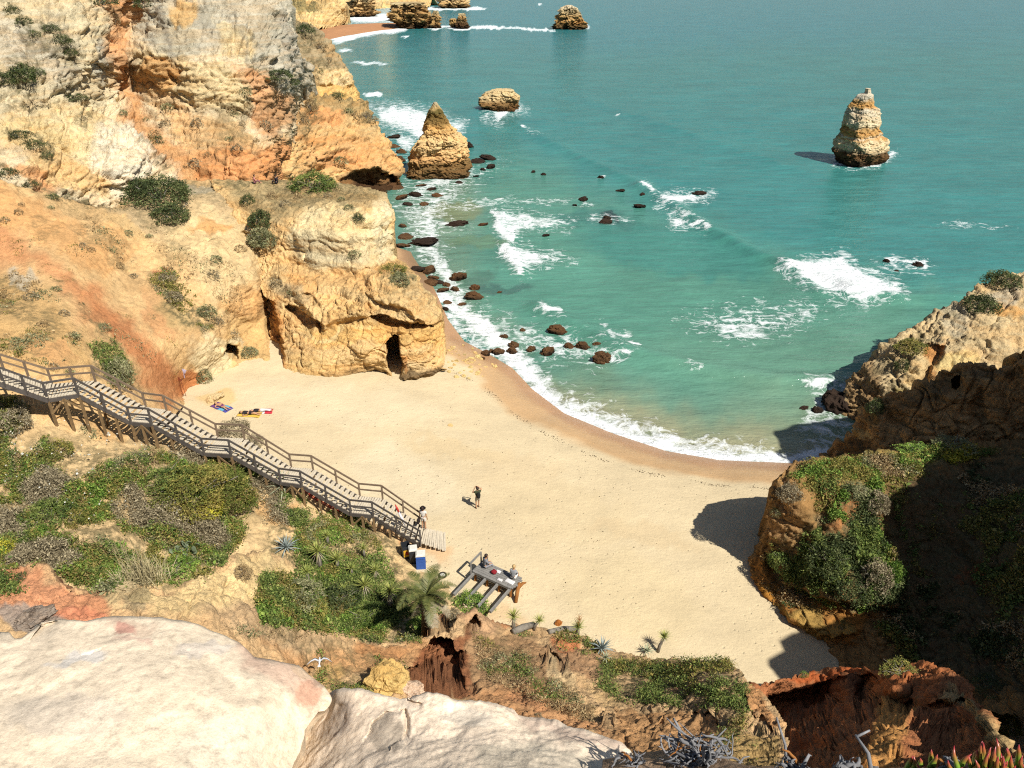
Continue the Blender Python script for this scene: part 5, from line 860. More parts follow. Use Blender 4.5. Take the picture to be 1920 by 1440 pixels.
for i, (x_, y_, a_, b_, lb) in enumerate([
    (920, 297, 20, 5, 'long flat reef slab off the rock needle'), (895, 304, 14, 4, 'jagged reef rock left of the long flat slab'), (919, 313, 12, 5, 'thick reef rock below the long flat slab'), (905, 318, 6, 3, 'tiny reef rock beneath the thick one'), (862, 343, 9, 3, 'small reef rock in foam at the foot of the needle'), (893, 330, 6, 2, 'thin reef sliver below the needle'), (1000, 322, 5, 3, 'left of two lone reef dots right of the needle'), (1019, 327, 5, 3, 'right of two lone reef dots right of the needle'), (1127, 333, 8, 3, 'small reef rock ringed by a foam wisp in mid bay'),
    (1163, 357, 10, 4, 'reef rock with a raised left end in mid bay'), (1207, 365, 8, 4, 'reef rock left of the breaking wave crest'), (1200, 387, 13, 4, 'long reef rock below the breaking wave crest'), (1312, 363, 15, 3, 'reef rock at the right tip of the breaking wave'), (1092, 374, 10, 3, 'low reef rock under a thin foam streak'), (1078, 384, 6, 3, 'little reef rock left of the thin foam streak'), (1141, 408, 9, 3, 'upper reef rock over a dark submerged patch'), (1136, 417, 14, 3, 'lower reef rock over a dark submerged patch'), (1022, 442, 8, 3, 'reef rock just right of the crescent of foam'), (875, 273, 18, 6, 'reef ledge on the right side of the rock needle'),
    (1580, 752, 36, 34, 'big black rock in the shade at the foot of the right cliff'), (1535, 768, 12, 10, 'black rock left of the big one in the shade'), (1508, 766, 9, 4, 'smallest black rock at the edge of the right shade'), (1722, 497, 12, 6, 'reef rock with spray right of the large foam patch'), (1662, 490, 7, 4, 'reef rock at the upper right of the large foam patch'), (1680, 508, 7, 3, 'sunken reef rock below the spray rock')]):
    boulder(x_, y_, a_, b_, lb, i, True, G2, 'reef rock', 'reef_rock')
G3 = 'brown rocks along the foot of the headland'
k = 0
for (x_, y_, a_, b_, lb) in [(768, 384, 10, 5, 'rock'), (795, 383, 9, 6, 'rock'), (750, 372, 16, 6, 'rock'), (778, 366, 12, 5, 'rock'), (742, 352, 22, 9, 'rock'), (790, 348, 10, 4, 'rock'), (808, 356, 10, 4, 'rock'), (820, 368, 12, 3, 'rock'), (755, 424, 9, 6, 'rock'), (790, 456, 28, 9, 'rock'), (762, 446, 20, 6, 'rock'), (756, 462, 14, 5, 'rock'), (780, 505, 14, 9, 'rock'), (800, 508, 18, 9, 'rock'), (814, 520, 14, 7, 'rock'), (826, 530, 10, 6, 'rock'), (806, 532, 18, 6, 'rock'), (828, 545, 12, 7, 'rock'), (835, 580, 8, 6, 'rock'), (840, 568, 10, 5, 'rock'), (905, 422, 12, 3, 'rock'), (856, 423, 16, 4, 'rock'), (752, 285, 14, 10, 'rock'), (746, 300, 14, 12, 'rock'), (735, 258, 16, 5, 'rock'), (740, 275, 12, 5, 'rock')]:
    boulder(x_, y_, a_ * (1.25, .9, 1.1)[k % 3], b_ * .55, 'brown weathered rock lying along the water edge under the headland', k, k % 3 == 0, G3, 'shore rock', 'shore_rock'); k += 1
# pale stones scattered on the damp sand right of the sea cave
rs = random.Random(5); n_ = 0
while n_ < 58:
    x_, y_ = rs.gauss(878, 30), rs.gauss(682, 22)
    if in_poly(np.array([x_]), np.array([y_]), [(838, 650), (860, 640), (905, 662), (935, 690), (900, 712), (838, 706), (836, 670)])[0]:
        r_ = rs.uniform(2.0, 5.2)
        boulder(x_, y_, r_, r_ * .45, 'pale yellow stone among those strewn on damp sand beside the sea cave', n_, False, 'pale stones strewn by the sea cave', 'stone', 'beach_stone', col=A(236, 212, 150)); n_ += 1
boulder(398, 748, 25, 6, 'flat ochre rock half buried in sand beside the towels', 2, False, None, 'boulder', 'boulder', col=A(240, 214, 164))
boulder(413, 738, 6, 4, 'small ochre stone at the back of the flat buried rock', 3, False, None, 'stone', 'beach_stone', col=A(234, 198, 136))
boulder(1047, 1169, 7, 4, 'rusty orange stone alone on sand by the yuccas', 1, False, None, 'stone', 'beach_stone', col=A(190, 120, 60))
boulder(845, 798, 6, 2, 'lone pale stone in the middle of the open sand', 4, False, None, 'stone', 'beach_stone', col=A(226, 196, 140))
def terr_boulder(px, py, rx, ry, label, k, col, lift=.3):
    h_ = hit(px, py, TERR)[0]; return boulder(px, py, rx, ry, label, k, False, None, 'boulder', 'boulder', on=Vector((h_.x, h_.y, h_.z - .1)), col=col)
terr_boulder(724, 1290, 38, 34, 'upright yellow boulder at the mouth of the dark earth hole', 1, A(228, 196, 128))
terr_boulder(768, 1304, 34, 14, 'pinkish flat-topped block behind the middle pale rock', 3, A(230, 200, 172))
terr_boulder(240, 1112, 28, 15, 'grey lichen-stained block on the orange ridge', 0, A(206, 184, 142))
terr_boulder(262, 1126, 26, 18, 'darker cracked block leaning on the lichen-stained one', 4, A(186, 166, 124))
terr_boulder(50, 1168, 54, 12, 'dark grey slab along the top of the left pale rock', 2, A(172, 158, 144))
# ------------------------------------------------------------------ vegetation
def leaf_cloud(c, size, cols, asp=.45, up=0.0, rng=RNG):
    """c: (n,3) centres; every leaf is one small quad turned at random."""
    n = len(c); a = rng.normal(size=(n, 3)); a[:, 2] += up; a /= np.linalg.norm(a, axis=1)[:, None]
    b = np.cross(a, rng.normal(size=(n, 3))); b /= np.linalg.norm(b, axis=1)[:, None] + 1e-9
    s = np.asarray(size).reshape(-1, 1) * rng.uniform(.5, 1.2, (n, 1)) * np.where(rng.uniform(size=(n, 1)) < .08, 2.0, 1.0); w = s * asp
    v = np.stack([c - a * s * .5, c + b * w * .5, c + a * s * .5, c - b * w * .5], 1).reshape(-1, 3)
    return v, np.arange(4 * n).reshape(n, 4), cols
def pal(cols, k, rng=RNG, jit=.22):
    cols = np.asarray(cols); i = np.clip((k * len(cols)).astype(int), 0, len(cols) - 1); c = cols[i]
    return c * rng.uniform(1 - jit, 1 + jit, (len(k), 1))
G_ = dict(green=[A(66, 82, 40), A(88, 102, 50), A(118, 126, 68)], dark=[A(48, 58, 34), A(64, 74, 42), A(92, 98, 62)], olive=[A(82, 88, 40), A(110, 108, 52), A(138, 124, 70)], grey=[A(98, 88, 70), A(128, 116, 96), A(152, 140, 118)], greyg=[A(88, 90, 64), A(116, 116, 84), A(142, 138, 108)], brown=[A(112, 92, 66), A(140, 118, 88), A(160, 140, 108)], bright=[A(66, 92, 36), A(92, 118, 48), A(124, 142, 68)], yellow=[A(130, 130, 40), A(164, 158, 54), A(186, 172, 70)], mixed=[A(76, 84, 36), A(96, 100, 44), A(128, 112, 66), A(140, 120, 80)])
G_ = {k: [tuple(np.array(c) * 2.0 * np.array([1.0, 1.02, .92])) for c in v] for k, v in G_.items()}
# --- ground cover: one mass of leaves per slope
def cover(name, zones, terr, label=None):
    V, Fc, C, n0 = [], [], [], 0
    for poly, dens, spec, hgt, size, bare, thr in zones:
        xs = [p[0] for p in poly]; ys = [p[1] for p in poly]; x0, x1, y0, y1 = max(min(xs), -30), min(max(xs), 1950), min(ys), min(max(ys), 1460)
        n = int((x1 - x0) * (y1 - y0) * dens); X = RNG.uniform(x0, x1, n); Y = RNG.uniform(y0, y1, n); m = in_poly(X, Y, poly)
        for hp, s_ in bare: m &= ~(sdist(X, Y, hp) < RNG.normal(0, s_, n))
        X, Y = X[m], Y[m]; P = []
        for a_, b_ in zip(X, Y):
            h_ = hit(a_, b_, terr); 
            if h_: P.append(tuple(h_[0]))
        P = np.array(P)
        q = P.copy(); q[:, 2] = 0
        cov = fbm(q * .55, 4, 201) + .35 * fbm(q * 2.2, 3, 203); keep = cov > thr; P, q, cov = P[keep], q[keep], cov[keep]
        mound = np.clip((cov - thr) * 2.4, 0, 1) * (.55 + .9 * (cells(q * .8, 215)[1] > .12) * (.4 + .6 * cells(q * .8, 215)[0])); sp = .5 + 1.25 * fbm(q * .36 + 9, 2, 207) + .10 * fbm(q * 1.7, 2, 209)
        k = 5; P = np.repeat(P, k, 0); md = np.repeat(mound, k); spk = np.repeat(sp, k)
        P = P + RNG.normal(0, 1, P.shape) * np.array([.12, .12, .03]); u = RNG.uniform(0, 1, len(P)); P[:, 2] += (u ** .6) * hgt * (.15 + md)
        si = np.clip((spk * len(spec)).astype(int), 0, len(spec) - 1); col = np.zeros((len(P), 3))
        for j, s_ in enumerate(spec):
            mm = si == j; col[mm] = pal(G_[s_], RNG.uniform(0, 1, mm.sum()))
        v, f, c = leaf_cloud(P, size, col, .5, .25); V.append(v); Fc.append(f + n0); C.append(c); n0 += len(v)
    o = mesh_obj(name, np.concatenate(V), np.concatenate(Fc), M['leaf'], fattrs={'col': np.concatenate(C)}); o['kind'] = 'stuff'
    if label: o['label'] = label; o['category'] = 'ground cover'
    return o
TN = {o.name: o for o in TERR}
LOW = [TN['lower_hillside'], TN['near_hill']]
cover('ground_cover', [
    ([(-30, 790), (60, 800), (110, 850), (130, 905), (240, 868), (300, 852), (380, 850), (470, 880), (500, 905), (560, 955), (600, 975), (560, 985), (470, 985), (450, 1020), (420, 1060), (340, 1100), (180, 1108), (120, 1088), (60, 1062), (-30, 1075)], .46, ['grey', 'green', 'olive', 'bright', 'mixed', 'green', 'olive', 'brown', 'green', 'greyg', 'bright', 'olive'], .6, .10, [([(215, 925), (240, 925), (255, 985), (225, 985)], 7), ([(100, 985), (160, 985), (210, 1015), (180, 1030), (110, 1020)], 7), ([(440, 965), (500, 930), (520, 990), (470, 1010)], 8), ([(0, 945), (50, 940), (50, 965), (0, 970)], 6), ([(60, 790), (130, 830), (140, 880), (120, 900), (60, 830)], 8)], -.24),
    ([(-30, 745), (30, 752), (75, 790), (95, 850), (60, 900), (-30, 880)], .3, ['grey', 'greyg', 'olive', 'green'], .5, .12, [], -.1),
    ([(560, 985), (640, 950), (690, 985), (712, 1020), (728, 1060), (745, 1100), (790, 1160), (790, 1205), (700, 1205), (640, 1190), (560, 1180), (490, 1170), (480, 1110), (500, 1080), (560, 1070), (545, 1040)], .36, ['green', 'bright', 'olive', 'mixed', 'green', 'greyg', 'olive', 'bright'], .2, .10, [([(610, 1020), (690, 1015), (720, 1045), (640, 1040)], 7), ([(500, 1020), (560, 1030), (560, 1060), (500, 1060)], 6)], -.42),
    ([(520, 920), (570, 935), (600, 970), (560, 990), (520, 960)], .3, ['green', 'olive'], .4, .12, [], -.3),
    ([(150, 800), (240, 812), (310, 835), (260, 850), (180, 835)], .16, ['greyg', 'green'], .25, .10, [], .1)], LOW, 'dense low green and grey scrub covering the slope below the staircase')
NH = [TN['near_hill']]
cover('ground_cover', [
    ([(590, 1200), (700, 1218), (760, 1235), (760, 1260), (690, 1255), (670, 1280), (700, 1300), (640, 1306), (600, 1280)], .26, ['olive', 'green', 'olive', 'mixed'], .22, .085, [([(600, 1255), (640, 1250), (650, 1285), (610, 1290)], 6)], -.05),
    ([(890, 1185), (960, 1195), (1010, 1250), (1080, 1300), (1130, 1360), (1060, 1340), (960, 1295), (900, 1270)], .16, ['olive', 'brown', 'greyg', 'green', 'brown'], .16, .075, [], .04),
    ([(1130, 1240), (1250, 1244), (1372, 1240), (1400, 1300), (1396, 1370), (1330, 1338), (1240, 1320), (1170, 1322), (1120, 1290)], .34, ['green', 'olive', 'green', 'mixed', 'olive'], .32, .075, [([(1245, 1285), (1280, 1285), (1285, 1310), (1250, 1312)], 5), ([(1160, 1290), (1190, 1290), (1190, 1320), (1160, 1320)], 5)], -.22),
    ([(960, 1190), (1060, 1185), (1150, 1222), (1120, 1235), (1040, 1215)], .26, ['bright', 'green', 'olive'], .22, .085, [], -.15),
    ([(1340, 1345), (1400, 1380), (1440, 1420), (1380, 1440), (1330, 1380)], .18, ['olive', 'yellow', 'green'], .14, .05, [], .0),
    ([(-10, 1082), (60, 1090), (60, 1108), (-10, 1118)], .3, ['green', 'dark'], .3, .09, [], -.2), ([(430, 1178), (600, 1178), (600, 1196), (440, 1200)], .08, ['brown', 'greyg'], .15, .07, [], .1)], NH, 'short grass and weeds on the crumbling slope beside the pale rocks')
SPUR = [TN['right_spur']]
cover('ground_cover', [
    ([(1460, 895), (1500, 872), (1600, 862), (1780, 838), (1880, 850), (1760, 880), (1680, 900), (1620, 900), (1520, 900)], .26, ['yellow', 'olive', 'bright', 'olive', 'greyg', 'brown'], .35, .12, [], -.25),
    ([(1430, 1050), (1450, 1010), (1540, 990), (1580, 920), (1650, 900), (1660, 1000), (1700, 1100), (1660, 1150), (1580, 1150), (1500, 1120)], .3, ['green', 'dark', 'bright', 'olive', 'brown', 'dark'], .5, .13, [], -.22),
    ([(1440, 940), (1500, 900), (1580, 905), (1560, 1000), (1500, 1010), (1440, 1040)], .2, ['brown', 'olive', 'green', 'grey'], .35, .11, [], .0),
    ([(1420, 1090), (1480, 1090), (1600, 1150), (1620, 1170), (1560, 1180), (1470, 1140)], .1, ['brown', 'dark', 'olive'], .3, .11, [], .08),
    ([(1660, 900), (1950, 850), (1950, 1260), (1700, 1240), (1640, 1180), (1720, 1100)], .10, ['dark', 'brown', 'green', 'olive'], .4, .15, [], .0)], SPUR, 'scrub and weeds covering the bushy spur on the right')
RED = [TN['red_hillside']]
cover('ground_cover', [
    ([(275, 505), (320, 500), (350, 540), (390, 580), (400, 620), (370, 610), (320, 570), (285, 540)], .22, ['olive', 'greyg', 'bright', 'brown'], .4, .14, [], -.1),
    ([(-20, 490), (60, 520), (130, 580), (150, 640), (110, 690), (-20, 660)], .10, ['greyg', 'olive', 'brown'], .3, .12, [], .12),
    ([(-20, 400), (120, 440), (240, 520), (330, 640), (330, 720), (200, 620), (60, 500), (-20, 470)], .05, ['brown', 'greyg', 'olive'], .2, .10, [], .22),
    ([(200, 410), (330, 440), (420, 440), (470, 560), (420, 620), (330, 500)], .07, ['brown', 'greyg', 'brown'], .25, .11, [], .15),
    ([(170, 650), (215, 640), (250, 700), (230, 730), (180, 690)], .26, ['green', 'olive'], .35, .12, [], -.2),
    ([(150, 400), (210, 430), (250, 480), (300, 520), (240, 500), (170, 450)], .10, ['brown', 'greyg'], .3, .13, [], .05)], RED, 'sparse dry tufts on the ochre and red hillside')
# small white flowers among the scrub
fl = []
for cx, cy, sx, sy, n in [(150, 880, 30, 14, 60), (60, 790, 26, 12, 40), (145, 950, 40, 20, 80), (40, 830, 40, 20, 60), (250, 850, 50, 10, 60), (15, 910, 14, 14, 30), (340, 975, 14, 12, 24), (110, 905, 40, 10, 40), (60, 870, 30, 10, 40), (440, 985, 20, 12, 20), (290, 870, 50, 14, 40), (200, 830, 20, 8, 20), (170, 810, 30, 10, 24)]:
    for _ in range(n):
        h_ = hit(RNG.normal(cx, sx), RNG.normal(cy, sy), LOW)
        if h_: fl.append(tuple(h_[0] + Vector((0, -.1, .5 + RNG.uniform(0, .35)))))
fl = np.array(fl); fl = fl[fbm(fl * 1.5, 2, 5) > -.1]
v, f, c = leaf_cloud(fl, .085, np.tile(np.array(A(250, 250, 235)), (len(fl), 1)), 1.0, .3); fo_ = mesh_obj('wild_flowers', v, f, M['leaf'], fattrs={'col': c}); fo_['kind'] = 'stuff'; fo_['label'] = 'tiny white flowers dotted over the green scrub'; fo_['category'] = 'flowers'

# --- single bushes
BUSH = {}
def bush_mesh(key, cols, n, twig=.0, seed=0, size=.11):
    rng = np.random.default_rng(seed + 77); d = rng.normal(size=(n, 3)); d /= np.linalg.norm(d, axis=1)[:, None]; d[:, 2] = np.abs(d[:, 2]) * 1.0 - .12 * (rng.uniform(size=n) < .4)
    lump = 1 + .30 * fbm(d * 2.1 + seed * 3.3, 3, seed + 5) + .22 * (cells(d * 2.4 + seed, seed)[0] - .5)
    r = lump * rng.uniform(.35, 1.0, n) ** .33
    P = d * r[:, None]; keep = fbm(P * 3.4 + seed, 2, seed + 9) > -.32; P, lump_k = P[keep], lump[keep]
    k = np.clip(.5 + .9 * fbm(P * 3 + 4, 3, seed + 30) + rng.normal(0, .18, len(P)), 0, .999)
    v, f, c = leaf_cloud(P, size, pal(cols, k, rng), .5, .15, rng)
    return v, f, c
def stems_mesh(seed, n=9, r=.022):
    rs = random.Random(seed); mb = MB()
    for i in range(n):
        a = rs.uniform(0, 6.28); t = rs.uniform(.2, 1.0); p = [(0, 0, -.15)]; q = Vector((math.cos(a) * t, math.sin(a) * t, rs.uniform(.35, .8)))
        p += [tuple(q * .4 + Vector((rs.uniform(-.08, .08), rs.uniform(-.08, .08), .02))), tuple(q * .75 + Vector((rs.uniform(-.1, .1), rs.uniform(-.1, .1), .05))), tuple(q)]
        mb.tube(p, [r * 1.6, r * 1.1, r * .7, r * .3], 5)
    return mb
def bush(px, py, rx, ry, label, kind='dark', k=0, terr=None, group=None, n=2600, name='shrub', cat='shrub', flat=None, size=.11, stems=True, off=(0, 0, 0)):
    h_ = hit(px, py, terr or TERR); h_ = h_ or [Vector(zsand(px, py))]; p = h_[0] + Vector(off); dep = p.y * CP + (H - p.z) * SP; r = rx * dep / F; hz = ry * dep / F * 1.25 if flat is None else r * flat
    key = (kind, k, n, size)
    e = empty(name, p); e.scale = (r, r * .9, hz); e.rotation_euler = (0, 0, k * 1.7 + px * .01)
    if key not in BUSH:
        v, f, c = bush_mesh(key, G_[kind], n, seed=k * 3 + len(BUSH), size=size); a = mesh_obj('foliage', v, f, M['leaf'], e, fattrs={'col': c}); b = stems_mesh(k + len(BUSH)).build('stem', M['bark'], e) if stems else None
        BUSH[key] = (a, b)
    else:
        for s_ in BUSH[key]:
            if s_: c_ = s_.copy(); COL.objects.link(c_); c_.parent = e
    return tag(e, label, cat, group)
for i, (x_, y_, a_, b_, kd, n_, lb) in enumerate([
    (300, 372, 62, 34, 'dark', 9000, 'biggest dark green bush spread over the ledge above the red slope'), (322, 410, 42, 22, 'dark', 6000, 'drooping dark bush hanging below the biggest one on the ledge'), (260, 360, 30, 22, 'dark', 4000, 'left outlier of the biggest dark bush on the ledge'),
    (588, 352, 46, 24, 'green', 6000, 'smooth dome-shaped green bush on the headland shelf edge'), (500, 455, 34, 24, 'greyg', 6000, 'large grey-green bush hanging over the headland crevice'), (488, 420, 26, 20, 'dark', 4000, 'dark upper half of the bush above the headland crevice'), (464, 380, 15, 14, 'dark', 2200, 'small dark bush beside white stones on the headland top'), (672, 414, 13, 13, 'dark', 2200, 'small dark bush clinging under a grey knob on the headland face'), (748, 530, 24, 16, 'greyg', 3600, 'grey-green cushion bush on the headland shoulder'), (738, 510, 30, 11, 'olive', 3000, 'olive scrub mat above the grey-green cushion on the shoulder'), (774, 524, 9, 8, 'greyg', 1200, 'tiny grey tuft right of the cushion bush on the shoulder'),
    (1876, 530, 34, 18, 'dark', 5000, 'dark bush on the skyline of the right cliff'), (1838, 578, 32, 22, 'dark', 5000, 'rounded dark bush below the skyline one on the right cliff'), (1708, 655, 30, 16, 'olive', 4200, 'olive bush on the sea edge of the right cliff'), (1690, 690, 16, 16, 'dark', 2200, 'dark scrub under the olive bush of the right cliff'), (1640, 770, 20, 20, 'dark', 2400, 'shaded scrub on the low corner of the right cliff'),
    (222, 715, 34, 36, 'greyg', 5000, 'tall grey-green bush behind the second stair landing'), (200, 690, 22, 16, 'green', 2600, 'green weeds left of the tall bush behind the landing'), (382, 712, 17, 18, 'greyg', 2600, 'grey bush at the corner between red slope and sand'), (466, 664, 20, 11, 'greyg', 2600, 'grey-green bush right of the small cave mouth'), (437, 812, 36, 20, 'grey', 4200, 'bare grey bush behind the rail of the third landing'), (478, 832, 22, 14, 'grey', 2600, 'thin grey bush further down behind the rail'),
    (312, 527, 20, 12, 'grey', 2200, 'grey bush on the green streak above the red slope'), (328, 562, 18, 14, 'grey', 2200, 'lower grey bush on the green streak'), (388, 590, 20, 16, 'greyg', 2600, 'grey-green bush at the right end of the green streak'), (410, 608, 12, 12, 'grey', 1600, 'small grey bush above the small cave'), (195, 618, 15, 10, 'greyg', 2000, 'grey-green bush alone on the lip of the red slope'), (382, 620, 12, 10, 'greyg', 1500, 'little bush below the green streak end'),
    (46, 150, 28, 26, 'dark', 4200, 'dark bush in the hollow of the grey upper cliff'), (8, 155, 24, 16, 'dark', 2600, 'dark bush at the left edge of the upper cliff'), (74, 140, 14, 10, 'dark', 1600, 'small dark bush right of the hollow'), (190, 8, 34, 14, 'dark', 2600, 'dark bush hanging at the top of the orange gully'), (268, 12, 20, 14, 'dark', 2600, 'dark green bush on top of the grey crag'), (215, 45, 14, 16, 'brown', 1600, 'brown bush inside the orange gully'),
    (520, 145, 34, 12, 'dark', 3600, 'long dark scrub band crossing the crag'), (546, 158, 18, 9, 'dark', 2000, 'dark scrub at the right end of the band'), (582, 205, 14, 18, 'brown', 2000, 'brown scrub down the gully of the second promontory'), (570, 230, 12, 16, 'brown', 2000, 'lower brown scrub in the gully of the second promontory'), (633, 181, 15, 7, 'dark', 1800, 'dark low bush on top of the second promontory'), (686, 220, 12, 9, 'grey', 1500, 'grey scrub near the sea end of the second promontory'),
    (570, 60, 22, 12, 'dark', 2000, 'dark scrub on the third promontory'), (600, 90, 16, 9, 'brown', 1600, 'brown scrub on the slope of the third promontory'),
    (20, 22, 18, 9, 'dark', 2000, 'dark grass mat at the top left corner of the cliff'), (44, 44, 20, 10, 'dark', 2000, 'dark grass mat just below the corner one'), (64, 68, 13, 10, 'dark', 1600, 'lowest dark grass mat of the corner strip'), (96, 58, 18, 10, 'dark', 2000, 'top of the slanting dark scrub strip on the grey cliff'), (116, 80, 20, 12, 'dark', 2200, 'middle of the slanting dark scrub strip on the grey cliff'), (132, 102, 14, 10, 'dark', 1600, 'foot of the slanting dark scrub strip on the grey cliff'), (36, 256, 22, 10, 'dark', 2000, 'upper end of the long dark scrub ridge on the left cliff'), (62, 274, 22, 11, 'dark', 2200, 'middle of the long dark scrub ridge on the left cliff'), (86, 294, 16, 10, 'dark', 1800, 'lower end of the long dark scrub ridge on the left cliff'), (12, 326, 22, 9, 'dark', 2000, 'dark scrub at the left end of the gully line above the red slope'), (52, 348, 22, 8, 'dark', 2000, 'dark scrub midway along the gully line above the red slope'), (96, 372, 18, 7, 'dark', 1800, 'dark scrub at the right end of the gully line above the red slope'), (140, 186, 26, 8, 'dark', 2000, 'dark scrub strip under the grey hollow'), (60, 192, 34, 6, 'brown', 1600, 'brown scrub line below the hollow bush'), (295, 268, 14, 12, 'dark', 1400, 'dark scrub at the foot of the white rock face'),
    (365, 930, 88, 44, 'olive', 16000, 'very large rounded olive bush in the middle of the lower slope'), (430, 940, 56, 34, 'mixed', 9000, 'brownish right flank of the very large olive bush'), (310, 905, 44, 24, 'green', 6000, 'green left flank of the very large olive bush'), (380, 960, 40, 20, 'yellow', 4000, 'yellow-green foot of the very large olive bush'), (95, 968, 42, 26, 'green', 6000, 'dark green dome bush left of the bare earth patch'), (142, 975, 26, 16, 'olive', 3200, 'olive bush touching the dark green dome'), (300, 950, 22, 16, 'grey', 2600, 'silver-grey dead bush below the large olive bush'), (20, 800, 44, 30, 'grey', 6000, 'grey scrub mass at the left edge under the stairs'), (105, 850, 34, 20, 'olive', 3600, 'flowering olive bush on the path edge'), (190, 1085, 44, 16, 'bright', 4200, 'bright green bush behind the orange ridge'), (150, 1080, 34, 14, 'green', 3600, 'green bush left of the bright one behind the ridge'), (330, 1075, 40, 22, 'bright', 5000, 'bright green bush right of the pampas grass'), (8, 1035, 22, 20, 'yellow', 2600, 'yellow-flowered bush at the left edge'), (40, 1085, 16, 8, 'dark', 1600, 'small dark green bush on orange earth'),
    (455, 1080, 22, 16, 'brown', 2600, 'brown dry bush on the yellow ridge'), (555, 975, 28, 18, 'green', 3600, 'leafy bush beside the bare bank under the fourth landing'), (560, 1120, 46, 22, 'greyg', 5000, 'grey-green mound right of the yellow ridge'), (640, 1130, 44, 24, 'dark', 5000, 'dark green mound among the yuccas'), (690, 1160, 40, 18, 'green', 4200, 'green mound below the yuccas'), (590, 1150, 30, 14, 'olive', 3000, 'olive mound at the foot of the grey-green one'),
    (885, 1140, 38, 24, 'bright', 6000, 'vivid green bush under the old deck beams'), (800, 1150, 30, 24, 'bright', 5000, 'ivy-like green bush around the palm base'), (780, 1180, 24, 18, 'bright', 3600, 'trailing green bush below the palm'), (852, 1160, 16, 20, 'grey', 2600, 'grey dead fronds heap right of the palm'),
    (1475, 1065, 36, 26, 'green', 5000, 'green bush low on the left of the bushy spur'), (1550, 1060, 44, 34, 'dark', 6000, 'dark bush at the centre of the bushy spur'), (1600, 1110, 44, 28, 'dark', 6000, 'dark bush over the foot of the bushy spur'), (1640, 1090, 34, 34, 'grey', 5000, 'dead silver bush on the right of the bushy spur'), (1668, 1085, 22, 32, 'bright', 4200, 'bright green bush at the edge of the shade'), (1645, 950, 26, 24, 'grey', 4200, 'upper dead silver bush on the bushy spur'), (1600, 925, 30, 16, 'greyg', 3600, 'grey-green bush on the crest of the spur'), (1480, 930, 26, 22, 'grey', 3600, 'grey bush at the top left of the spur'), (1455, 965, 12, 12, 'greyg', 1500, 'blue-green tuft on the left edge of the spur'), (1640, 1010, 18, 18, 'bright', 2600, 'small bright bush between the two silver ones'), (1720, 850, 40, 10, 'bright', 3600, 'green strip bush along the spur crest'), (1790, 838, 40, 12, 'greyg', 3600, 'grey bush where the spur meets the cliff'),
    (1508, 1266, 9, 6, 'bright', 1200, 'single bright tuft on the red gully rim'), (1690, 1262, 40, 8, 'olive', 2600, 'weeds on the red gully crest'), (1880, 1360, 34, 22, 'olive', 3600, 'weedy bush right of the gully crest'), (1860, 1290, 36, 14, 'dark', 2600, 'dark bush in the shaded bowl behind the gully')]):
    bush(x_, y_, a_, b_, lb, kd, i % 3, None, None, n_, size=.11 * min(1.0, (26. / max(a_, 14)) ** .6))
# small tufts
tf = [(40, 385), (95, 392), (155, 462), (170, 470), (105, 545), (120, 590), (80, 610), (140, 635), (60, 560), (35, 530), (280, 445), (250, 520), (225, 500), (240, 440), (440, 630), (450, 470), (405, 490), (400, 520), (410, 560), (640, 375), (615, 370), (560, 372), (655, 392), (535, 385), (510, 370), (665, 480), (520, 535), (515, 520), (545, 550), (155, 225), (160, 195), (230, 215), (310, 235), (290, 255), (315, 205), (370, 235), (390, 290), (440, 215), (455, 235), (465, 200), (430, 265), (445, 280), (435, 210), (460, 175), (500, 240), (480, 265), (600, 135), (615, 115), (590, 150), (652, 212), (700, 228), (668, 222), (640, 305), (365, 310), (345, 315), (275, 225), (10, 415), (35, 400), (130, 700), (100, 690), (145, 720), (340, 350), (1345, 1275), (1280, 1262), (1225, 1262), (1010, 1345), (1110, 1330)]
for i, (x_, y_) in enumerate(tf):
    rr = 7 + (i * 37 % 9); bush(x_, y_, rr, rr * .7, 'small dry tuft of scrub dotted on the bare cliff and slope', ['brown', 'greyg', 'grey'][i % 3], i % 2, None, 'dry scrub tufts on bare ground', 500, 'scrub_tuft', 'scrub tuft', size=.2, stems=False)

# --- rosette plants
def blade(mb, a, L, w, lift, droop, n=6, mi=0, base=(0, 0, 0), fold=.25):
    pts = []; 
    for i in range(n + 1):
        t = i / n; r = L * t * math.cos(lift) * (1 + .1 * t); z = L * t * math.sin(lift) - droop * L * t * t
        ww = w * (1 - t) ** .7 * (.55 + 1.2 * t * (1 - t) * 2) if i < n else 0.002
        c = Vector(base) + Vector((math.cos(a) * r, math.sin(a) * r, z)); s_ = Vector((-math.sin(a), math.cos(a), 0)) * ww / 2
        pts.append((c + s_ + Vector((0, 0, fold * ww)), c, c - s_ + Vector((0, 0, fold * ww))))
    v = [q for p in pts for q in p]; f = []
    for i in range(n):
        for j in (0, 1): f.append((i * 3 + j, i * 3 + j + 1, (i + 1) * 3 + j + 1, (i + 1) * 3 + j))
    mb.add(v, f, mi)
def fol_mat(name, c1, c2):
    n = NT(name); k = n.noise(n.obj(), 4, 4, .6); c = n.ramp(k, [(.3, c1), (.7, c2)]); return n.out(c, .55, None, .3)
M['agave'] = fol_mat('agave_leaf', A(150, 160, 128), A(196, 200, 164)); M['agaveb'] = fol_mat('blue_agave_leaf', A(138, 154, 150), A(186, 196, 188)); M['yucca'] = fol_mat('yucca_leaf', A(130, 150, 66), A(206, 204, 112)); M['frond'] = fol_mat('palm_leaflet', A(76, 92, 42), A(132, 130, 72)); M['deadfrond'] = fol_mat('dry_leaf', A(150, 136, 108), A(190, 178, 150)); M['cactus'] = fol_mat('cactus_pad', A(100, 116, 88), A(140, 152, 120)); M['straw'] = fol_mat('straw_stalk', A(170, 156, 112), A(208, 194, 150))
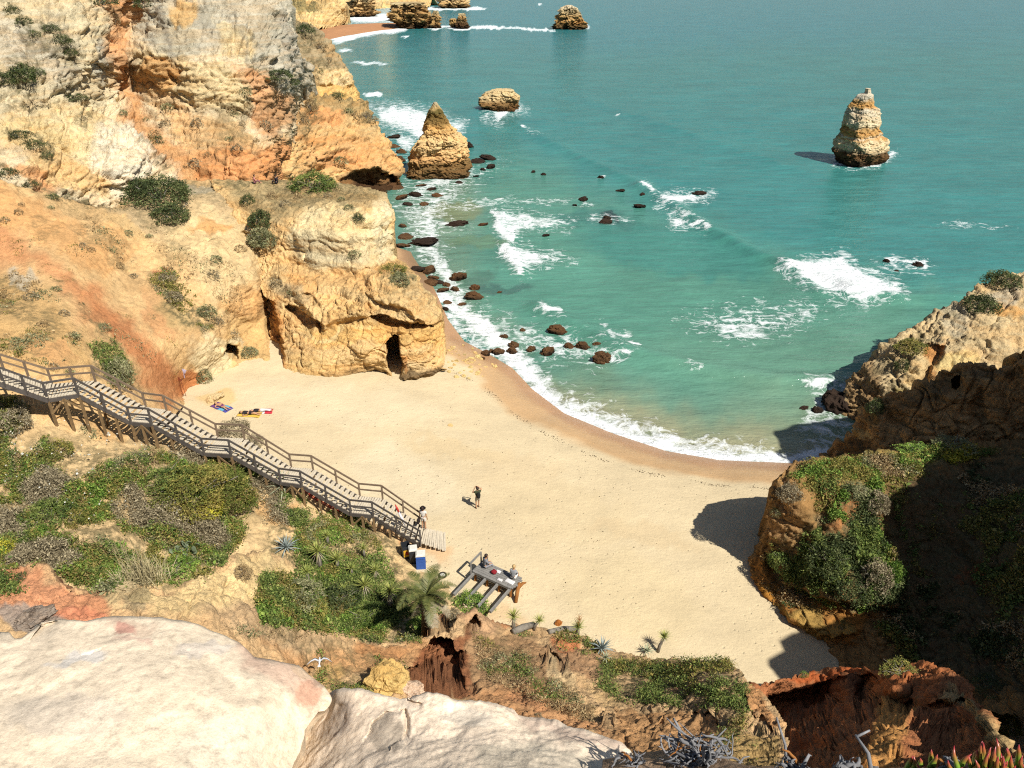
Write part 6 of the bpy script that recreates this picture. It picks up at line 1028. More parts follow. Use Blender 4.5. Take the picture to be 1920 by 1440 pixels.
def rosette(px, py, rpx, label, mat, n=34, wid=.11, kind='agave', trunk=0, seed=0, terr=None, droop=.25, lean=(0, 0), dry=False, flower=False, name=None, on=None):
    h_ = hit(px, py, terr or TERR) or [Vector(zsand(px, py))]; p = on or (h_[0] + Vector((0, 0, .22 if trunk < .5 else .1))); dep = p.y * CP + (H - p.z) * SP; L = 1.25 * rpx * dep / F; rs = random.Random(seed)
    e = empty(name or kind, p); mb = MB(); top = Vector((lean[0], lean[1], trunk))
    for i in range(n):
        u = i / n; blade(mb, i * 2.39996 + rs.uniform(-.1, .1), L * rs.uniform(.8, 1.1), L * wid, .15 + 1.25 * u + rs.uniform(-.1, .1), droop * (1 - u * .7), 6, 0, top)
    mb.build('leaves', M[mat], e, True)
    if dry:
        mb = MB()
        for i in range(16): blade(mb, i * 2.4, L * .8, L * wid, -.5 - .5 * rs.random(), .3, 4, 0, top - Vector((0, 0, .05)))
        mb.build('dead_leaves', M['deadfrond'], e, True)
    if trunk > .05: MB().tube([(0, 0, -.2), (lean[0] * .3, lean[1] * .3, trunk * .4), tuple(top)], [L * .2, L * .17, L * .14], 9).build('trunk', M['bark'], e, True)
    if flower:
        mb = MB(); mb.tube([tuple(top), tuple(top + Vector((.05, 0, L * 1.2)))], [.02, .012], 5)
        for i in range(46):
            a = rs.uniform(0, 6.28); h_ = rs.uniform(.5, 1.5) * L; q = top + Vector((.04, 0, h_)); mb.tube([tuple(q), tuple(q + Vector((math.cos(a), math.sin(a), .5)) * L * rs.uniform(.2, .55))], [.008, .003], 4)
        mb.build('flower_stalk', M['brownwood'], e)
    return tag(e, label, {'agave': 'agave', 'yucca': 'yucca'}.get(kind, kind))
rosette(533, 918, 30, 'large pale agave against the stair rail below the fourth landing', 'agave', 36, .12, seed=1)
rosette(485, 890, 17, 'smaller pale agave higher up beside the stair rail', 'agave', 26, .12, seed=2)
rosette(538, 1032, 23, 'blue-grey agave on the yellow ridge crest', 'agaveb', 34, .11, seed=3)
rosette(1128, 1222, 22, 'silvery agave at the sand edge below the dry-stalked yucca', 'agaveb', 30, .12, seed=4)
rosette(1213, 1226, 14, 'agave just left of the lone yucca on the sand edge', 'agave', 24, .13, seed=5)
rosette(1135, 1240, 14, 'dull agave half hidden under the silvery one', 'agave', 20, .13, seed=6)
for i, (x_, y_, r_, lb, tr, ln, dr, flw) in enumerate([
    (600, 1062, 21, 'tall yucca with a thick skirt of dead leaves', 1.0, (0, 0), True, False), (633, 1062, 17, 'bright yucca right of the tall skirted one', .3, (0, 0), False, False), (578, 1090, 15, 'low yucca left of the grey trunk', .3, (0, 0), False, False), (683, 1044, 12, 'dull yucca on the bank under the last stairs', .4, (0, 0), False, False), (685, 1112, 18, 'yucca with brown tips between two mounds', .5, (0, 0), True, False), (646, 1116, 14, 'low yellowish yucca tucked beside the dark green mound', .15, (0, 0), False, False), (731, 1140, 20, 'yucca on a thick pale trunk left of the palm', 1.1, (.1, 0), True, False), (705, 1082, 13, 'orange-based yucca above the brown-tipped one', .3, (0, 0), True, False), (615, 1020, 13, 'topmost yucca on the green bank', .4, (0, 0), False, False), (660, 1076, 11, 'small yucca between the bright and brown-tipped ones', .2, (0, 0), False, False),
    (963, 1178, 16, 'yucca left of the pair behind the sand edge', .6, (0, .1), True, False), (1000, 1180, 13, 'slim yucca leaning from a grey fallen trunk', .5, (.3, 0), False, False), (1083, 1190, 15, 'yucca carrying a dry brown flower stalk', .3, (0, 0), False, True), (1233, 1222, 14, 'lone yucca on a hairy trunk against the sand', .9, (.28, .1), True, False)]):
    rosette(x_, y_, r_, lb, 'yucca', 52, .07, 'yucca', tr, 20 + i, None, .1, ln, dr, flw)
# fallen grey yucca trunks
for (a_, b_, lb) in [((1030, 1188), (1082, 1184), 'grey fallen trunk leading to the dry-stalked yucca'), ((962, 1188), (1000, 1176), 'grey fallen trunk behind the sand edge')]:
    p, q = [(hit(*s_, TERR) or [Vector(zsand(*s_))])[0] for s_ in (a_, b_)]; mb = MB(); mb.tube([tuple(p + Vector((0, 0, .1))), tuple((p + q) / 2 + Vector((0, 0, .22))), tuple(q + Vector((0, 0, .2)))], [.16, .19, .15], 10)
    o = mb.build('fallen_trunk', M['bark'], None, True); tag(o, lb, 'trunk')
# --- the date palm
def frond(seed, L):
    rs = random.Random(seed); mb = MB(); n = 16; pts = []; sw = (.25, -.3, .1)[seed % 3]
    for i in range(n + 1):
        t = i / n; pts.append(Vector((L * t * (1 - .12 * t), sw * L * t * t, .55 * L * t - (.62, .85, .5)[seed % 3] * L * t * t)))
    mb.tube([tuple(p) for p in pts], [.035 * (1 - .85 * i / n) for i in range(n + 1)], 5)
    for i in range(4, n * 5):
        if rs.random() < .12: continue
        t = i / (n * 5); k = min(int(t * n), n - 1); fr = t * n - k; c = pts[k].lerp(pts[k + 1], fr); d = (pts[k + 1] - pts[k]).normalized()
        l = .52 * (math.sin(math.pi * min(1, t * .86 + .14)) ** .6 + .1) * rs.uniform(.8, 1.1)
        for sd_ in (-1, 1):
            q = c + d * l * .62 + Vector((0, sd_ * l * .75, .18 * l - .1 * l * rs.random())); w = Vector((d.x, d.y, d.z)) * .013
            mb.add([c - w, c + w, c.lerp(q, .6) + w * .9, q, c.lerp(q, .6) - w * .9], [(0, 1, 2, 3, 4)])
    return mb
pb = hit(800, 1178, TERR)[0]; palm = empty('palm_tree', pb); crown = Vector(PY(800, 1116, pb.y + .5)) - pb
tag(palm, 'young date palm with arching fronds on the green slope behind the old deck', 'palm tree')
mbt = MB(); mbt.tube([(0, 0, -.4), tuple(crown * .5), tuple(crown)], [.30, .27, .24], 14); mbt.build('trunk', M['postwood'], palm, True)
fp = [frond(k, 2.15) for k in range(3)]; fm_ = [None] * 6; rs = random.Random(3)
for i in range(30):
    dead = i >= 22; k = i % 3 + (3 if dead else 0)
    if fm_[k] is None: fm_[k] = o = fp[i % 3].build('frond' if not dead else 'dead_frond', M['deadfrond' if dead else 'frond'], palm)
    else: o = fm_[k].copy(); COL.objects.link(o); o.parent = palm
    u = (i % 22) / 22; o.location = crown; o.scale = [rs.uniform(.5, 1.0)] * 3
    o.rotation_euler = (rs.uniform(-.25, .25), (-.95 * u + .3 + rs.uniform(-.15, .15)) if not dead else rs.uniform(.55, .9), i * 2.39996)
# --- prickly pear, pampas grass
pc = hit(348, 1038, LOW)[0]; e = empty('prickly_pear', pc); rs = random.Random(8); tag(e, 'grey-green prickly pear cactus among bright green scrub', 'cactus')
for i in range(34):
    a = rs.uniform(0, 6.28); r_ = rs.uniform(0, .75); mb = MB(); rot = (Matrix.Rotation(rs.uniform(0, 6.28), 3, 'Z') @ Matrix.Rotation(rs.uniform(-.7, .7), 3, 'X'))
    mb.sphere((math.cos(a) * r_, math.sin(a) * r_ * .8, rs.uniform(.1, .6) * (1.1 - r_ * .7) + .1), (.13, .028, .17), 10, 7, 0, rot); mb.build('pad', M['cactus'], e, True)
pg = hit(268, 1088, LOW + [TN['near_hill']])[0]; e = empty('pampas_grass', pg); mb = MB(); tag(e, 'clump of straw-coloured pampas grass standing behind the orange ridge', 'grass clump')
for i in range(420): blade(mb, rs.uniform(0, 6.28), rs.uniform(.7, 1.25), .03, rs.uniform(.8, 1.5), rs.uniform(.1, .6), 5, 0, (rs.gauss(0, .35), rs.gauss(0, .25), 0))
mb.build('leaves', M['straw'], e)
for i in range(9):
    mb = MB(); x_ = rs.gauss(-.1, .35); y_ = rs.gauss(0, .2); t_ = (x_ * 1.5 + rs.gauss(0, .1), y_ + rs.gauss(0, .1), rs.uniform(1.4, 1.9)); mb.tube([(x_, y_, 0), (x_ * 1.2, y_, .9), t_], [.012, .01, .006], 5)
    for k in range(30): q = Vector((x_ * 1.2, y_, .9)).lerp(Vector(t_), rs.uniform(.4, 1.05)); mb.tube([tuple(q), tuple(q + Vector((rs.gauss(0, .04), rs.gauss(0, .04), .1)))], [.006, .002], 3)
    mb.build('plume', M['straw'], e)
# ------------------------------------------------------------------ the wooden staircase
def gz(x, y, default=2.3):
    r = drop(x, y, [TN['lower_hillside'], TN['red_hillside'], SAND], 16); return r[0].z if r else default
NEAR = [(0, 689), (80, 718), (138, 709), (238, 763), (277, 766), (377, 822), (428, 825), (522, 878), (562, 883), (655, 937), (697, 941), (787, 995)]
FAR = [(0, 665), (88, 692), (170, 686), (266, 737), (305, 742), (403, 795), (453, 797), (542, 852), (583, 855), (672, 907), (715, 911), (794, 966)]
ZS = [14.7, 12.9, 12.9, 10.8, 10.8, 8.7, 8.7, 6.6, 6.6, 4.5, 4.5, 2.95]
NP = [Vector(PZ(*q, z + 1)) - Vector((0, 0, 1)) for q, z in zip(NEAR, ZS)]; FP = [Vector(PZ(*q, z + 1)) - Vector((0, 0, 1)) for q, z in zip(FAR, ZS)]
ext = lambda P: P[0] + (P[0] - P[1]) * 1.6
NP[0], FP[0] = ext(NP), ext(FP)
stair = empty('wooden_staircase', (0, 0, 0)); tag(stair, 'long weathered wooden staircase with railings and landings descending the slope to the beach', 'staircase')
def rail(P, mat, ts=(1.0, .55)):
    mb = MB()
    for h_ in ts:
        for a, b in zip(P[:-1], P[1:]): mb.bar(a + Vector((0, 0, h_)), b + Vector((0, 0, h_)), .05, .12 if h_ == ts[0] else .10)
    o = mb.build('railing', M[mat], stair)
    for i, (a, b) in enumerate(zip(P[:-1], P[1:])):
        k = max(1, round((b - a).length / 1.45))
        for j in range(k + (i == len(P) - 2)):
            q = a.lerp(b, j / k); MB().box(q + Vector((0, 0, .42)), (.10, .10, 1.22)).build('post', M[mat], o)
rail([p + Vector((0, -.02, 0)) for p in NP], 'railwood'); rail([p + Vector((0, .02, 0)) for p in FP], 'railfar')
for i in range(0, 12, 2):
    a0, b0, a1, b1 = NP[i], FP[i], NP[i + 1], FP[i + 1]; n = 10 if i else 22
    if i == 10: n = 9
    mb = MB()
    for P, Q in ((a0, a1), (b0, b1)): mb.bar(P + Vector((0, 0, -.18)), Q + Vector((0, 0, -.18)), .07, .26)
    fl_ = mb.build('flight', M['railwood'], stair)
    for k in range(n):
        t = (k + .5) / n; p, q = a0.lerp(a1, t), b0.lerp(b1, t); d = (q - p).normalized(); side = Vector((-d.y, d.x, 0))
        p, q = p - d * .03, q + d * .03; mb = MB()
        for s_ in (-.068, .068): mb.bar(p + side * s_, q + side * s_, .12, .05)
        mb.build('tread', M['deckwood'], fl_)
    if i < 10:
        c0, c1, d0, d1 = NP[i + 1], NP[i + 2], FP[i + 1], FP[i + 2]; n2 = max(6, int((c1 - c0).length / .145)); mb = MB()
        for k in range(n2):
            t = (k + .5) / n2; mb.bar(c0.lerp(c1, t), d0.lerp(d1, t), .125, .045)
        mb.build('landing', M['deckwood'], stair)
        mb = MB(); mb.bar(c0 + Vector((0, -.03, -.14)), c1 + Vector((0, -.03, -.14)), .06, .24); mb.bar(d0 + Vector((0, .03, -.14)), d1 + Vector((0, .03, -.14)), .06, .24); mb.bar(c0.lerp(d0, .01) + Vector((.05, 0, -.12)), c0.lerp(d0, .99) + Vector((.05, 0, -.12)), .05, .12); mb.build('landing_beam', M['railwood'], stair)
        for q in (c0, c1, c0.lerp(c1, .5), d0, d1):
            g = gz(q.x, q.y - .05) - .3
            if q.z - g > .35: MB().box(((q.x, q.y, (q.z - .15 + g) / 2)), (.13, .13, q.z - .15 - g)).build('support_post', M['postwood'], stair)
        for P, Q in ((c0, c0.lerp(c1, .5)), (c1, c0.lerp(c1, .5))):
            if P.z - gz(P.x, P.y) > .9: MB().bar(P + Vector((0, -.06, -1.0)), Q + Vector((0, -.06, -.2)), .04, .11).build('brace', M['postwood'], stair)
    for t in (.33, .66):
        q = a0.lerp(a1, t); g = gz(q.x, q.y) - .3
        if i and q.z - g > .5: MB().box((q.x, q.y + .05, (q.z - .2 + g) / 2), (.12, .12, q.z - .2 - g)).build('support_post', M['postwood'], stair)
# the last steps, sunk in the sand beyond the rail
e0, e1 = NP[-1], FP[-1]
for k in range(6):
    p, q = e0 + Vector((.12 + .27 * k, -.05 - .05 * k, -.07 * k)), e1 + Vector((.12 + .22 * k, -.1, -.06 * k)); zz = max(gz(p.x, p.y), gz(q.x, q.y)) + .03; p.z = max(p.z, zz); q.z = max(q.z, zz)
    mb = MB(); d = (q - p).normalized(); sd_ = Vector((-d.y, d.x, 0))
    for s_ in (-.065, .065): mb.bar(p + sd_ * s_, q + sd_ * s_, .11, .05)
    mb.build('tread', M['deckwood'], stair)
# red plastic barrier under the lower flights
RP = plain('red_plastic', A(200, 60, 50), .5); mb = MB()
bp = [hit(x_, y_, LOW)[0] + Vector((0, .05, .0)) for x_, y_ in [(566, 918), (580, 932), (600, 945), (620, 955), (640, 962), (660, 968)]]
for a, b in zip(bp[:-1], bp[1:]):
    for h_ in (.1, .25, .4): mb.bar(a + Vector((0, 0, h_)), b + Vector((0, 0, h_ - .02)), .02, .07)
    mb.box(a + Vector((0, 0, .25)), (.04, .04, .5))
tag(mb.build('plastic_barrier', RP), 'torn red plastic barrier strung beneath the lower stairs', 'barrier')

# ------------------------------------------------------------------ old deck on the sand
N1, N2 = Vector((-2.3, 34.5, 3.25)), Vector((-.08, 33.1, 3.25)); dd_ = (N2 - N1).normalized(); nn_ = Vector((-dd_.y, dd_.x, 0))
deck = empty('wooden_platform', (N1.x, N1.y, 2.3)); O_ = Vector(deck.location); tag(deck, 'broken wooden platform on the sand with four bare beams running into the bushes', 'platform')
L_ = lambda v: v - O_
for k in range(7): MB().bar(L_(N1 - dd_ * .05 + nn_ * (.08 + .155 * k)), L_(N2 + dd_ * (.12 + .06 * (k % 3)) + nn_ * (.08 + .155 * k)), .14, .045).build('board', M['greywood'], deck)
MB().bar(L_(N1 + Vector((0, 0, -.06))), L_(N2 + Vector((0, 0, -.06))), .05, .16).build('edge_beam', M['greywood'], deck)
for t in (.02, .34, .66, .97):
    p = N1.lerp(N2, t) + Vector((0, 0, -.13)); MB().bar(L_(p + nn_ * 1.0), L_(p - nn_ * 2.0 + Vector((0, 0, -.05))), .12, .16).build('beam', M['greywood'], deck)
    for s_ in (.15, .9):
        q = p + nn_ * s_; MB().box(L_(q + Vector((0, 0, -.55))), (.14, .14, 1.0)).build('post', M['brownwood'], deck)
for k in range(4): MB().bar(L_(N1 + nn_ * .95 + Vector((0, 0, -.25 - .16 * k))), L_(N2 + nn_ * .95 + Vector((0, 0, -.25 - .16 * k))), .03, .10).build('slat', M['brownwood'], deck)
r0, r1 = N1 - dd_ * .06 - nn_ * .1, N1 - dd_ * .06 + nn_ * .95
for q in (r0, r1, r1 + dd_ * .45): MB().box(L_(q + Vector((0, 0, .3))), (.09, .09, .9)).build('rail_post', M['greywood'], deck)
MB().bar(L_(r0 + Vector((0, 0, .72))), L_(r1 + Vector((0, 0, .72))), .05, .16).build('rail', M['greywood'], deck)
mb = MB(); q = N2 + dd_ * .25 + nn_ * .35; mb.tube([L_(q + Vector((-.1, -.5, -.75))), L_(q + Vector((0, -.1, -.2))), L_(q + Vector((.12, .25, .05)))], [.10, .12, .08], 8); mb.tube([L_(q + Vector((0, 0, -.2))), L_(q + Vector((.3, .3, -.05))), L_(q + Vector((.5, .42, -.1)))], [.10, .09, .04], 8); mb.build('split_log', M['brownwood'], deck, True)

# ------------------------------------------------------------------ people
def skin_mat(name, c): return plain(name, c, .6, .3, .06)
SKIN = skin_mat('skin', A(214, 164, 128)); HAIRD = plain('dark_hair', A(60, 44, 36), .6); HAIRB = plain('blond_hair', A(206, 172, 118), .6)
def skinned(name, verts, edges, radii, mat, parent, roots=(0,), sub=1):
    me = bpy.data.meshes.new(name); me.from_pydata([tuple(v) for v in verts], edges, []); me.materials.append(mat)
    o = bpy.data.objects.new(name, me); COL.objects.link(o); o.parent = parent
    o.modifiers.new('skin', 'SKIN').use_smooth_shade = True
    for i, r in enumerate(radii): me.skin_vertices[0].data[i].radius = (r, r)
    for r in roots: me.skin_vertices[0].data[r].use_root = True
    m = o.modifiers.new('sub', 'SUBSURF'); m.levels = sub; m.render_levels = sub
    return o
JR = dict(pel=.125, waist=.115, chest=.135, neck=.055, jaw=.075, head=.098, crown=.085, sh=.065, el=.042, wr=.028, hd=.034, hip=.088, kn=.056, an=.038, toe=.032, nose=.018)
def person(label, loc, rz, J, shirt=None, bottom=None, hair=HAIRD, sleeves=.6, legs=.5, shoes=None, rot=None, group=None, extra=()):
    e = empty('person', loc, rz)
    if rot: e.rotation_euler = rot
    tag(e, label, 'person', group); J = {k: Vector(v) for k, v in J.items()}
    names = ['pel', 'waist', 'chest', 'neck', 'jaw', 'head', 'crown', 'nose']; ed = [(0, 1), (1, 2), (2, 3), (3, 4), (4, 5), (5, 6), (4, 7)]
    up = (J['crown'] - J['neck']).normalized(); J.setdefault('jaw', J['neck'].lerp(J['crown'], .38)); J.setdefault('head', J['neck'].lerp(J['crown'], .72)); J.setdefault('waist', J['pel'].lerp(J['chest'], .5))
    fw = J.get('face', Vector((0, 1, 0))).normalized(); J['nose'] = J['jaw'] + fw * .105 + up * .03
    V = [J[n_] for n_ in names]; Rr = [JR[n_] for n_ in names]; rts = [0]
    for s_ in 'LR':
        i = len(V); V += [J['sh' + s_], J['el' + s_], J['wr' + s_], J['wr' + s_] + (J['wr' + s_] - J['el' + s_]).normalized() * .08]; Rr += [.065, .042, .028, .034]; ed += [(2, i), (i, i + 1), (i + 1, i + 2), (i + 2, i + 3)]
        j = len(V); V += [J['hip' + s_], J['kn' + s_], J['an' + s_], J['toe' + s_]]; Rr += [.088, .056, .038, .032]; ed += [(0, j), (j, j + 1), (j + 1, j + 2), (j + 2, j + 3)]
        d = (J['wr' + s_] - J['el' + s_]).normalized(); a = d.cross(Vector((0.3, .2, 1))).normalized(); b = d.cross(a); pc_ = J['wr' + s_] + d * .075
        for k in range(5):      # four fingers and a thumb, each its own chain rooted in the palm
            r_ = len(V); off = a * (-.026 + .017 * k) if k < 4 else a * -.02; l = (.062, .076, .072, .056, .05)[k]; q = pc_ + off * (.8 if k < 4 else 1); dr = d if k < 4 else (d * .55 - a * .8).normalized()
            V += [q, q + dr * l * .5 + b * .006, q + dr * l + b * .022]; Rr += [.009, .0085, .007]; ed += [(r_, r_ + 1), (r_ + 1, r_ + 2)]; rts.append(r_)
    skinned('body', V, ed, Rr, SKIN, e, rts)
    c = (J['jaw'] + J['crown']) / 2 - fw * .02; mb = MB(); mb.sphere(c + up * .03 - fw * .012, (.112, .118, .122), 12, 8)
    h_ = mb.build('hair', hair, e, True)
    # bring hair back off the face
    for v in h_.data.vertices:
        q = v.co - c; k = q.dot(fw)
        if k > .045 and q.dot(up) < .075: v.co -= fw * (k - .03)
    mb = MB(); sd_ = up.cross(fw)
    for s_ in (-1, 1): mb.sphere(J['jaw'].lerp(J['head'], .55) + fw * .098 + sd_ * s_ * .034, .011, 6, 5)
    mb.build('eyes', HAIRD, e)
    if shirt:
        i0 = [J['pel'].lerp(J['waist'], .25), J['waist'], J['chest'], J['neck'].lerp(J['chest'], .25)]; V = list(i0); Rr = [.150, .142, .160, .085]; ed = [(0, 1), (1, 2), (2, 3)]
        for s_ in 'LR': i = len(V); V += [J['sh' + s_], J['sh' + s_].lerp(J['el' + s_], sleeves)]; Rr += [.082, .062]; ed += [(2, i), (i, i + 1)]
        skinned('shirt', V, ed, Rr, shirt, e)
    if bottom:
        V = [J['waist'].lerp(J['pel'], .5), J['pel']]; Rr = [.142, .15]; ed = [(0, 1)]
        for s_ in 'LR':
            i = len(V); V += [J['hip' + s_]]; Rr += [.108]; ed += [(1, i)]
            if legs <= 1: V += [J['hip' + s_].lerp(J['kn' + s_], legs)]; Rr += [.092]; ed += [(i, i + 1)]
            else: V += [J['kn' + s_], J['kn' + s_].lerp(J['an' + s_], .9)]; Rr += [.072, .056]; ed += [(i, i + 1), (i + 1, i + 2)]
        skinned('shorts' if legs <= 1 else 'trousers', V, ed, Rr, bottom, e)
    if shoes:
        for s_ in 'LR': mb = MB(); d = J['toe' + s_] - J['an' + s_]; mb.sphere(J['an' + s_].lerp(J['toe' + s_], .55) + Vector((0, 0, -.02)), (.055, .13, .05), 10, 6, 0, Matrix.Rotation(math.atan2(-d.x, d.y), 3, 'Z')); mb.build('shoe', shoes, e, True)
    return e
STAND = dict(pel=(0, 0, .96), chest=(0, 0, 1.30), neck=(0, 0, 1.50), crown=(0, .01, 1.72), shL=(-.18, 0, 1.42), shR=(.18, 0, 1.42), elL=(-.24, -.02, 1.12), elR=(.24, -.02, 1.12), wrL=(-.25, .06, .87), wrR=(.25, .06, .87), hipL=(-.09, 0, .90), hipR=(.09, 0, .90), knL=(-.10, .03, .49), knR=(.10, .03, .49), anL=(-.11, -.01, .08), anR=(.11, -.01, .08), toeL=(-.13, .14, .03), toeR=(.13, .14, .03))
SIT = dict(pel=(0, 0, .12), chest=(0, .05, .50), neck=(0, .09, .70), crown=(0, .15, .92), shL=(-.18, .05, .62), shR=(.18, .05, .62), elL=(-.22, .16, .36), elR=(.22, .16, .36), wrL=(-.12, .36, .26), wrR=(.12, .36, .26), hipL=(-.09, .04, .11), hipR=(.09, .04, .11), knL=(-.10, .46, .16), knR=(.10, .46, .16), anL=(-.10, .52, -.24), anR=(.10, .50, -.25), toeL=(-.11, .66, -.28), toeR=(.11, .64, -.29))
LIE = dict(pel=(0, 0, .12), chest=(0, .36, .13), neck=(0, .58, .12), crown=(0, .80, .13), face=(0, .1, 1), shL=(-.18, .48, .12), shR=(.18, .48, .12), elL=(-.36, .36, .06), elR=(.36, .36, .06), wrL=(-.30, .12, .06), wrR=(.30, .12, .06), hipL=(-.09, -.06, .11), hipR=(.09, -.06, .11), knL=(-.12, -.46, .20), knR=(.11, -.48, .08), anL=(-.14, -.86, .07), anR=(.13, -.90, .06), toeL=(-.16, -.97, .12), toeR=(.15, -1.0, .11))
cl = lambda nm, r, g, b: plain(nm, A(r, g, b), .85, .1)
wp = zsand(896, 953)
J = dict(STAND); J.update(elR=(.36, .16, 1.40), wrR=(.12, .22, 1.62), elL=(-.30, .16, 1.28), wrL=(-.10, .24, 1.58), anR=(.10, .10, .08), toeR=(.12, .25, .03), knR=(.10, .10, .49))
man = person('person in dark green shirt with black backpack taking a photo on open sand', wp, .35, J, cl('green_shirt', 78, 84, 62), cl('pale_shorts', 208, 200, 186), HAIRD, .55, .75, plain('shoes', A(90, 70, 56), .7))
mb = MB(); mb.sphere((0, -.21, 1.24), (.15, .10, .24), 12, 8); mb.sphere((0, -.29, 1.14), (.11, .06, .12), 10, 7); mb.build('backpack', cl('black_pack', 44, 44, 42), man, True)
MB().box((.02, .27, 1.61), (.13, .06, .09)).build('camera_body', cl('camera_black', 30, 30, 30), man)
sp_ = FP[-1].lerp(FP[-2], .04) + Vector((.12, -.30, .04))
wom = person('person in a white dress and black hat stepping off the staircase', sp_, -.3, STAND, cl('white_top', 246, 240, 232), cl('white_skirt', 244, 236, 226), HAIRD, .5, .7)
mb = MB(); mb.tube([(0, .01, 1.66), (0, .01, 1.675)], [.20, .19], 18); mb.tube([(0, .01, 1.675), (0, .01, 1.78)], [.115, .10], 16); mb.build('hat', cl('black_hat', 38, 34, 34), wom, True)
mb = MB(); mb.box((-.30, -.12, .68), (.14, .30, .32), None, 0, .8); mb.tube([(-.28, -.22, .84), (-.24, -.12, 1.08), (-.28, -.02, .84)], .012, 5); mb.build('bag', cl('dark_bag', 60, 52, 50), wom)
ang = math.atan2(-nn_.x, nn_.y)
p1 = person('person with dark hair hunched at the rail end of the wooden platform', N1 + dd_ * .42 + nn_ * .62 + Vector((0, 0, .03)), ang - .5, SIT, cl('grey_hoodie', 150, 152, 158), cl('grey_trousers', 160, 160, 164), HAIRD, 1.0, 2)
p2 = person('person with blond hair in a grey top sitting at the far right of the platform', N1 + dd_ * 2.35 + nn_ * .70 + Vector((0, 0, .03)), ang + .1, SIT, cl('grey_top', 168, 170, 174), cl('white_wrap', 240, 240, 238), HAIRB, 1.0, .9)
def towel(px, py, L, W, rz, cols, label, on=None):
    p = on or Vector(zsand(px, py)); mb = MB(); nx, ny = 22, 9; rs = random.Random(px)
    v = []; f = []; mi = []
    for j in range(ny + 1):
        for i in range(nx + 1): v.append((L * (i / nx - .5), W * (j / ny - .5) + .03 * math.sin(i * .5), .03 + .012 * math.sin(i * 1.3 + j) + .008 * rs.random()))
    for j in range(ny):
        for i in range(nx): k = j * (nx + 1) + i; f.append((k, k + 1, k + nx + 2, k + nx + 1)); mi.append((i * len(cols) // nx) if len(cols) < 6 else (i % 2))
    me = mesh_obj('towel', v, f, cols, None, True); me.data.polygons.foreach_set('material_index', np.array(mi, np.int32)); me.location = p; me.rotation_euler = (0, 0, rz)
    m = me.modifiers.new('thick', 'SOLIDIFY'); m.thickness = .012
    return tag(me, label, 'towel'), p
blue, cyan, viol, yel, wht, rd, blk = [cl('towel_' + n_, *c_) for n_, *c_ in (('blue', 90, 90, 170), ('cyan', 110, 190, 220), ('violet', 120, 80, 140), ('yellow', 240, 200, 90), ('white', 246, 242, 240), ('red', 226, 70, 84), ('black', 40, 38, 40))]
t1, q1 = towel(416, 764, 1.9, .85, -.55, [viol, blue, cyan, blue], 'blue and violet towel under the sunbather nearest the red slope')
t2, q2 = towel(468, 777, 1.9, .85, -.1, [yel, yel], 'yellow towel under a dark-clad sunbather')
t3, q3 = towel(489, 772, 1.9, .8, .1, [wht, wht, rd], 'white towel with a red end beside the yellow towel')
person('person sunbathing on the blue and violet towel', q1 + Vector((0, 0, .03)), 1.0, LIE, None, cl('violet_trunks', 130, 70, 120), HAIRD, .5, .4)
person('person in dark clothes lying on the yellow towel', q2 + Vector((0, 0, .03)), 1.45, LIE, cl('dark_top', 60, 54, 56), cl('dark_shorts', 56, 50, 54), HAIRD, .6, .6)
person('person in black and white lying on the white and red towel', q3 + Vector((0, .0, .03)), 1.7, LIE, cl('black_top', 52, 50, 54), cl('white_trousers', 240, 238, 236), HAIRD, .6, 2)
for (x_, y_, lb, a_, b_, hh) in [(477, 345, 'person in pink sitting on the headland shelf under the orange cliff', (220, 150, 140), (150, 100, 110), -1.2), (520, 345, 'person in black sitting alone on the headland shelf near the round bush', (50, 48, 54), (60, 60, 70), 1.2)]:
    r_ = hit(x_, y_, TERR)[0]; J = dict(SIT); J.update(knL=(-.1, .42, .34), knR=(.1, .42, .34), anL=(-.1, .66, .06), anR=(.1, .66, .06), toeL=(-.1, .8, .03), toeR=(.1, .8, .03)); person(lb, r_ + Vector((0, 0, .05)), hh, J, cl('far_top', *a_), cl('far_legs', *b_), HAIRD, .8, 2)
# things left on the platform
mb = MB(); mb.sphere((0, 0, .12), (.19, .13, .13), 12, 8); mb.sphere((.02, -.10, .10), (.12, .06, .09), 10, 6); mb.tube([(-.12, 0, .22), (0, .02, .32), (.12, 0, .22)], .014, 6); o = mb.build('backpack', cl('dark_red', 150, 44, 52), None, True); o.location = N1 + dd_ * 1.15 + nn_ * .5 + Vector((0, 0, .03)); tag(o, 'dark red backpack in the middle of the wooden platform', 'backpack')
for nm_, t_, s_, l_, w_, lb in [('cloth', 1.30, .75, .28, .22, 'white folded cloth behind the red backpack'), ('cloth', 1.75, .22, .30, .16, 'pale magazine near the front edge of the platform'), ('cloth', 2.32, .42, .55, .30, 'white cloth spread beside the blond person')]:
    mb = MB(); mb.box((0, 0, .02), (l_, w_, .03), None, 0, .92); mb.box((.02, .01, .045), (l_ * .8, w_ * .7, .02), Matrix.Rotation(.2, 3, 'Z'), 0, .9); o = mb.build(nm_, wht); o.location = N1 + dd_ * t_ + nn_ * s_ + Vector((0, 0, .025)); o.rotation_euler = (0, 0, -.6); tag(o, lb, 'cloth')

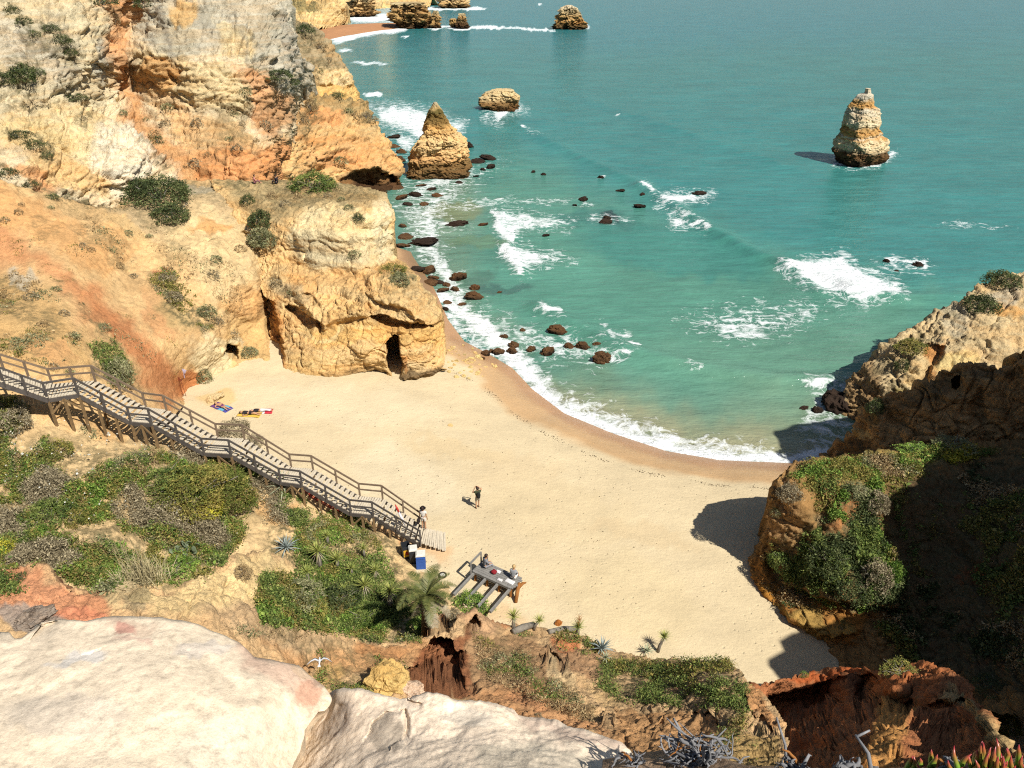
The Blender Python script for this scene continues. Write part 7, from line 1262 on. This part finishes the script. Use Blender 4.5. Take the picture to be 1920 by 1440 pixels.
# ------------------------------------------------------------------ bins, tyre, signs, pole
def bin_(px, py, w_, d_, h_, body, lid, rz, label, panel=None, open_=False):
    p = Vector(zsand(px, py)); e = empty('litter_bin', p, rz); tag(e, label, 'litter bin'); mb = MB(); t = .03
    for s_ in (-1, 1): mb.box((s_ * (w_ / 2 - t / 2), 0, h_ / 2), (t, d_, h_)); mb.box((0, s_ * (d_ / 2 - t / 2), h_ / 2), (w_ - 2 * t, t, h_))
    mb.box((0, 0, .05), (w_ - 2 * t, d_ - 2 * t, .06)); mb.box((0, -d_ / 2 - .012, h_ * .85), (w_ * .96, .024, .05)); mb.build('bin_body', body, e)
    if panel: MB().box((0, -d_ / 2 - .008, h_ * .5), (w_ * .78, .016, h_ * .5)).build('front_panel', panel, e); MB().box((0, -d_ / 2 - .02, h_ * .52), (w_ * .34, .01, h_ * .24)).build('emblem', RP, e)
    if not open_: mb = MB(); mb.box((0, 0, h_ + .03), (w_ * 1.06, d_ * 1.06, .06), None, 0, .94); mb.box((0, 0, h_ + .075), (w_ * .86, d_ * .86, .04), None, 0, .85); mb.build('lid', lid, e)
    for s_ in (-1, 1): MB().tube([(s_ * w_ * .42, d_ / 2 + .02, .09), (s_ * w_ * .42 + .05 * s_, d_ / 2 + .02, .09)], .09, 12).build('wheel', blk, e)
    return e
BB = plain('blue_plastic', A(60, 104, 190), .4); BDK = plain('black_plastic', A(52, 56, 62), .4); BW = plain('white_plastic', A(240, 238, 226), .5); BY = plain('yellow_plastic', A(236, 186, 56), .45)
bin_(762, 1044, .52, .56, 1.0, BDK, BW, .35, 'open black bin with a yellow front panel nearest the stairs', BY, True)
bin_(776, 1052, .50, .54, 1.0, BDK, BW, .2, 'dark bin with a cream lid between the yellow-fronted and blue bins')
bin_(790, 1062, .56, .56, 1.0, BB, BW, .1, 'blue bin with a white lid at the right end of the bins')
ty = Vector(zsand(830, 1080)); e = empty('tyre', ty); tag(e, 'black tyre filled with pale concrete lying flat on the sand', 'tyre'); mb = MB(); n_ = 24
for i in range(n_):
    a = 2 * math.pi * i / n_; b = 2 * math.pi * (i + 1) / n_; mb.tube([(math.cos(a) * .20, math.sin(a) * .20, .07), (math.cos(b) * .20, math.sin(b) * .20, .07)], .068, 9)
mb.build('rubber_ring', plain('rubber', A(62, 56, 50), .8), e, True); mb = MB(); mb.tube([(0, 0, .02), (0, 0, .10)], [.17, .16], 18); mb.build('concrete_core', BW, e)
pa, pb_ = Vector(zsand(776, 1020)), Vector(PY(741, 946, 38.4)); e = empty('flag_pole', pa); tag(e, 'thin pole with rolled red and white flag leaning against the stair rail', 'flag pole'); v_ = pb_ - pa
mb = MB(); mb.tube([(0, 0, 0), tuple(v_)], [.022, .018], 8); mb.build('pole', M['drift'], e)
mb = MB(); mb.tube([tuple(v_ * .48), tuple(v_ * .62), tuple(v_ * .82)], [.03, .10, .06], 8); mb.build('white_cloth', plain('flag_white', A(226, 224, 228), .9), e, True); mb = MB(); mb.tube([tuple(v_ * .80), tuple(v_ * .9), tuple(v_ * 1.0)], [.06, .08, .03], 8); mb.build('red_cloth', RP, e, True)
sg = Vector(zsand(346, 743)); e = empty('warning_sign', sg); tag(e, 'rusty triangular sign on two thin posts at the foot of the red slope', 'sign'); st_ = plain('rusty_metal', A(140, 74, 48), .7)
for dx in (-.05, .16): mb = MB(); mb.tube([(dx, 0, -.2), (dx - .22, .05, 1.65)], .022, 6); mb.build('post', st_, e)
mb = MB(); mb.add([(-.55, 0, 1.45), (.10, 0, 1.45), (-.22, 0, 2.0), (-.55, .03, 1.45), (.10, .03, 1.45), (-.22, .03, 2.0)], [(0, 1, 2), (5, 4, 3), (0, 3, 4, 1), (1, 4, 5, 2), (2, 5, 3, 0)]); mb.build('triangle_plate', st_, e)
h_ = hit(344, 700, TERR); mb = MB(); mb.box((0, 0, .25), (.5, .03, .34), Matrix.Rotation(.5, 3, 'Y')); mb.box((.05, -.02, .22), (.26, .02, .16), Matrix.Rotation(.7, 3, 'Y')); mb.box((0, .02, -.1), (.04, .04, .7)); o = mb.build('notice_board', plain('faded_board', A(214, 204, 226), .7)); o.location = h_[0]; tag(o, 'small tilted pale notice board stuck in the red slope', 'notice board')
# gull gliding below the viewpoint
gp = Vector(PY(599, 1240, 20)); e = empty('seagull', gp, .15); e.scale = (.72, .72, .72); tag(e, 'white seagull gliding over the bushes beside the left pale rock', 'bird'); GW_ = plain('gull_white', A(248, 248, 248), .7); GG = plain('gull_grey', A(214, 216, 220), .7)
skinned('body', [(0, -.20, .0), (0, -.10, 0), (0, .06, .0), (0, .17, .01), (0, .23, .02), (0, .28, .01)], [(i, i + 1) for i in range(5)], [.018, .045, .062, .040, .034, .008], GW_, e, (2,), 2)
for s_ in (-1, 1):
    pts = [(.04, .06, .02), (.22, .13, .09), (.42, .05, .07), (.62, -.12, .0)]; ch = [.15, .15, .11, .015]; v = []; f = []
    for (x_, y_, z_), c_ in zip(pts, ch): v += [(s_ * x_, y_ + c_ * .4, z_), (s_ * x_, y_ - c_ * .6, z_ - .006), (s_ * x_, y_ - c_ * .1, z_ + .016)]
    for i in range(3): f += [(i * 3, i * 3 + 3, i * 3 + 5, i * 3 + 2), (i * 3 + 2, i * 3 + 5, i * 3 + 4, i * 3 + 1), (i * 3 + 1, i * 3 + 4, i * 3 + 3, i * 3)]
    mesh_obj('wing', v, f, GG, e, True)
mb = MB(); mb.add([(-.03, -.18, 0), (.03, -.18, 0), (.09, -.36, 0), (-.09, -.36, 0), (0, -.2, .015), (0, -.36, .01)], [(0, 4, 5, 3), (4, 1, 2, 5), (0, 3, 2, 1)]); mb.build('tail', GW_, e); mb = MB(); mb.tube([(0, .275, .01), (0, .33, -.002)], [.011, .003], 6); mb.build('beak', BY, e)

# ------------------------------------------------------------------ dead roots and ice plant at the cliff edge
o = patch('cliff_edge', M['soil'], [(1130, 1432), (1200, 1416), (1300, 1408), (1400, 1436), (1500, 1446), (1600, 1444), (1700, 1446), (1800, 1440), (1920, 1428), (2050, 1420)], [(1100, 1640), (1200, 1640), (1300, 1640), (1400, 1640), (1500, 1640), (1600, 1640), (1700, 1640), (1800, 1640), (1920, 1640), (2050, 1640)],
          [(1150, 1440, 4.6), (1300, 1415, 4.6), (1450, 1445, 3.9), (1600, 1446, 3.4), (1750, 1446, 2.8), (1920, 1432, 2.5), (2050, 1425, 2.4), (1300, 1600, 3.0), (1600, 1600, 2.5), (1900, 1600, 1.9), (1100, 1600, 3.2)], disp=lambda p: .05 * fbm(p * 2, 4, 7), seed=61, warp=6, base=A(190, 160, 130), skirt={'top': [(0, .1, -.1), (0, .3, -.8), (0, .4, -4)], 'bot': [(0, -.5, .1), (0, -2, .3), (0, -5, .4), (0, -10, .4)]})
o['kind'] = 'structure'; EDGE = [o]
def roots(px, py, rpx, label, n, seed, tall=.6, thick=1.0):
    p = hit(px, min(py, 1470), EDGE)[0]; dep = p.y * CP + (H - p.z) * SP; r = rpx * dep / F; rs = random.Random(seed); e = empty('dead_roots', p); tag(e, label, 'dead shrub')
    for i in range(n):
        a = rs.uniform(0, 6.28); q = Vector((rs.gauss(0, .35) * r, rs.gauss(0, .25) * r, rs.uniform(-.02, .1))); d = Vector((math.cos(a), math.sin(a) * .6, rs.uniform(-.1, tall))); pts = [q]; L = r * rs.uniform(.5, 1.2)
        for k in range(6): d = (d + Vector((rs.gauss(0, .42), rs.gauss(0, .42), rs.gauss(-.06, .34)))).normalized(); pts.append(pts[-1] + d * L / 6)
        t = rs.uniform(.006, .017) * thick; mb = MB(); mb.tube([tuple(x_) for x_ in pts], [t, t * 1.15, t, t * .9, t * .8, t * .6, t * .3], 7)
        if rs.random() < .5: m_ = pts[3]; mb.tube([tuple(m_), tuple(m_ + Vector((rs.gauss(0, .1), rs.gauss(0, .1), rs.uniform(.02, .14))) * r * 2)], [t * .7, t * .25], 5)
        mb.build('branch', M['drift'] if rs.random() < .9 else M['brownwood'], e, True)
roots(1315, 1428, 66, 'tangled heap of bleached grey roots beside the middle pale rock', 95, 1, .45)
roots(1185, 1432, 34, 'small dark root tuft at the tip of the middle pale rock', 22, 2, .5, .7)
roots(1490, 1455, 40, 'upright clump of silvery roots with one long stick', 40, 3, 1.1)
roots(1580, 1462, 44, 'low snarl of grey roots between two upright snags', 50, 4, .5)
roots(1780, 1450, 34, 'thin grey twigs tangled in the ice plant', 30, 5, .8, .7)
for (x_, y_, x2, y2, t_, lb) in [(1478, 1440, 1456, 1345, .011, 'single straight grey stick poking up over the red gully'), (1640, 1450, 1604, 1378, .013, 'forked bleached snag leaning over the red gully')]:
    p = hit(x_, max(y_, 1452), EDGE)[0]; q = Vector(PY(x2, y2, p.y + .25)) - p; mb = MB(); mb.tube([(0, 0, -.05), tuple(q * .5 + Vector((.02, 0, .01))), tuple(q)], [t_ * 1.3, t_, t_ * .6], 7)
    if t_ > .012: mb.tube([tuple(q * .95), tuple(q + Vector((.10, .02, .02)))], [t_ * .8, t_ * .5], 7); mb.tube([(0, 0, 0), (.12, -.02, -.02), (.24, -.05, -.03)], [t_ * 1.2, t_, t_ * .6], 7)
    o = mb.build('dead_branch', M['drift'], None, True); o.location = p; tag(o, lb, 'branch')
n_ = NT('ice_plant_leaf'); zz_ = n_.new('ShaderNodeSeparateXYZ'); n_.link(n_.new('ShaderNodeTexCoord').outputs['Generated'], zz_.inputs[0]); M['ice'] = n_.out(n_.ramp(zz_.outputs['Z'], [(.1, A(84, 130, 40)), (.55, A(130, 170, 60)), (.8, A(190, 120, 70)), (.97, A(180, 40, 60))]), .35, None, .4)
rs = random.Random(12)
for (cx_, cy_, n2, L0, lb) in [(1735, 1462, 16, .10, 'small green ice plant shoots among the grey twigs'), (1860, 1468, 46, .17, 'large ice plant with fat green and red-tipped fingers at the bottom right')]:
    p = hit(cx_, cy_, EDGE)[0]; e = empty('ice_plant', p); tag(e, lb, 'succulent')
    for i in range(n2):
        b0 = Vector((rs.gauss(0, .11 if n2 > 20 else .06), rs.gauss(0, .04), 0)); d = Vector((rs.gauss(0, .35), rs.gauss(.05, .25), 1)).normalized(); L = L0 * rs.uniform(.7, 1.35); mb = MB(); c = b0 + d * L * .5 + Vector((rs.gauss(0, .01), 0, 0))
        mb.tube([tuple(b0), tuple(b0.lerp(c, .5)), tuple(c), tuple(c + d * L * .35 + Vector((rs.gauss(0, .008), 0, 0))), tuple(c + d * L * .6)], [.010, .0155, .015, .010, .001], 6); mb.build('leaf', M['ice'], e, True)
